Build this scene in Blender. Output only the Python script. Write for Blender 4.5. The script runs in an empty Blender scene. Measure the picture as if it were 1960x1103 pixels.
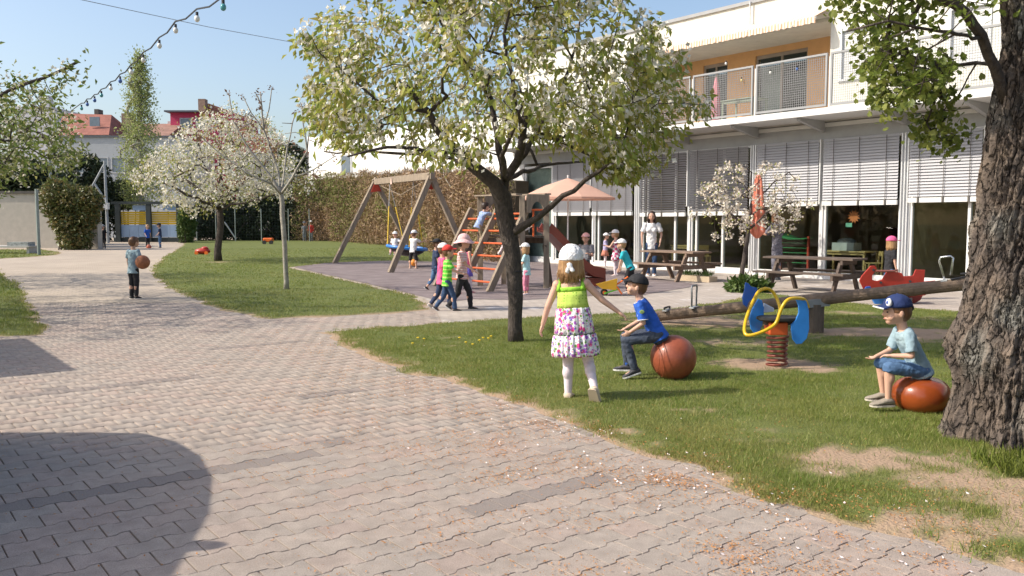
import bpy, bmesh, math, random
import numpy as np
from mathutils import Vector, Matrix
R = random.Random(7)
NR = np.random.default_rng(11)
sc = bpy.context.scene
COL = sc.collection
# ------------------------------------------------------------------ camera, sky, sun, exposure
FPX, HZ, CAMH, CU, CV = 1650.0, 423.0, 1.45, 980.0, 551.5
PITCH = math.atan((CV - HZ) / FPX)
cam = bpy.data.cameras.new('camera'); camo = bpy.data.objects.new('camera', cam); COL.objects.link(camo)
cam.sensor_width = 36; cam.lens = 36 * FPX / 1960; cam.clip_end = 2000; cam.clip_start = .05
camo.location = (0, 0, CAMH); camo.rotation_euler = (math.pi / 2 - PITCH, 0, 0)
sc.camera = camo
SUN = Vector((-.75, -.14, .65)).normalized()
SEL = math.asin(SUN.z)
w = bpy.data.worlds.new('World'); sc.world = w; w.use_nodes = True
nt = w.node_tree; bg = nt.nodes['Background']
sky = nt.nodes.new('ShaderNodeTexSky'); sky.sky_type = 'NISHITA'; sky.sun_disc = False
sky.sun_elevation = SEL; sky.sun_rotation = math.atan2(SUN.x, SUN.y)
sky.air_density = 1.0; sky.dust_density = 2.7; sky.ozone_density = 1.2
nt.links.new(sky.outputs[0], bg.inputs[0]); bg.inputs[1].default_value = .15
sl = bpy.data.lights.new('sun', 'SUN'); sl.energy = 3.6; sl.angle = math.radians(.5); sl.color = (1, .92, .79)
slo = bpy.data.objects.new('sun', sl); COL.objects.link(slo)
slo.rotation_euler = (-SUN).to_track_quat('-Z', 'Y').to_euler()
sc.view_settings.view_transform = 'Standard'; sc.view_settings.look = 'None'
sc.view_settings.gamma = 1; sc.view_settings.exposure = 0.50; sc.view_settings.use_curve_mapping = False
sc.cycles.max_bounces = 6; sc.cycles.transparent_max_bounces = 12
sc.render.engine = 'CYCLES'
# ------------------------------------------------------------------ helpers
def ray(u, v):
    xc = (u - CU) / FPX; yc = (CV - v) / FPX; c, s = math.cos(PITCH), math.sin(PITCH)
    return Vector((xc, c + yc * s, -s + yc * c))
def G(u, v, z=0.0):
    """place on the ground seen at photo point (u, v)"""
    d = ray(u, v); t = (z - CAMH) / d.z
    return Vector((d.x * t, d.y * t, z))
def P(u, v, Y):
    d = ray(u, v); t = Y / d.y
    return Vector((d.x * t, Y, CAMH + d.z * t))
E = Vector((.6130, -.7901, 0)); N = Vector((.7901, .6130, 0)); FD = 19.23
def W(s, d, z): return N * (FD - d) + E * s + Vector((0, 0, z))
def SU(u, d=0.0):
    k = (u - CU) / FPX; D = FD - d
    return D * (k * N.y - N.x) / (E.x - k * E.y)

ORG = {}
def empty(name, loc=(0, 0, 0), rz=0, label=None, cat=None, group=None, kind=None):
    o = bpy.data.objects.new(name, None); COL.objects.link(o); o.location = loc; o.rotation_euler = (0, 0, rz)
    o.empty_display_size = .1
    ORG[o.name] = Vector(loc)
    props(o, label, cat, group, kind); return o
def props(o, label=None, cat=None, group=None, kind=None):
    if label: o['label'] = label
    if cat: o['category'] = cat
    if group: o['group'] = group
    if kind: o['kind'] = kind
def root_org(p):
    while p is not None and p.parent is not None: p = p.parent
    return ORG.get(p.name, Vector((0, 0, 0))) if p is not None else Vector((0, 0, 0))
def link_mesh(name, me, mat, parent=None, smooth=False, **kw):
    if mat is not None: me.materials.append(mat)
    o = bpy.data.objects.new(name, me); COL.objects.link(o)
    if parent is not None: o.parent = parent
    if smooth: me.shade_smooth()
    props(o, **kw); return o
def fast(name, V, F, mat, parent=None, smooth=False, attrs=None, local=False, **kw):
    """V (n,3), F (m,k) arrays -> one mesh object"""
    V = np.asarray(V, dtype=np.float32); F = np.asarray(F, dtype=np.int32)
    if parent is not None and not local: V = V - np.array(root_org(parent), dtype=np.float32)
    me = bpy.data.meshes.new(name); k = F.shape[1]
    me.vertices.add(len(V)); me.vertices.foreach_set('co', V.ravel())
    me.loops.add(F.size); me.loops.foreach_set('vertex_index', F.ravel())
    me.polygons.add(len(F)); me.polygons.foreach_set('loop_start', np.arange(0, F.size, k, dtype=np.int32))
    me.polygons.foreach_set('loop_total', np.full(len(F), k, dtype=np.int32))
    me.update(calc_edges=True)
    if attrs:
        for an, arr in attrs.items():
            a = me.attributes.new(an, 'FLOAT', 'POINT'); a.data.foreach_set('value', np.asarray(arr, dtype=np.float32))
    return link_mesh(name, me, mat, parent, smooth, **kw)

class MB:
    def __init__(s): s.v = []; s.f = []
    def add(s, vs, fs):
        b = len(s.v); s.v += [tuple(x) for x in vs]; s.f += [tuple(b + i for i in f) for f in fs]; return s
    def hexa(s, c):   # 8 corners: bottom 4 ccw, top 4
        return s.add(c, [(3, 2, 1, 0), (4, 5, 6, 7), (0, 1, 5, 4), (1, 2, 6, 5), (2, 3, 7, 6), (3, 0, 4, 7)])
    def box(s, x0, x1, y0, y1, z0, z1):
        return s.hexa([(x0, y0, z0), (x1, y0, z0), (x1, y1, z0), (x0, y1, z0), (x0, y0, z1), (x1, y0, z1), (x1, y1, z1), (x0, y1, z1)])
    def fbox(s, s0, s1, d0, d1, z0, z1):   # facade frame: along wall, out of wall, up
        return s.hexa([W(s0, d1, z0), W(s1, d1, z0), W(s1, d0, z0), W(s0, d0, z0), W(s0, d1, z1), W(s1, d1, z1), W(s1, d0, z1), W(s0, d0, z1)])
    def bar(s, p0, p1, w, h=None, up=(0, 0, 1)):   # rectangular bar
        h = h or w; p0 = Vector(p0); p1 = Vector(p1); a = (p1 - p0).normalized(); up = Vector(up)
        if abs(a.dot(up)) > .98: up = Vector((0, 1, 0))
        x = a.cross(up).normalized(); y = x.cross(a)
        c = []
        for p in (p0, p1):
            for q in ((-1, -1), (1, -1), (1, 1), (-1, 1)): c.append(p + x * q[0] * w / 2 + y * q[1] * h / 2)
        return s.hexa([c[0], c[1], c[2], c[3], c[4], c[5], c[6], c[7]])
    def loft(s, rings, cap0=True, cap1=True, closed=True):
        n = len(rings[0]); b = len(s.v)
        for r in rings: s.v += [tuple(x) for x in r]
        for i in range(len(rings) - 1):
            for j in range(n if closed else n - 1):
                k = (j + 1) % n
                s.f.append((b + i * n + j, b + i * n + k, b + (i + 1) * n + k, b + (i + 1) * n + j))
        if cap0: s.f.append(tuple(b + j for j in reversed(range(n))))
        if cap1: s.f.append(tuple(b + (len(rings) - 1) * n + j for j in range(n)))
        return s
    def tube(s, pts, rad, n=8, caps=True):
        pts = [Vector(p) for p in pts]; rings = []
        rad = rad if hasattr(rad, '__len__') else [rad] * len(pts)
        t0 = (pts[1] - pts[0]).normalized(); x = t0.orthogonal().normalized()
        for i, p in enumerate(pts):
            t = (pts[min(i + 1, len(pts) - 1)] - pts[max(i - 1, 0)]).normalized()
            x = (x - t * x.dot(t))
            x = x.normalized() if x.length > 1e-6 else t.orthogonal().normalized()
            y = t.cross(x)
            rings.append([p + x * math.cos(2 * math.pi * j / n) * rad[i] + y * math.sin(2 * math.pi * j / n) * rad[i] for j in range(n)])
        return s.loft(rings, caps, caps)
    def limb(s, p0, p1, r0, r1, flat0=False, flat1=False, n=12):
        p0 = Vector(p0); p1 = Vector(p1); a = p1 - p0; L = a.length; a = a / max(L, 1e-6)
        x = a.orthogonal().normalized(); y = a.cross(x); pr = []
        if flat0: pr.append((p0, r0))
        else:
            for k in range(4): th = math.pi / 2 * (1 - k / 4) ; pr.append((p0 - a * r0 * math.sin(th), max(r0 * math.cos(th), r0 * .05)))
            pr.append((p0, r0))
        pr.append(((p0 + p1) / 2, (r0 + r1) / 2))
        pr.append((p1, r1))
        if not flat1:
            for k in range(1, 5): th = math.pi / 2 * k / 4; pr.append((p1 + a * r1 * math.sin(th), max(r1 * math.cos(th), r1 * .05)))
        return s.loft([[p + (x * math.cos(2 * math.pi * j / n) + y * math.sin(2 * math.pi * j / n)) * r for j in range(n)] for p, r in pr])
    def ell(s, c, rx, ry, rz, M=None, n=16, m=10, zmin=-1.0, zmax=1.0):
        c = Vector(c); M = M or Matrix.Identity(3); rings = []
        t0 = math.asin(max(-.995, zmin)); t1 = math.asin(min(.995, zmax))
        for i in range(m + 1):
            t = t0 + (t1 - t0) * i / m
            rings.append([c + M @ Vector((rx * math.cos(t) * math.cos(2 * math.pi * j / n), ry * math.cos(t) * math.sin(2 * math.pi * j / n), rz * math.sin(t))) for j in range(n)])
        return s.loft(rings)
    def prism(s, pts, off):   # extrude outline (3d pts) by vector
        n = len(pts); off = Vector(off); a = [Vector(p) for p in pts]
        b = [p + off for p in a]
        return s.add(a + b, [tuple(reversed(range(n))), tuple(range(n, 2 * n))] + [(i, (i + 1) % n, n + (i + 1) % n, n + i) for i in range(n)])
    def build(s, name, mat, parent=None, smooth=False, local=False, bevel=0, **kw):
        o = Vector((0, 0, 0)) if (parent is None or local) else root_org(parent)
        me = bpy.data.meshes.new(name); me.from_pydata([(x - o.x, y - o.y, z - o.z) for x, y, z in s.v], [], s.f); me.update()
        bm = bmesh.new(); bm.from_mesh(me); bmesh.ops.recalc_face_normals(bm, faces=bm.faces); bm.to_mesh(me); bm.free()
        ob = link_mesh(name, me, mat, parent, False, **kw)
        if smooth: me.shade_smooth()
        if bevel:
            b = ob.modifiers.new('b', 'BEVEL'); b.width = bevel; b.segments = 2; b.limit_method = 'ANGLE'
        return ob

# ------------------------------------------------------------------ materials
MATS = {}
def mat(name, col, rough=.7, var=.15, vscale=3.0, bump=.0, bscale=40.0, metal=0, spec=.4, col2=None, space='Object', extra=None, stretch=None, rnd=0.0, tint=None, trans=0, coat=0, detail=6):
    if name in MATS: return MATS[name]
    m = bpy.data.materials.new(name); m.use_nodes = True; t = m.node_tree; L = t.links; n = t.nodes
    b = n['Principled BSDF']; b.inputs['Roughness'].default_value = rough; b.inputs['Metallic'].default_value = metal
    b.inputs['Specular IOR Level'].default_value = spec
    if coat: b.inputs['Coat Weight'].default_value = coat; b.inputs['Coat Roughness'].default_value = .12
    tc = n.new('ShaderNodeTexCoord'); vec = tc.outputs[space]
    if space == 'World': pass
    if stretch:
        mp = n.new('ShaderNodeMapping'); mp.inputs['Scale'].default_value = stretch; L.new(vec, mp.inputs[0]); vec = mp.outputs[0]
    nz = n.new('ShaderNodeTexNoise'); nz.inputs['Scale'].default_value = vscale; nz.inputs['Detail'].default_value = detail; nz.inputs['Roughness'].default_value = .65
    L.new(vec, nz.inputs['Vector'])
    c2 = col2 if col2 else tuple(c * (1 - var) for c in col)
    c1 = col if col2 else tuple(min(1, c * (1 + var * .6)) for c in col)
    rp = n.new('ShaderNodeValToRGB'); rp.color_ramp.elements[0].position = .33; rp.color_ramp.elements[1].position = .67
    rp.color_ramp.elements[0].color = (*c2, 1); rp.color_ramp.elements[1].color = (*c1, 1)
    L.new(nz.outputs['Fac'], rp.inputs[0]); out = rp.outputs[0]
    if tint:   # per-point attribute mixes towards a second colour
        at = n.new('ShaderNodeAttribute'); at.attribute_name = 'tint'
        mx = n.new('ShaderNodeMix'); mx.data_type = 'RGBA'; L.new(at.outputs['Fac'], mx.inputs[0]); L.new(out, mx.inputs[6]); mx.inputs[7].default_value = (*tint, 1); out = mx.outputs[2]
    if rnd:
        oi = n.new('ShaderNodeObjectInfo'); hs = n.new('ShaderNodeHueSaturation'); ma = n.new('ShaderNodeMapRange')
        ma.inputs[3].default_value = 1 - rnd; ma.inputs[4].default_value = 1 + rnd
        L.new(oi.outputs['Random'], ma.inputs[0]); L.new(ma.outputs[0], hs.inputs['Value']); L.new(out, hs.inputs['Color']); out = hs.outputs[0]
    if extra: out = extra(t, vec, out)
    L.new(out, b.inputs['Base Color'])
    if bump:
        nb = n.new('ShaderNodeTexNoise'); nb.inputs['Scale'].default_value = bscale; nb.inputs['Detail'].default_value = 5; L.new(vec, nb.inputs['Vector'])
        bp = n.new('ShaderNodeBump'); bp.inputs['Strength'].default_value = bump; bp.inputs['Distance'].default_value = .02
        L.new(nb.outputs['Fac'], bp.inputs['Height']); L.new(bp.outputs[0], b.inputs['Normal'])
    if trans:   # thin leaf: part of the light passes through
        tr = n.new('ShaderNodeBsdfTranslucent'); ms = n.new('ShaderNodeMixShader'); ms.inputs[0].default_value = trans
        L.new(out, tr.inputs[0]); L.new(b.outputs[0], ms.inputs[1]); L.new(tr.outputs[0], ms.inputs[2]); L.new(ms.outputs[0], n['Material Output'].inputs[0])
    MATS[name] = m; return m
def glassmat(name, tintc=(.9, .95, .93), refl=.16):
    m = bpy.data.materials.new(name); m.use_nodes = True; t = m.node_tree; n = t.nodes; L = t.links; n.remove(n['Principled BSDF'])
    tr = n.new('ShaderNodeBsdfTransparent'); tr.inputs[0].default_value = (*tintc, 1); gl = n.new('ShaderNodeBsdfGlossy'); gl.inputs['Roughness'].default_value = .02
    fr = n.new('ShaderNodeFresnel'); fr.inputs[0].default_value = 1.5; ad = n.new('ShaderNodeMath'); ad.operation = 'ADD'; ad.inputs[1].default_value = refl - .04; ad.use_clamp = True
    L.new(fr.outputs[0], ad.inputs[0]); ge = n.new('ShaderNodeNewGeometry'); iv = n.new('ShaderNodeMath'); iv.operation = 'SUBTRACT'; iv.inputs[0].default_value = 1; L.new(ge.outputs['Backfacing'], iv.inputs[1]); mu = n.new('ShaderNodeMath'); mu.operation = 'MULTIPLY'; L.new(ad.outputs[0], mu.inputs[0]); L.new(iv.outputs[0], mu.inputs[1])
    ms = n.new('ShaderNodeMixShader'); L.new(mu.outputs[0], ms.inputs[0]); L.new(tr.outputs[0], ms.inputs[1]); L.new(gl.outputs[0], ms.inputs[2])
    L.new(ms.outputs[0], n['Material Output'].inputs[0]); return m
def nz2(x, y, seed=0, sc_=1.0, octv=3):
    """value noise 0..1 for numpy arrays"""
    out = np.zeros_like(x, dtype=float); amp = 1; tot = 0
    for o in range(octv):
        X = x * sc_ * 2 ** o + seed * 17.3; Y = y * sc_ * 2 ** o + seed * 9.1
        xi = np.floor(X).astype(np.int64); yi = np.floor(Y).astype(np.int64); fx = X - xi; fy = Y - yi
        fx = fx * fx * (3 - 2 * fx); fy = fy * fy * (3 - 2 * fy)
        def h(a, b):
            q = (a * 374761393 + b * 668265263 + (seed + o) * 1442695041) & 0xffffffff
            q = ((q ^ (q >> 13)) * 1274126177) & 0xffffffff
            return ((q ^ (q >> 16)) & 0xffff) / 65535.0
        out += amp * ((h(xi, yi) * (1 - fx) + h(xi + 1, yi) * fx) * (1 - fy) + (h(xi, yi + 1) * (1 - fx) + h(xi + 1, yi + 1) * fx) * fy); tot += amp; amp *= .5
    return out / tot
def in_poly(px, py, poly):
    ins = np.zeros(px.shape, bool); n = len(poly)
    for i in range(n):
        x1, y1 = poly[i]; x2, y2 = poly[(i + 1) % n]
        c = ((y1 > py) != (y2 > py)) & (px < (x2 - x1) * (py - y1) / (y2 - y1 + 1e-12) + x1); ins ^= c
    return ins
def edge_dist(px, py, poly):
    d = np.full(px.shape, 1e9); n = len(poly)
    for i in range(n):
        x1, y1 = poly[i]; x2, y2 = poly[(i + 1) % n]; vx, vy = x2 - x1, y2 - y1
        t = np.clip(((px - x1) * vx + (py - y1) * vy) / (vx * vx + vy * vy + 1e-12), 0, 1)
        d = np.minimum(d, np.hypot(px - x1 - t * vx, py - y1 - t * vy))
    return d
def pix_poly(pts): return [(G(u, v).x, G(u, v).y) for u, v in pts]
# ------------------------------------------------------------------ ground
M_soil = mat('bare soil', (.34, .25, .165), .95, bump=.6, bscale=25, vscale=1.2, col2=(.24, .165, .105), space='Object')
def ground_extra(t, vec, out): return out
gm = mat('rough ground', (.16, .15, .07), .95, vscale=.6, col2=(.10, .11, .04), bump=.4, bscale=8)
fast('ground', [(-400, -60, -.08), (400, -60, -.08), (400, 600, -.08), (-400, 600, -.08)], [(0, 1, 2, 3)], gm, kind='structure')

LB = pix_poly([(592, 637), (700, 628), (820, 620), (970, 609), (1180, 600), (1300, 588), (1392, 573), (1425, 561), (1480, 562), (1560, 572), (1634, 580), (1835, 597), (1960, 607), (2500, 655),
               (3600, 1250), (2300, 1190), (1960, 1103), (1800, 1068), (1600, 1018), (1430, 960), (1300, 905), (1150, 850), (1000, 785), (860, 740), (700, 690)])
LA = pix_poly([(505, 612), (440, 600), (372, 578), (310, 552), (282, 525), (290, 508), (310, 492), (345, 471), (352, 461), (560, 457), (600, 459), (709, 466), (790, 474), (835, 480), (905, 490),
               (905, 505), (830, 503), (760, 500), (640, 504), (560, 513), (600, 521), (690, 541), (780, 562), (815, 572), (835, 585), (820, 594), (700, 605)])
LC = pix_poly([(-500, 650), (100, 642), (92, 618), (75, 590), (40, 543), (0, 516), (-500, 506)])
LD = pix_poly([(-500, 499), (0, 496), (60, 493), (118, 488), (125, 484), (90, 479), (0, 478), (-500, 478)])
LAWNS = (LA, LB, LC, LD)
def off_lawn(x, y, m=0.0):
    r = np.ones(x.shape, bool)
    for p in LAWNS: r &= ~(in_poly(x, y, p) & (edge_dist(x, y, p) > m))
    return r
# paving base and joints
def joint_col(t, vec, out):
    n = t.nodes; L = t.links
    at = n.new('ShaderNodeAttribute'); at.attribute_name = 'tint'; mx = n.new('ShaderNodeMix'); mx.data_type = 'RGBA'
    L.new(at.outputs['Fac'], mx.inputs[0]); L.new(out, mx.inputs[6]); mx.inputs[7].default_value = (.36, .17, .07, 1); return mx.outputs[2]
M_joint = mat('joint sand', (.14, .105, .075), .95, vscale=9, col2=(.09, .068, .05), bump=.5, bscale=60, extra=joint_col)
def pave_tex(name, c1, c2, mort, sx=.2, sy=.165, msize=.012, chalk=0.0, rowdark=False):
    """laid pavers too far away to be told apart: rows along the direction of the real ones"""
    def ex(t, vec, out):
        n = t.nodes; L = t.links
        mp = n.new('ShaderNodeMapping'); mp.vector_type = 'POINT'; mp.inputs['Rotation'].default_value = (0, 0, -math.atan2(N.y, N.x)); L.new(vec, mp.inputs[0])
        br = n.new('ShaderNodeTexBrick'); br.inputs['Scale'].default_value = 1; br.inputs['Brick Width'].default_value = sx; br.inputs['Row Height'].default_value = sy
        br.inputs['Mortar Size'].default_value = msize; br.inputs['Color1'].default_value = (*c1, 1); br.inputs['Color2'].default_value = (*c2, 1); br.inputs['Mortar'].default_value = (*mort, 1)
        br.inputs['Mortar Smooth'].default_value = .5
        L.new(mp.outputs[0], br.inputs[0])
        nz = n.new('ShaderNodeTexNoise'); nz.inputs['Scale'].default_value = .7; nz.inputs['Detail'].default_value = 8; nz.inputs['Roughness'].default_value = .7; L.new(vec, nz.inputs['Vector'])
        mr = n.new('ShaderNodeMapRange'); mr.inputs[1].default_value = .3; mr.inputs[2].default_value = .7; mr.inputs[3].default_value = .82; mr.inputs[4].default_value = 1.1; L.new(nz.outputs[0], mr.inputs[0])
        hs = n.new('ShaderNodeHueSaturation'); L.new(mr.outputs[0], hs.inputs['Value']); L.new(br.outputs['Color'], hs.inputs['Color']); o = hs.outputs[0]
        if chalk:
            n2 = n.new('ShaderNodeTexNoise'); n2.inputs['Scale'].default_value = 1.1; n2.inputs['Detail'].default_value = 7; n2.inputs['Roughness'].default_value = .75; L.new(vec, n2.inputs['Vector'])
            m2 = n.new('ShaderNodeMapRange'); m2.inputs[1].default_value = .56; m2.inputs[2].default_value = .68; m2.inputs[4].default_value = chalk; L.new(n2.outputs[0], m2.inputs[0])
            mx = n.new('ShaderNodeMix'); mx.data_type = 'RGBA'; L.new(m2.outputs[0], mx.inputs[0]); L.new(o, mx.inputs[6]); mx.inputs[7].default_value = (.68, .66, .66, 1); o = mx.outputs[2]
        return o
    return mat(name, c1, .9, bump=.3, bscale=30, extra=ex)
M_pfar = pave_tex('distant pavers', (.45, .375, .295), (.42, .35, .28), (.31, .255, .20))
M_terr = pave_tex('terrace pavers', (.46, .40, .345), (.41, .355, .31), (.30, .255, .22), chalk=.8)
M_rub = mat('rubber safety surface', (.27, .225, .22), .95, vscale=1.6, stretch=(1, 2.2, 1), col2=(.145, .11, .11), bump=.5, bscale=50)
PATHY = 15.2
# path beyond the modelled pavers
def sheet(name, pts, z, m, **kw):
    me = MB().add([(x, y, z) for x, y in pts], [tuple(range(len(pts)))]); return me.build(name, m, **kw)
far = [(-30, PATHY), (6, PATHY), (9, 40), (-2, 75), (-40, 75), (-40, 30)]
path = empty('paved_path', (0, 0, 0), kind='structure')
sheet('distant_paving', far, .004, M_pfar, parent=path)
# bed under the near pavers
gx, gy = np.meshgrid(np.arange(-14, 6.01, .1), np.arange(.5, PATHY + .2, .1))
P2 = np.stack([gx.ravel(), gy.ravel(), np.full(gx.size, -.009)], 1)
dB = edge_dist(P2[:, 0], P2[:, 1], LB); tj = np.clip(1.3 - dB / 2.8, 0, 1) * (nz2(P2[:, 0], P2[:, 1], 5, 1.2) * 1.2)
ny, nx = gx.shape; ii = (np.arange(ny - 1)[:, None] * nx + np.arange(nx - 1)[None]).ravel()
keep = off_lawn(P2[ii, 0] + .05, P2[ii, 1] + .05, .5); ii = ii[keep]
fast('paving_bed', P2, np.stack([ii, ii + 1, ii + nx + 1, ii + nx], 1), M_joint, path, attrs={'tint': np.clip(tj, 0, 1)})
# pavers: double-T stones 200 x 165 mm, rows run along N, stacked along E
Lp, Wp, Ap, gap = .200, .165, .011, .0032
def paver_outline(inset):
    hl = Lp / 2 - inset; hw = Wp / 2 - inset; a = Ap
    bot = [(-hl, -hw - a), (-.30 * Lp, -hw - a), (-.19 * Lp, -hw + a), (.19 * Lp, -hw + a), (.30 * Lp, -hw - a), (hl, -hw - a)]
    return np.array(bot + [(x, -y) for x, y in reversed(bot)])
o1 = paver_outline(gap); o2 = paver_outline(gap + .0016)
PV = np.concatenate([np.c_[o1, np.full(12, -.02)], np.c_[o1, np.full(12, -.0014)], np.c_[o2, np.zeros(12)]])
def paver_col(t, vec, out):
    n = t.nodes; L = t.links
    g = n.new('ShaderNodeNewGeometry')
    at = n.new('ShaderNodeAttribute'); at.attribute_name = 'tint'; oi = n.new('ShaderNodeObjectInfo')
    ad = n.new('ShaderNodeMath'); ad.operation = 'ADD'; L.new(at.outputs['Fac'], ad.inputs[0]); L.new(oi.outputs['Random'], ad.inputs[1])
    fr = n.new('ShaderNodeMath'); fr.operation = 'FRACT'; L.new(ad.outputs[0], fr.inputs[0])
    cr = n.new('ShaderNodeValToRGB'); e = cr.color_ramp.elements
    for p, c in ((0, (.36, .308, .265)), (.35, (.378, .32, .272)), (.7, (.388, .32, .27)), (.9, (.395, .312, .265)), (1, (.368, .316, .273))):
        if p in (0, 1): q = e[0] if p == 0 else e[-1]
        else: q = e.new(p)
        q.color = (*c, 1)
    L.new(fr.outputs[0], cr.inputs[0])
    nz = n.new('ShaderNodeTexNoise'); nz.inputs['Scale'].default_value = .9; nz.inputs['Detail'].default_value = 4; L.new(g.outputs['Position'], nz.inputs['Vector'])
    mx = n.new('ShaderNodeMix'); mx.data_type = 'RGBA'; mr = n.new('ShaderNodeMapRange'); mr.inputs[1].default_value = .45; mr.inputs[2].default_value = .7; mr.inputs[4].default_value = .45
    L.new(nz.outputs[0], mr.inputs[0]); L.new(mr.outputs[0], mx.inputs[0]); L.new(cr.outputs[0], mx.inputs[6]); mx.inputs[7].default_value = (.42, .322, .27, 1)
    n2 = n.new('ShaderNodeTexNoise'); n2.inputs['Scale'].default_value = 150; n2.inputs['Detail'].default_value = 3; n2.inputs['Roughness'].default_value = .8; L.new(g.outputs['Position'], n2.inputs['Vector'])
    m2 = n.new('ShaderNodeMapRange'); m2.inputs[1].default_value = .3; m2.inputs[2].default_value = .7; m2.inputs[3].default_value = .72; m2.inputs[4].default_value = 1.22; L.new(n2.outputs[0], m2.inputs[0])
    n3 = n.new('ShaderNodeTexNoise'); n3.inputs['Scale'].default_value = 11; n3.inputs['Detail'].default_value = 5; L.new(g.outputs['Position'], n3.inputs['Vector'])
    m3 = n.new('ShaderNodeMapRange'); m3.inputs[1].default_value = .3; m3.inputs[2].default_value = .7; m3.inputs[3].default_value = .88; m3.inputs[4].default_value = 1.1; L.new(n3.outputs[0], m3.inputs[0])
    mm = n.new('ShaderNodeMath'); mm.operation = 'MULTIPLY'; L.new(m2.outputs[0], mm.inputs[0]); L.new(m3.outputs[0], mm.inputs[1])
    n4 = n.new('ShaderNodeTexNoise'); n4.inputs['Scale'].default_value = 2.3; n4.inputs['Detail'].default_value = 9; n4.inputs['Roughness'].default_value = .75; L.new(g.outputs['Position'], n4.inputs['Vector'])
    m4 = n.new('ShaderNodeMapRange'); m4.inputs[1].default_value = .36; m4.inputs[2].default_value = .60; m4.inputs[3].default_value = .87; m4.inputs[4].default_value = 1.03; L.new(n4.outputs[0], m4.inputs[0])
    m5 = n.new('ShaderNodeMath'); m5.operation = 'MULTIPLY'; L.new(mm.outputs[0], m5.inputs[0]); L.new(m4.outputs[0], m5.inputs[1])
    hs = n.new('ShaderNodeHueSaturation'); L.new(m5.outputs[0], hs.inputs['Value']); L.new(mx.outputs[2], hs.inputs['Color'])
    return hs.outputs[0]
M_pav = mat('concrete paver', (.42, .37, .33), .88, bump=.35, bscale=160, extra=paver_col)
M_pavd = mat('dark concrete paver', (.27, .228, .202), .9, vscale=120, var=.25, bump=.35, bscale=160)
ia = np.arange(-60, 140); ib = np.arange(-110, 40)
A_, B_ = np.meshgrid(ia, ib); A_ = A_.ravel(); B_ = B_.ravel()
ca = (A_ + .5 * (B_ % 2)) * Lp; cb = B_ * Wp
cx = N.x * ca + E.x * cb; cy = N.y * ca + E.y * cb
k = (cy > 2.2) & (cy < PATHY + .1) & (cx > -.62 * cy - 1.6) & (cx < .62 * cy + .8) & (cx > -13)
k &= off_lawn(cx, cy, .38)
ca, cb, cx, cy, B_ = ca[k], cb[k], cx[k], cy[k], B_[k]
def row_of(u, v): g = G(u, v); return int(round((g.x * E.x + g.y * E.y) / Wp)), g.x * N.x + g.y * N.y
darkset = []
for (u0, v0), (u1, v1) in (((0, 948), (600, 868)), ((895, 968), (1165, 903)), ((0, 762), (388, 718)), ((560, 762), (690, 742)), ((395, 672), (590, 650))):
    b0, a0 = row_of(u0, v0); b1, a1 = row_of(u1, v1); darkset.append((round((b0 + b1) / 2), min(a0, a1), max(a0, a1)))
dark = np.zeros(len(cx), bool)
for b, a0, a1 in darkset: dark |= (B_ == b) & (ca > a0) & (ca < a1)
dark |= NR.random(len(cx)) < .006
order = np.argsort(cy + .25 * np.abs(cx)); vis = (cx > -.60 * cy - .05) & (cx < .60 * cy) & (cy > 3.35)
order = order[vis[order]]
single = set(order[:300].tolist())
ang = math.atan2(N.y, N.x)
pf = [tuple(range(24, 36))] + [(i, (i + 1) % 12, 12 + (i + 1) % 12, 12 + i) for i in range(12)] + [(12 + i, 12 + (i + 1) % 12, 24 + (i + 1) % 12, 24 + i) for i in range(12)]
pm = {}
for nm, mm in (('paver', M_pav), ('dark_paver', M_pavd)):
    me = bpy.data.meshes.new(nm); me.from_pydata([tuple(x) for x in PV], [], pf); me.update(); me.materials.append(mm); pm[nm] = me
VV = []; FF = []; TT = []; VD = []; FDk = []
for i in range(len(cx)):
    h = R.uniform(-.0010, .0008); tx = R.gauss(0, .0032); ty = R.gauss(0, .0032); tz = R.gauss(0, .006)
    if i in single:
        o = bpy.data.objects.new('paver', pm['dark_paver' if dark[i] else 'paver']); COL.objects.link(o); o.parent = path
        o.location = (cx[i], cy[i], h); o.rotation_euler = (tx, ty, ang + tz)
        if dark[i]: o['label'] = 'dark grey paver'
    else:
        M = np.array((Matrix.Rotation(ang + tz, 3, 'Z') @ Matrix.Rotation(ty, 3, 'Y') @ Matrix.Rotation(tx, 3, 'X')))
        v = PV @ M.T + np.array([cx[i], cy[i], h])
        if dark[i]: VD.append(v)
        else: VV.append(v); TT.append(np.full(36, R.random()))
def join_pavers(name, L_, m_, at=None):
    n_ = len(L_); base = np.arange(n_)[:, None] * 36
    V = np.concatenate(L_)
    quads = np.array([f for f in pf if len(f) == 4]); top = np.arange(24, 36)
    # top 12-gon split into 5 quads
    tq = np.array([(24, 25, 34, 35), (25, 26, 33, 34), (26, 27, 32, 33), (27, 28, 31, 32), (28, 29, 30, 31)])
    q = np.concatenate([quads, tq]); F = (q[None] + base[:, :, None]).reshape(-1, 4)
    return fast(name, V, F, m_, path, attrs=at, kind='stuff')
join_pavers('distant_pavers', VV, M_pav, {'tint': np.concatenate(TT)})
if VD: join_pavers('distant_dark_pavers', VD, M_pavd)
# terrace and rubber surface
TER = pix_poly([(640, 612), (835, 583), (905, 540), (905, 495), (960, 478)]) + [tuple((W(SU(900), 0, 0))[:2]), tuple((W(22, 0, 0))[:2]), tuple((W(22, 5.5, 0))[:2])] + pix_poly([(2100, 640), (1700, 620), (1300, 615), (1000, 625), (700, 640)])
crossing = pix_poly([(500, 640), (520, 606), (835, 583), (905, 540), (905, 495), (985, 480)]) + [tuple((W(SU(985), .0, 0))[:2]), tuple((W(16, .0, 0))[:2]), tuple((W(16, 6, 0))[:2])] + pix_poly([(1500, 610), (1000, 640), (820, 640)])
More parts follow.
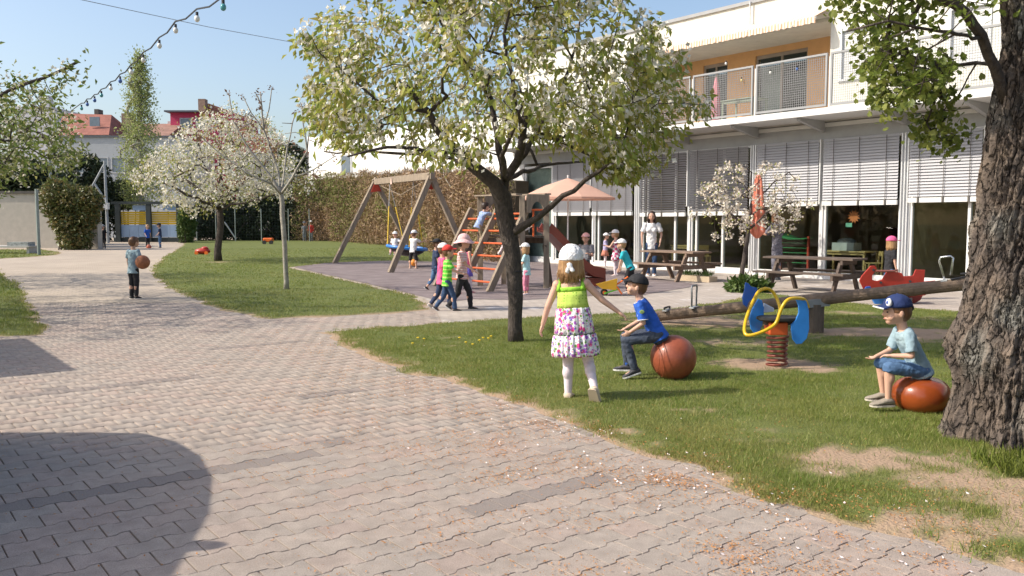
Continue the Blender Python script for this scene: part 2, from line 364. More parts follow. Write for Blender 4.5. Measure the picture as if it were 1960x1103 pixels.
# only beyond the modelled pavers does the sheet lie on top
cr2 = [(x, y) for x, y in crossing]
sheet('terrace', [p for p in pix_poly([(835, 594), (835, 583), (770, 555), (830, 500), (905, 492), (985, 480)])] + [tuple((W(SU(960), -.3, 0))[:2]), tuple((W(17, -.3, 0))[:2]), tuple((W(17, 6, 0))[:2])] + pix_poly([(1500, 600), (1300, 600), (1000, 625), (850, 628)]), .010, M_terr, kind='structure')
rub = pix_poly([(562, 512), (640, 502), (760, 498), (830, 500), (900, 499), (985, 489), (1050, 506), (1140, 512), (1230, 530), (1345, 547), (1230, 566), (1130, 568), (1000, 576), (905, 574), (850, 580), (780, 562), (690, 541), (600, 521)])
sheet('rubber_surface', rub, .016, M_rub, kind='structure')
# lawns
def spots(x, y, lst):
    b = np.zeros(x.shape)
    for u, v, rx, ry, s in lst:
        g = G(u, v); b = np.maximum(b, s * np.exp(-(((x - g.x) / rx) ** 2 + ((y - g.y) / ry) ** 2) ** 1.5))
    return b
BARE_B = [(1640, 885, .45, .32, 1.0), (1590, 905, .3, .25, .7), (1900, 1010, .9, .3, .8), (1780, 1025, .5, .22, .75), (1940, 960, .5, .3, .8), (1330, 618, 1.3, 1.0, .9), (1240, 612, .7, .5, .6), (1480, 702, .62, .42, 1.2), (1560, 712, .3, .25, .9),
          (1700, 640, 1.6, .55, 1.0), (1840, 650, 1.2, .6, .9), (1620, 602, .5, .4, .6), (1720, 612, .8, .4, .5), (1330, 790, .25, .12, .5), (1450, 850, .2, .1, .5), (1500, 870, .2, .1, .5), (1870, 930, .6, .3, .8),
          (1840, 890, .6, .3, .7), (1400, 660, .9, .5, .6), (1490, 830, .2, .1, .5), (1230, 860, .3, .1, .4), (1700, 960, .4, .2, .4), (1750, 930, .5, .2, .5)]
def lawn(name, poly, step, bare, edge_soil, seed):
    xs = [p[0] for p in poly]; ys = [p[1] for p in poly]
    x0, x1 = max(min(xs), -30), min(max(xs), 14); y0, y1 = max(min(ys), 2), min(max(ys), 72)
    X, Y = np.meshgrid(np.arange(x0, x1 + step, step), np.arange(y0, y1 + step, step)); ny, nx = X.shape; x = X.ravel(); y = Y.ravel()
    jx = (nz2(x, y, seed, 2.2) - .5) * .35; jy = (nz2(x, y, seed + 1, 2.2) - .5) * .35
    ins = in_poly(x + jx, y + jy, poly); d = edge_dist(x + jx, y + jy, poly)
    sd = np.where(ins, d, -d)
    nb = nz2(x, y, seed + 3, 1.3, 4); nf = nz2(x, y, seed + 4, 6, 3)
    b = np.clip(1 - sd / edge_soil, 0, 1) ** 1.3 * 1.1 * (0.55 + .9 * nf)
    b = np.maximum(b, spots(x, y, bare) * (.55 + nf)); b = np.maximum(b, np.clip((nb * .6 + nf * .4 - .60) * 3.6, 0, .7) * (1 if seed == 20 else .45))
    b = np.clip((b - .44 + (nz2(x, y, seed + 12, 11, 3) - .5) * .9) * 2.6, 0, 1)
    z = -.010 + np.clip((sd + .02) * .11, 0, .034) + (nf - .5) * .010 * np.clip(sd * 4, 0, 1)
    i = (np.arange(ny - 1)[:, None] * nx + np.arange(nx - 1)[None]).ravel()
    kk = (sd[i] > -step * 2.5) & (sd[i + nx + 1] > -step * 2.5); i = i[kk]
    F = np.stack([i, i + 1, i + nx + 1, i + nx], 1)
    used = np.unique(F); mp = np.full(len(x), -1); mp[used] = np.arange(len(used))
    return fast(name, np.stack([x, y, z], 1)[used], mp[F], M_lawn, smooth=True, attrs={'tint': b[used]}, kind='structure')
M_lawn = mat('lawn ground', (.145, .165, .04), .95, vscale=2.2, col2=(.10, .125, .028), bump=.9, bscale=45, tint=(.37, .26, .175), detail=8)
def bare_val(x, y, poly, bare, edge_soil, seed):
    jx = (nz2(x, y, seed, 2.2) - .5) * .35; jy = (nz2(x, y, seed + 1, 2.2) - .5) * .35
    ins = in_poly(x + jx, y + jy, poly); sd = np.where(ins, 1, -1) * edge_dist(x + jx, y + jy, poly)
    nb = nz2(x, y, seed + 3, 1.3, 4); nf = nz2(x, y, seed + 4, 6, 3)
    b = np.clip(1 - sd / edge_soil, 0, 1) ** 1.3 * 1.1 * (0.55 + .9 * nf)
    b = np.maximum(b, spots(x, y, bare) * (.55 + nf)); b = np.maximum(b, np.clip((nb * .6 + nf * .4 - .60) * 3.6, 0, .7) * (1 if seed == 20 else .45))
    return np.clip(b, 0, 1), sd
lawn('front_lawn', LB, .07, BARE_B, .5, 20)
lawn('back_lawn', LA, .16, [(417, 503, .6, .5, .8), (690, 470, 1.2, 2, .35)], .35, 30)
lawn('left_lawn', LC, .12, [], .3, 40)
lawn('far_left_lawn', LD, .3, [(150, 485, 2, 2, .8)], .5, 50)
M_grass = mat('grass blade', (.14, .215, .03), .55, vscale=1.3, col2=(.23, .25, .055), space='Object', tint=(.40, .35, .14), trans=.35, spec=.3)
def blades(name, poly, n, bare, edge_soil, seed, ymax, hgt, wid, label):
    xs = [p[0] for p in poly]; ys = [p[1] for p in poly]; out = []
    pts = []
    # sample more densely near the camera
    y0, y1 = max(min(ys), 3.2), min(max(ys), ymax)
    need = n; q = NR.random(n * 4); yy = y0 * (y1 / y0) ** q; xx = NR.uniform(-.64, .64, n * 4) * yy
    b, sd = bare_val(xx, yy, poly, bare, edge_soil, seed)
    dens = nz2(xx, yy, seed + 9, 5, 3)
    kk = (sd > -.03) & (NR.random(len(xx)) < np.clip((.72 - b + (dens - .5) * .9) * 3, 0, 1) * (.5 + .8 * dens))
    xx, yy, b, dens = xx[kk][:n], yy[kk][:n], b[kk][:n], dens[kk][:n]; n = len(xx)
    far = np.clip(yy / 7, 1, 4)
    h = hgt * (.45 + .9 * NR.random(n)) * (.45 + 1.1 * nz2(xx, yy, seed + 8, 1.6, 3)) * (1 - .5 * b)
    a = NR.random(n) * 6.283; le = NR.random(n) * .9; la = NR.random(n) * 6.283; wv = wid * (.6 + .8 * NR.random(n)) * far
    dx = np.cos(a) * wv / 2; dy = np.sin(a) * wv / 2; z = np.full(n, .012)
    p0 = np.stack([xx - dx, yy - dy, z], 1); p1 = np.stack([xx + dx, yy + dy, z], 1)
    p2 = np.stack([xx + np.cos(la) * h * le, yy + np.sin(la) * h * le, z + h], 1)
    V = np.stack([p0, p1, p2], 1).reshape(-1, 3); F = np.arange(3 * n).reshape(-1, 3)
    tn = np.clip(NR.random(n) ** 4 * .8 + b * .5 + (nz2(xx, yy, seed + 6, .8) - .45) * .8, 0, 1)
    fast(name, V, F, M_grass, attrs={'tint': np.repeat(tn, 3)}, label=label, cat='grass', kind='stuff')
blades('grass', LB, 360000, BARE_B, .42, 20, 17, .030, .0042, 'short trodden grass of the front lawn under the cherry tree')
blades('grass', LA, 80000, [(417, 503, .6, .5, .8)], .3, 30, 45, .04, .006, 'mown grass of the back lawn around the young bare tree')
blades('grass', LC, 60000, [], .25, 40, 30, .05, .006, 'strip of grass at the left edge of the paved path')
blades('grass', LD, 12000, [], .4, 50, 60, .06, .01, 'far left patch of grass below the garden wall')
# taller tufts and broad weeds mixed into the front lawn
def tufts(n, per_, label):
    q = NR.random(n * 6); yy = 3.6 * (15 / 3.6) ** q; xx = NR.uniform(-.62, .62, n * 6) * yy; b, sd = bare_val(xx, yy, LB, BARE_B, .42, 20)
    kk = (sd > .02) & (NR.random(len(xx)) < (1 - b) * np.clip(nz2(xx, yy, 91, 1.7, 3) * 3 - 1.1, .05, 1)); xx, yy = xx[kk][:n], yy[kk][:n]; n = len(xx)
    r_ = .02 + .05 * NR.random(n); X = np.repeat(xx, per_) + NR.normal(size=n * per_) * np.repeat(r_, per_); Y_ = np.repeat(yy, per_) + NR.normal(size=n * per_) * np.repeat(r_, per_); m_ = n * per_
    h = np.repeat(NR.uniform(.02, .065, n), per_) * NR.uniform(.5, 1.1, m_); a = NR.random(m_) * 6.283; la = NR.random(m_) * 6.283; le = NR.random(m_) * 1.0; wv = NR.uniform(.003, .007, m_)
    z = np.full(m_, .012); p0 = np.stack([X - np.cos(a) * wv / 2, Y_ - np.sin(a) * wv / 2, z], 1); p1 = np.stack([X + np.cos(a) * wv / 2, Y_ + np.sin(a) * wv / 2, z], 1); p2 = np.stack([X + np.cos(la) * h * le, Y_ + np.sin(la) * h * le, z + h], 1)
    fast('grass_tufts', np.stack([p0, p1, p2], 1).reshape(-1, 3), np.arange(3 * m_).reshape(-1, 3), mat('tuft blade', (.12, .20, .025), .5, vscale=2, col2=(.17, .24, .035), tint=(.38, .34, .13), trans=.35), attrs={'tint': np.repeat(np.clip(NR.random(m_) ** 4 + np.repeat(NR.random(n) ** 5, per_), 0, 1), 3)}, label=label, cat='grass', kind='stuff')
tufts(5200, 16, 'taller darker tufts of grass and weeds standing in the front lawn')
# fallen petals and bud scales along the edge
def litter(name, n, spread, size, m, label, ymin=3.3, ymax=12):
    x = NR.uniform(-9, 4.5, n * 40); y = NR.uniform(ymin, ymax, n * 40); d = edge_dist(x, y, LB); ins = in_poly(x, y, LB)
    kk = (NR.random(len(x)) < np.exp(-(d / spread)) * np.where(ins, .35, 1) * (nz2(x, y, 77, 3, 3) ** 3 * 3) * np.exp(-np.clip(y - 4.5, 0, 99) / 2.6)) & (x > -.6 * y - .3) & (x < .6 * y + .2)
    x, y = x[kk][:n], y[kk][:n]; n = len(x); a = NR.random(n) * 6.283; s = size * (.5 + NR.random(n)); t = NR.uniform(.2, .6, n)
    ca_, sa_ = np.cos(a), np.sin(a); z = np.full(n, .006) + np.where(in_poly(x, y, LB), .02, 0)
    V = np.stack([np.stack([x - ca_ * s, y - sa_ * s, z], 1), np.stack([x + sa_ * s * t, y - ca_ * s * t, z + s * .3], 1), np.stack([x + ca_ * s, y + sa_ * s, z + s * .5], 1), np.stack([x - sa_ * s * t, y + ca_ * s * t, z], 1)], 1).reshape(-1, 3)
    fast(name, V, np.arange(4 * n).reshape(-1, 4), m, label=label, cat='litter', kind='stuff')
litter('fallen_bud_scales', 26000, .8, .0062, mat('bud scale', (.46, .21, .07), .9, var=.4, vscale=60), 'orange brown bud scales scattered on the pavers by the lawn edge')
litter('fallen_petals', 1800, .35, .009, mat('fallen petal', (.80, .70, .68), .8), 'white petals fallen along the lawn edge')
# ------------------------------------------------------------------ kindergarten building
M_white = mat('white painted frame', (.64, .64, .63), .45, var=.05)
M_grayw = mat('grey fascia render', (.36, .365, .37), .85, var=.08, bump=.1)
M_cream = mat('cream render', (.68, .66, .59), .9, var=.10, bump=.15, bscale=80, vscale=1.5, stretch=(2, 2, .3))
M_orange = mat('orange render', (.72, .42, .20), .9, var=.08, bump=.15, bscale=80)
M_steel = mat('galvanised steel', (.62, .63, .64), .45, var=.08, metal=.3)
M_slat = mat('aluminium slat', (.38, .38, .405), .5, var=.05)
M_dark = mat('dark interior', (.10, .09, .08), .8)
M_tan = mat('tan interior wall', (.36, .27, .17), .9, var=.08)
M_floor = mat('interior floor', (.30, .22, .14), .6)
M_wood = mat('light beech', (.62, .42, .18), .5, stretch=(1, 1, 8))
M_roof = mat('dark sheet roof', (.10, .11, .13), .5)
M_conc = mat('concrete', (.48, .46, .43), .9, bump=.3, bscale=30)
GL = glassmat('window glass', (.74, .80, .78), .03)
S0, S1 = SU(984), 17.5
bld = empty('kindergarten_building', W((S0 + S1) / 2, 0, 0), label='white two storey kindergarten with blinds, balcony and orange upper wall', cat='building')
b = MB()
zt, zb = 3.445, .12
b.fbox(S0, S1, -.05, .0, zt, 3.86)
b.build('fascia', M_grayw, bld)
MB().fbox(S0, S1, -.1, .07, 3.745, 3.84).build('fascia_beam', M_white, bld)
MB().fbox(S0, S1, -.12, .04, .0, zb).build('plinth', M_white, bld)
# left wall strip with the door
sd0, sd1 = SU(1003), SU(1062)
MB().fbox(S0, sd0, -.3, .0, zb, zt).build('wall', mat('pale grey render', (.66, .65, .64), .9, var=.05), bld)
MB().fbox(S0 - .02, S0 + .25, -8.5, -.302, 0, 7.15).build('side_wall', M_cream, bld)
def glazed(s0, s1, z0, z1, frame=.06, mull=(), name='window', d=-.02, trans=()):
    f = MB(); t = frame
    f.fbox(s0, s1, d - .05, d + .03, z0, z0 + t); f.fbox(s0, s1, d - .05, d + .03, z1 - t, z1)
    f.fbox(s0, s0 + t, d - .05, d + .03, z0 + t, z1 - t); f.fbox(s1 - t, s1, d - .05, d + .03, z0 + t, z1 - t)
    for m_ in mull: f.fbox(m_ - .03, m_ + .03, d - .05, d + .045, z0 + t, z1 - t)
    for m_ in trans: f.fbox(s0 + t, s1 - t, d - .052, d + .028, m_ - .03, m_ + .03)
    wn = f.build(name, M_white, bld)
    MB().fbox(s0 + t, s1 - t, d - .012, d - .004, z0 + t, z1 - t).build('pane', GL, wn)
    return wn
MB().fbox(sd0 + .06, sd1 - .11, -.16, -.12, .2, 3.3).build('door_curtain', mat('pale curtain', (.45, .45, .44), .9), bld)
dr = glazed(sd0 + .05, sd1 - .1, zb, 3.35, .09, trans=(2.35,), name='door')
MB().fbox(sd0 + .3, sd0 + .36, .03, .09, 1.05, 1.2).build('handle', M_steel, dr)
MB().fbox(sd1 - .1, sd1, -.1, .05, zb, zt).build('post', M_white, bld)
# bays: (u left, u right, height of blind bottom, mullions, slat tilt)
bays = [(1062, 1135, 1.62, (), -60), (1137, 1216, 1.62, (.12,), -58), (1229, 1318, 1.58, (.13, .72), -38), (1322, 1436, 1.60, (.10, .55), -44), (1449, 1570, 1.82, (), 60), (1575, 1722, 1.82, (.02,), 62), (1738, 1880, 1.86, (.03, .82), 62), (1885, 2080, 1.86, (), 62)]
for i, (u0, u1, zbl, mu, tilt) in enumerate(bays):
    a0, a1 = SU(u0), SU(u1)
    wn = glazed(a0, a1, zb, zt, .055, [a0 + (a1 - a0) * m_ for m_ in mu])
    sb = MB(); th = math.radians(tilt); pitch = .068; wd = .072; z = zbl + .16; hh = wd / 2 * math.sin(th); dd = wd / 2 * math.cos(th)
    while z < zt - .03:
        sb.add([W(a0 + .03, .13 + dd, z - hh), W(a1 - .03, .13 + dd, z - hh), W(a1 - .03, .13 - dd, z + hh), W(a0 + .03, .13 - dd, z + hh),
                W(a0 + .03, .133 + dd, z - hh + .004), W(a1 - .03, .133 + dd, z - hh + .004), W(a1 - .03, .133 - dd, z + hh + .004), W(a0 + .03, .133 - dd, z + hh + .004)],
               [(0, 1, 2, 3), (4, 7, 6, 5), (0, 4, 5, 1), (3, 2, 6, 7)]); z += pitch
    bo = sb.build('blind', M_slat, bld); bo['kind'] = 'stuff'
    br = MB().fbox(a0 + .03, a1 - .03, .095, .165, zbl, zbl + .11)
    br.build('blind_rail', M_white, bo)
    cd = MB(); k = 3
    for j in range(k):
        s_ = a0 + (a1 - a0) * (.16 + .34 * j); cd.fbox(s_, s_ + .012, .168, .176, zbl + .02, zt - .02); cd.fbox(s_ - .012, s_ + .028, .168, .185, zbl + .0, zbl + .13)
    cd.build('blind_cord', M_dark, bo)
pu = [(1136, .06), (1222, .20), (1320, .07), (1442, .20), (1572, .08), (1730, .24), (1882, .1)]
for u, wd in pu:
    s_ = SU(u); MB().fbox(s_ - wd / 2, s_ + wd / 2, -.08, .05, zb, zt).build('post', M_white, bld)
    if wd > .15:
        for q in (-.075, .0, .075): MB().fbox(s_ + q - .012, s_ + q + .012, .05, .10, zb, zt).build('guide_rail', M_steel, bld)
    else: MB().fbox(s_ - .015, s_ + .015, .05, .17, zbl, zt).build('guide_rail', M_white, bld)
# ground floor room
rm = MB()
rm.fbox(S0 + .2, S1, -5.2, -5.0, 0, 3.6); rm.fbox(S1, S1 + .1, -5.2, 0, 0, 3.6)
rm.build('room_wall', M_tan, bld)
MB().fbox(S0 + .2, S1, -5.0, -.12, .02, .10).build('room_floor', M_floor, bld)
MB().fbox(S0 + .2, S1, -5.0, -.052, 3.45, 3.6).build('room_ceiling', mat('ceiling white', (.6, .58, .54), .9), bld)
for u in (1222, 1735, 1442):
    s_ = SU(u); MB().fbox(s_ - .06, s_ + .06, -5.0, -.15, .1, 3.45).build('partition', M_tan if u != 1735 else mat('ochre interior wall', (.34, .27, .15), .9), bld)
# balcony
M_rail = mat('galvanised railing', (.31, .315, .32), .5, var=.08)
BD = 1.25
bal = MB().fbox(S0, S1, .071, BD, 3.895, 4.05).build('balcony', M_white, bld)
MB().fbox(S0, S1, -2.2, .07, 3.862, 4.06).build('upper_floor', M_conc, bld)
for u in (1290, 1420, 1545, 1700, 1860):
    s_ = SU(u, .6)
    MB().add([W(s_ - .05, .07, 3.62), W(s_ + .05, .07, 3.62), W(s_ + .05, .07, 3.893), W(s_ - .05, .07, 3.893), W(s_ - .05, 1.1, 3.83), W(s_ + .05, 1.1, 3.83), W(s_ + .05, 1.1, 3.893), W(s_ - .05, 1.1, 3.893)],
             [(0, 1, 2, 3), (7, 6, 5, 4), (0, 4, 5, 1), (1, 5, 6, 2), (2, 6, 7, 3), (3, 7, 4, 0)]).build('bracket', M_grayw, bld)
rs = [SU(u, BD) for u in (1318, 1436, 1576, 1737)]
st = (rs[3] - rs[0]) / 3
edges = [rs[0] - st * k for k in range(7, 0, -1)] + rs + [rs[3] + st * k for k in range(1, 4)]
edges = [e for e in edges if e > S0 - .3]
zr0, zr1 = 4.08, 5.28
for i in range(len(edges) - 1):
    a0, a1 = edges[i] + .045, edges[i + 1] - .045
    f = MB(); t = .045; d0, d1 = BD - .05, BD - .005
    f.fbox(a0, a1, d0, d1, zr1 - t, zr1); f.fbox(a0, a1, d0, d1, zr0, zr0 + t); f.fbox(a0, a0 + t, d0, d1, zr0 + t, zr1 - t); f.fbox(a1 - t, a1, d0, d1, zr0 + t, zr1 - t)
    fr = f.build('railing_panel', M_rail, bld)
    g = MB(); n_ = int((a1 - a0) / .052)
    for j in range(1, n_): s_ = a0 + (a1 - a0) * j / n_; g.fbox(s_ - .004, s_ + .004, d0 + .018, d0 + .024, zr0 + t, zr1 - t)
    for j in range(1, 22): z = zr0 + (zr1 - zr0) * j / 22; g.fbox(a0 + t, a1 - t, d0 + .025, d0 + .031, z - .004, z + .004)
    go = g.build('wire_mesh', M_rail, fr); go['kind'] = 'stuff'
    MB().fbox(edges[i + 1] - .018, edges[i + 1] + .018, BD - .08, BD - .045, 4.05, 5.20).build('railing_post', M_white, bld)
# upper storey
sA, sB = SU(1195), SU(1578)
zu = 6.48; zR = 7.15
MB().fbox(S0, S1, -.35, .0, zu, zR).build('parapet', M_cream, bld)
MB().fbox(S0, S1, -.4, .06, zR, zR + .09).build('eaves_trim', M_grayw, bld)
MB().add([W(S0, -.3, 7.25), W(S1, -.3, 7.25), W(S1, -5, 8.5), W(S0, -5, 8.5), W(S0, -8, 7.2), W(S1, -8, 7.2)], [(0, 1, 2, 3), (3, 2, 5, 4)]).build('roof', M_roof, bld)
def wall_with_holes(name, s0, s1, d, z0, z1, holes, m, th=.25):
    wb = MB(); cur = s0
    for h0, h1, hz0, hz1 in sorted(holes):
        wb.fbox(cur, h0, d - th, d, z0, z1)
        if hz0 > z0 + .01: wb.fbox(h0, h1, d - th, d, z0, hz0)
        wb.fbox(h0, h1, d - th, d, hz1, z1); cur = h1
    wb.fbox(cur, s1, d - th, d, z0, z1); return wb.build(name, m, bld)
RD = -2.0
MB().fbox(SU(1120), sB, -2.3, -.352, 6.40, 6.478).build('recess_ceiling', M_cream, bld)
ho = []
for u0, u1 in ((1212, 1258), (1340, 1386), (1438, 1536)):
    ho.append((SU(u0, RD), SU(u1, RD), 4.08, 6.22))
wall_with_holes('orange_wall', SU(1120), sB, RD, 4.061, 6.399, ho, M_orange)
for h in ho:
    f = MB(); t = .06; s0, s1, z0, z1 = h
    f.fbox(s0, s1, RD - .12, RD - .05, z1 - .10, z1); f.fbox(s0, s0 + t, RD - .12, RD - .05, z0, z1 - .10); f.fbox(s1 - t, s1, RD - .12, RD - .05, z0, z1 - .10)
    f.fbox((s0 + s1) / 2 - .03, (s0 + s1) / 2 + .03, RD - .12, RD - .05, z0, z1 - .10)
    wn = f.build('balcony_door', mat('grey brown shutter box', (.36, .31, .27), .7), bld)
    MB().fbox(s0 + t, s1 - t, RD - .10, RD - .09, z0, z1 - .10).build('pane', GL, wn)
    MB().fbox(s0, s0 + (s1 - s0) * .42, RD - .35, RD - .3, z0, z1 - .3).build('curtain', mat('pale curtain', (.45, .45, .44), .9), wn)
MB().fbox(SU(1120), sB, -4.6, -4.5, 4.06, 6.4).build('upper_room_wall', M_dark, bld)
h1 = (SU(1597), SU(1742), 4.85, 6.15)
wall_with_holes('upper_wall', sB, S1, 0, 4.061, zu - .002, [h1, (SU(1800), SU(1880), 4.85, 6.15)], M_cream)
wall_with_holes('upper_wall', S0 + .3, sA, -.02, 4.061, zu - .002, [(SU(1040), SU(1100), 4.9, 6.1)], M_cream)
for s0, s1, z0, z1 in (h1, (SU(1800), SU(1880), 4.85, 6.15), (SU(1040), SU(1100), 4.9, 6.1)):
    f = MB(); f.fbox(s0, s1, -.10, .03, z1 - .16, z1); f.fbox(s0, s0 + .05, -.1, .03, z0, z1 - .16); f.fbox(s1 - .05, s1, -.1, .03, z0, z1 - .16); f.fbox(s0 - .04, s1 + .04, -.1, .06, z0 - .05, z0)
    wn = f.build('window', M_steel, bld)
    sh = MB(); z = z0 + .02
    while z < z1 - .18:
        sh.fbox(s0 + .05, s1 - .05, -.06, -.045, z, z + .04); sh.fbox(s0 + .05, s1 - .05, -.065, -.056, z + .04, z + .05); z += .05
    so = sh.build('shutter', M_white, wn); so['kind'] = 'stuff'
MB().fbox(SU(1578), SU(1578) + .2, -2.2, -.251, 4.061, zu - .004).build('recess_wall', M_cream, bld)
# drain pipe and slack cable on the parapet
s_ = SU(1430); MB().tube([W(s_, .1, 7.2), W(s_, .1, 6.6)], .02).build('drain_spout', M_steel, bld)
# awning
def awn_col(t, vec, out):
    n = t.nodes; L = t.links; mp = n.new('ShaderNodeMapping'); mp.inputs['Rotation'].default_value = (0, 0, math.atan2(-E.y, E.x)); L.new(vec, mp.inputs[0])
    wv = n.new('ShaderNodeTexWave'); wv.inputs['Scale'].default_value = 3.4; wv.wave_profile = 'SIN'; L.new(mp.outputs[0], wv.inputs[0])
    cr = n.new('ShaderNodeValToRGB'); e = cr.color_ramp.elements; e[0].color = (.62, .36, .24, 1); e[1].color = (.80, .72, .60, 1); e[0].position = .35; e[1].position = .55
    L.new(wv.outputs[0], cr.inputs[0]); return cr.outputs[0]
M_awn = mat('striped awning cloth', (.7, .5, .4), .9, extra=awn_col)
aw = empty('awning', W((SU(1262) + sB) / 2, .4, 6.3), label='striped beige and orange awning rolled out above the orange upper wall', cat='awning')
a0, a1 = SU(1262, .3), sB - .05
ns = 60; r1 = []; r2 = []; r3 = []
for i in range(ns + 1):
    s_ = a0 + (a1 - a0) * i / ns; sg = .02 * math.sin(i * 1.9)
    r1.append(W(s_, .03, 6.60)); r2.append(W(s_, .60, 6.33 + sg * .3)); r3.append(W(s_, .60 + .02 * math.sin(i * 2.6), 6.17 + .02 * (i % 2)))
am = MB(); am.v = [tuple(x) for x in r1 + r2 + r3]
for i in range(ns):
    for k in (0, 1): am.f.append((k * (ns + 1) + i, k * (ns + 1) + i + 1, (k + 1) * (ns + 1) + i + 1, (k + 1) * (ns + 1) + i))
ao = am.build('cloth', M_awn, aw); so = ao.modifiers.new('s', 'SOLIDIFY'); so.thickness = .006
MB().tube([W(a0, .57, 6.31), W(a1, .57, 6.31)], .03).build('front_bar', M_steel, aw)
MB().tube([W(a0 + .5, .0, 6.3), W(a0 + 1.0, .6, 6.2)], .02).build('arm', M_white, aw)
MB().tube([W(a1 - 1.6, .0, 6.35), W(a1 - .6, .6, 6.2)], .025).build('arm', M_white, aw)
# bulbs hung along the balcony
def bulb(name, p, col, label, parent=None, r=.03):
    e = empty(name, p, label=label, cat='light bulb', group='coloured bulbs of the festoon lights')
    o = MB().ell((0, 0, -r * 1.7), r, r, r * 1.25, n=10, m=8).build('glass', mat('bulb glass ' + col[0], col[1], .15, var=.02), e, smooth=True, local=True)
    MB().tube([(0, 0, .02), (0, 0, -r * .9)], r * .55).build('socket', M_black, e, local=True); return e
M_black = mat('black plastic', (.03, .03, .035), .45)
BC = {'white': ('white', (.75, .74, .70)), 'teal': ('teal', (.10, .34, .36)), 'blue': ('blue', (.08, .16, .42)), 'yellow': ('yellow', (.75, .62, .3))}
for u, v, c in ((1384, 118, 'white'), (1414, 150, 'yellow'), (1468, 135, 'white'), (1518, 128, 'blue')):
    q = P(u, v, 20); s_ = SU(u, BD + .02); pz = W(s_, BD + .05, 0); z = P(u, v, pz.y).z
    bulb('light_bulb', (pz.x, pz.y, z), BC[c], '%s bulb hanging on the balcony mesh, %s' % (c, {1384: 'leftmost of the four', 1414: 'the cream coloured one', 1468: 'left of the blue one', 1518: 'the only blue one there'}[u]))
# things on the balcony and inside
def table(name, s, d, wd, dp, h, z0, m, label, cat='table', rot=0):
    t = empty(name, W(s, d, z0), math.atan2(E.y, E.x) + rot, label=label, cat=cat)
    MB().box(-wd / 2, wd / 2, -dp / 2, dp / 2, h - .035, h).build('table_top', m, t, local=True, bevel=.005)
    for a in (-1, 1):
        for c in (-1, 1): MB().box(a * (wd / 2 - .05) - .022, a * (wd / 2 - .05) + .022, c * (dp / 2 - .05) - .022, c * (dp / 2 - .05) + .022, 0, h - .036).build('leg', m, t, local=True)
    MB().box(-wd / 2 + .07, wd / 2 - .07, -dp / 2 + .04, -dp / 2 + .06, h - .1, h - .037).build('apron', m, t, local=True)
    return t
def chair(name, s, d, z0, m, label, rot=0, lean=0, cat='chair'):
    t = empty(name, W(s, d, z0), math.atan2(E.y, E.x) + rot, label=label, cat=cat)
    MB().box(-.17, .17, -.17, .17, .31, .335).build('seat', m, t, local=True, bevel=.005)
    for a in (-1, 1):
        MB().bar((a * .15, -.15, 0), (a * .15, -.14, .31), .03).build('leg', m, t, local=True)
        MB().bar((a * .15, .15, 0), (a * .15, .17, .62), .03).build('leg', m, t, local=True)
    MB().box(-.16, .16, .15, .175, .50, .61).build('backrest', m, t, local=True)
    return t
table('play_table', SU(1320, -1), -1.0, 1.0, .6, .62, .1, M_wood, 'light wooden table behind the window by the white bloused woman')
chair('wooden_chair', SU(1352, -.8), -.7, .1, M_wood, 'light wooden chair behind the glass right of the first table', rot=.9)
table('play_table', SU(1628, -1), -.9, 1.3, .7, .60, .1, M_wood, 'wooden table behind the big dark pane carrying a pale box')
chair('wooden_chair', SU(1672, -.6), -.6, .1, M_wood, 'wooden chair leaning at the table behind the big dark pane', rot=-.8)
bx = empty('storage_box', W(SU(1624, -1), -.9, .70), math.atan2(E.y, E.x), label='pale grey box of toys on the wooden table behind glass', cat='box')
MB().box(-.3, .3, -.18, .18, .001, .2).build('tray', mat('pale plastic', (.5, .5, .52), .5), bx, local=True)
MB().ell((0, 0, .22), .25, .15, .1).build('toys', mat('grey felt', (.2, .2, .22), .9, var=.5, vscale=30), bx, local=True)
# sun decoration on the pane
sg = [W(SU(1632, -.1) , -.1, 0) + E * (math.cos(a) * r) + Vector((0, 0, 1.55 + math.sin(a) * r)) for k in range(24) for a, r in [(k * math.pi / 12, .17 if k % 2 else .10)]]
MB().prism(sg, N * .01).build('sun_decoration', mat('orange paper', (.75, .22, .08), .8), None, label='orange paper sun hung behind the big dark window', cat='decoration')
MB().fbox(SU(1617, -.1), SU(1629, -.1), -.11, -.1, 1.30, 1.40).build('paper_picture', mat('mint paper', (.25, .55, .40), .8), None, label='small mint green paper picture below the paper sun', cat='picture')
# playpen behind the glass
pp = empty('puppet_stand', W(SU(1520, -.6), -.6, .1), math.atan2(E.y, E.x), label='red framed stand with green cloth top and green bars behind glass', cat='play stand')
M_redp = mat('red paint', (.58, .07, .04), .4, var=.1); M_grn = mat('green cloth', (.06, .33, .12), .7)
for a in (-.42, .42): MB().box(a - .025, a + .025, -.03, .03, 0, .95).build('post', M_redp, pp, local=True)
for z in (.25, .38, .51, .64, .77): MB().tube([(-.42, 0, z), (.42, 0, z)], .01).build('bar', M_grn, pp, local=True)
MB().add([(-.44, -.25, .94), (.44, -.25, .88), (.44, .25, .92), (-.44, .25, 1.02), (0, -.25, .86), (0, .25, .9)], [(0, 4, 5, 3), (4, 1, 2, 5)]).build('cloth', M_grn, pp, local=True)
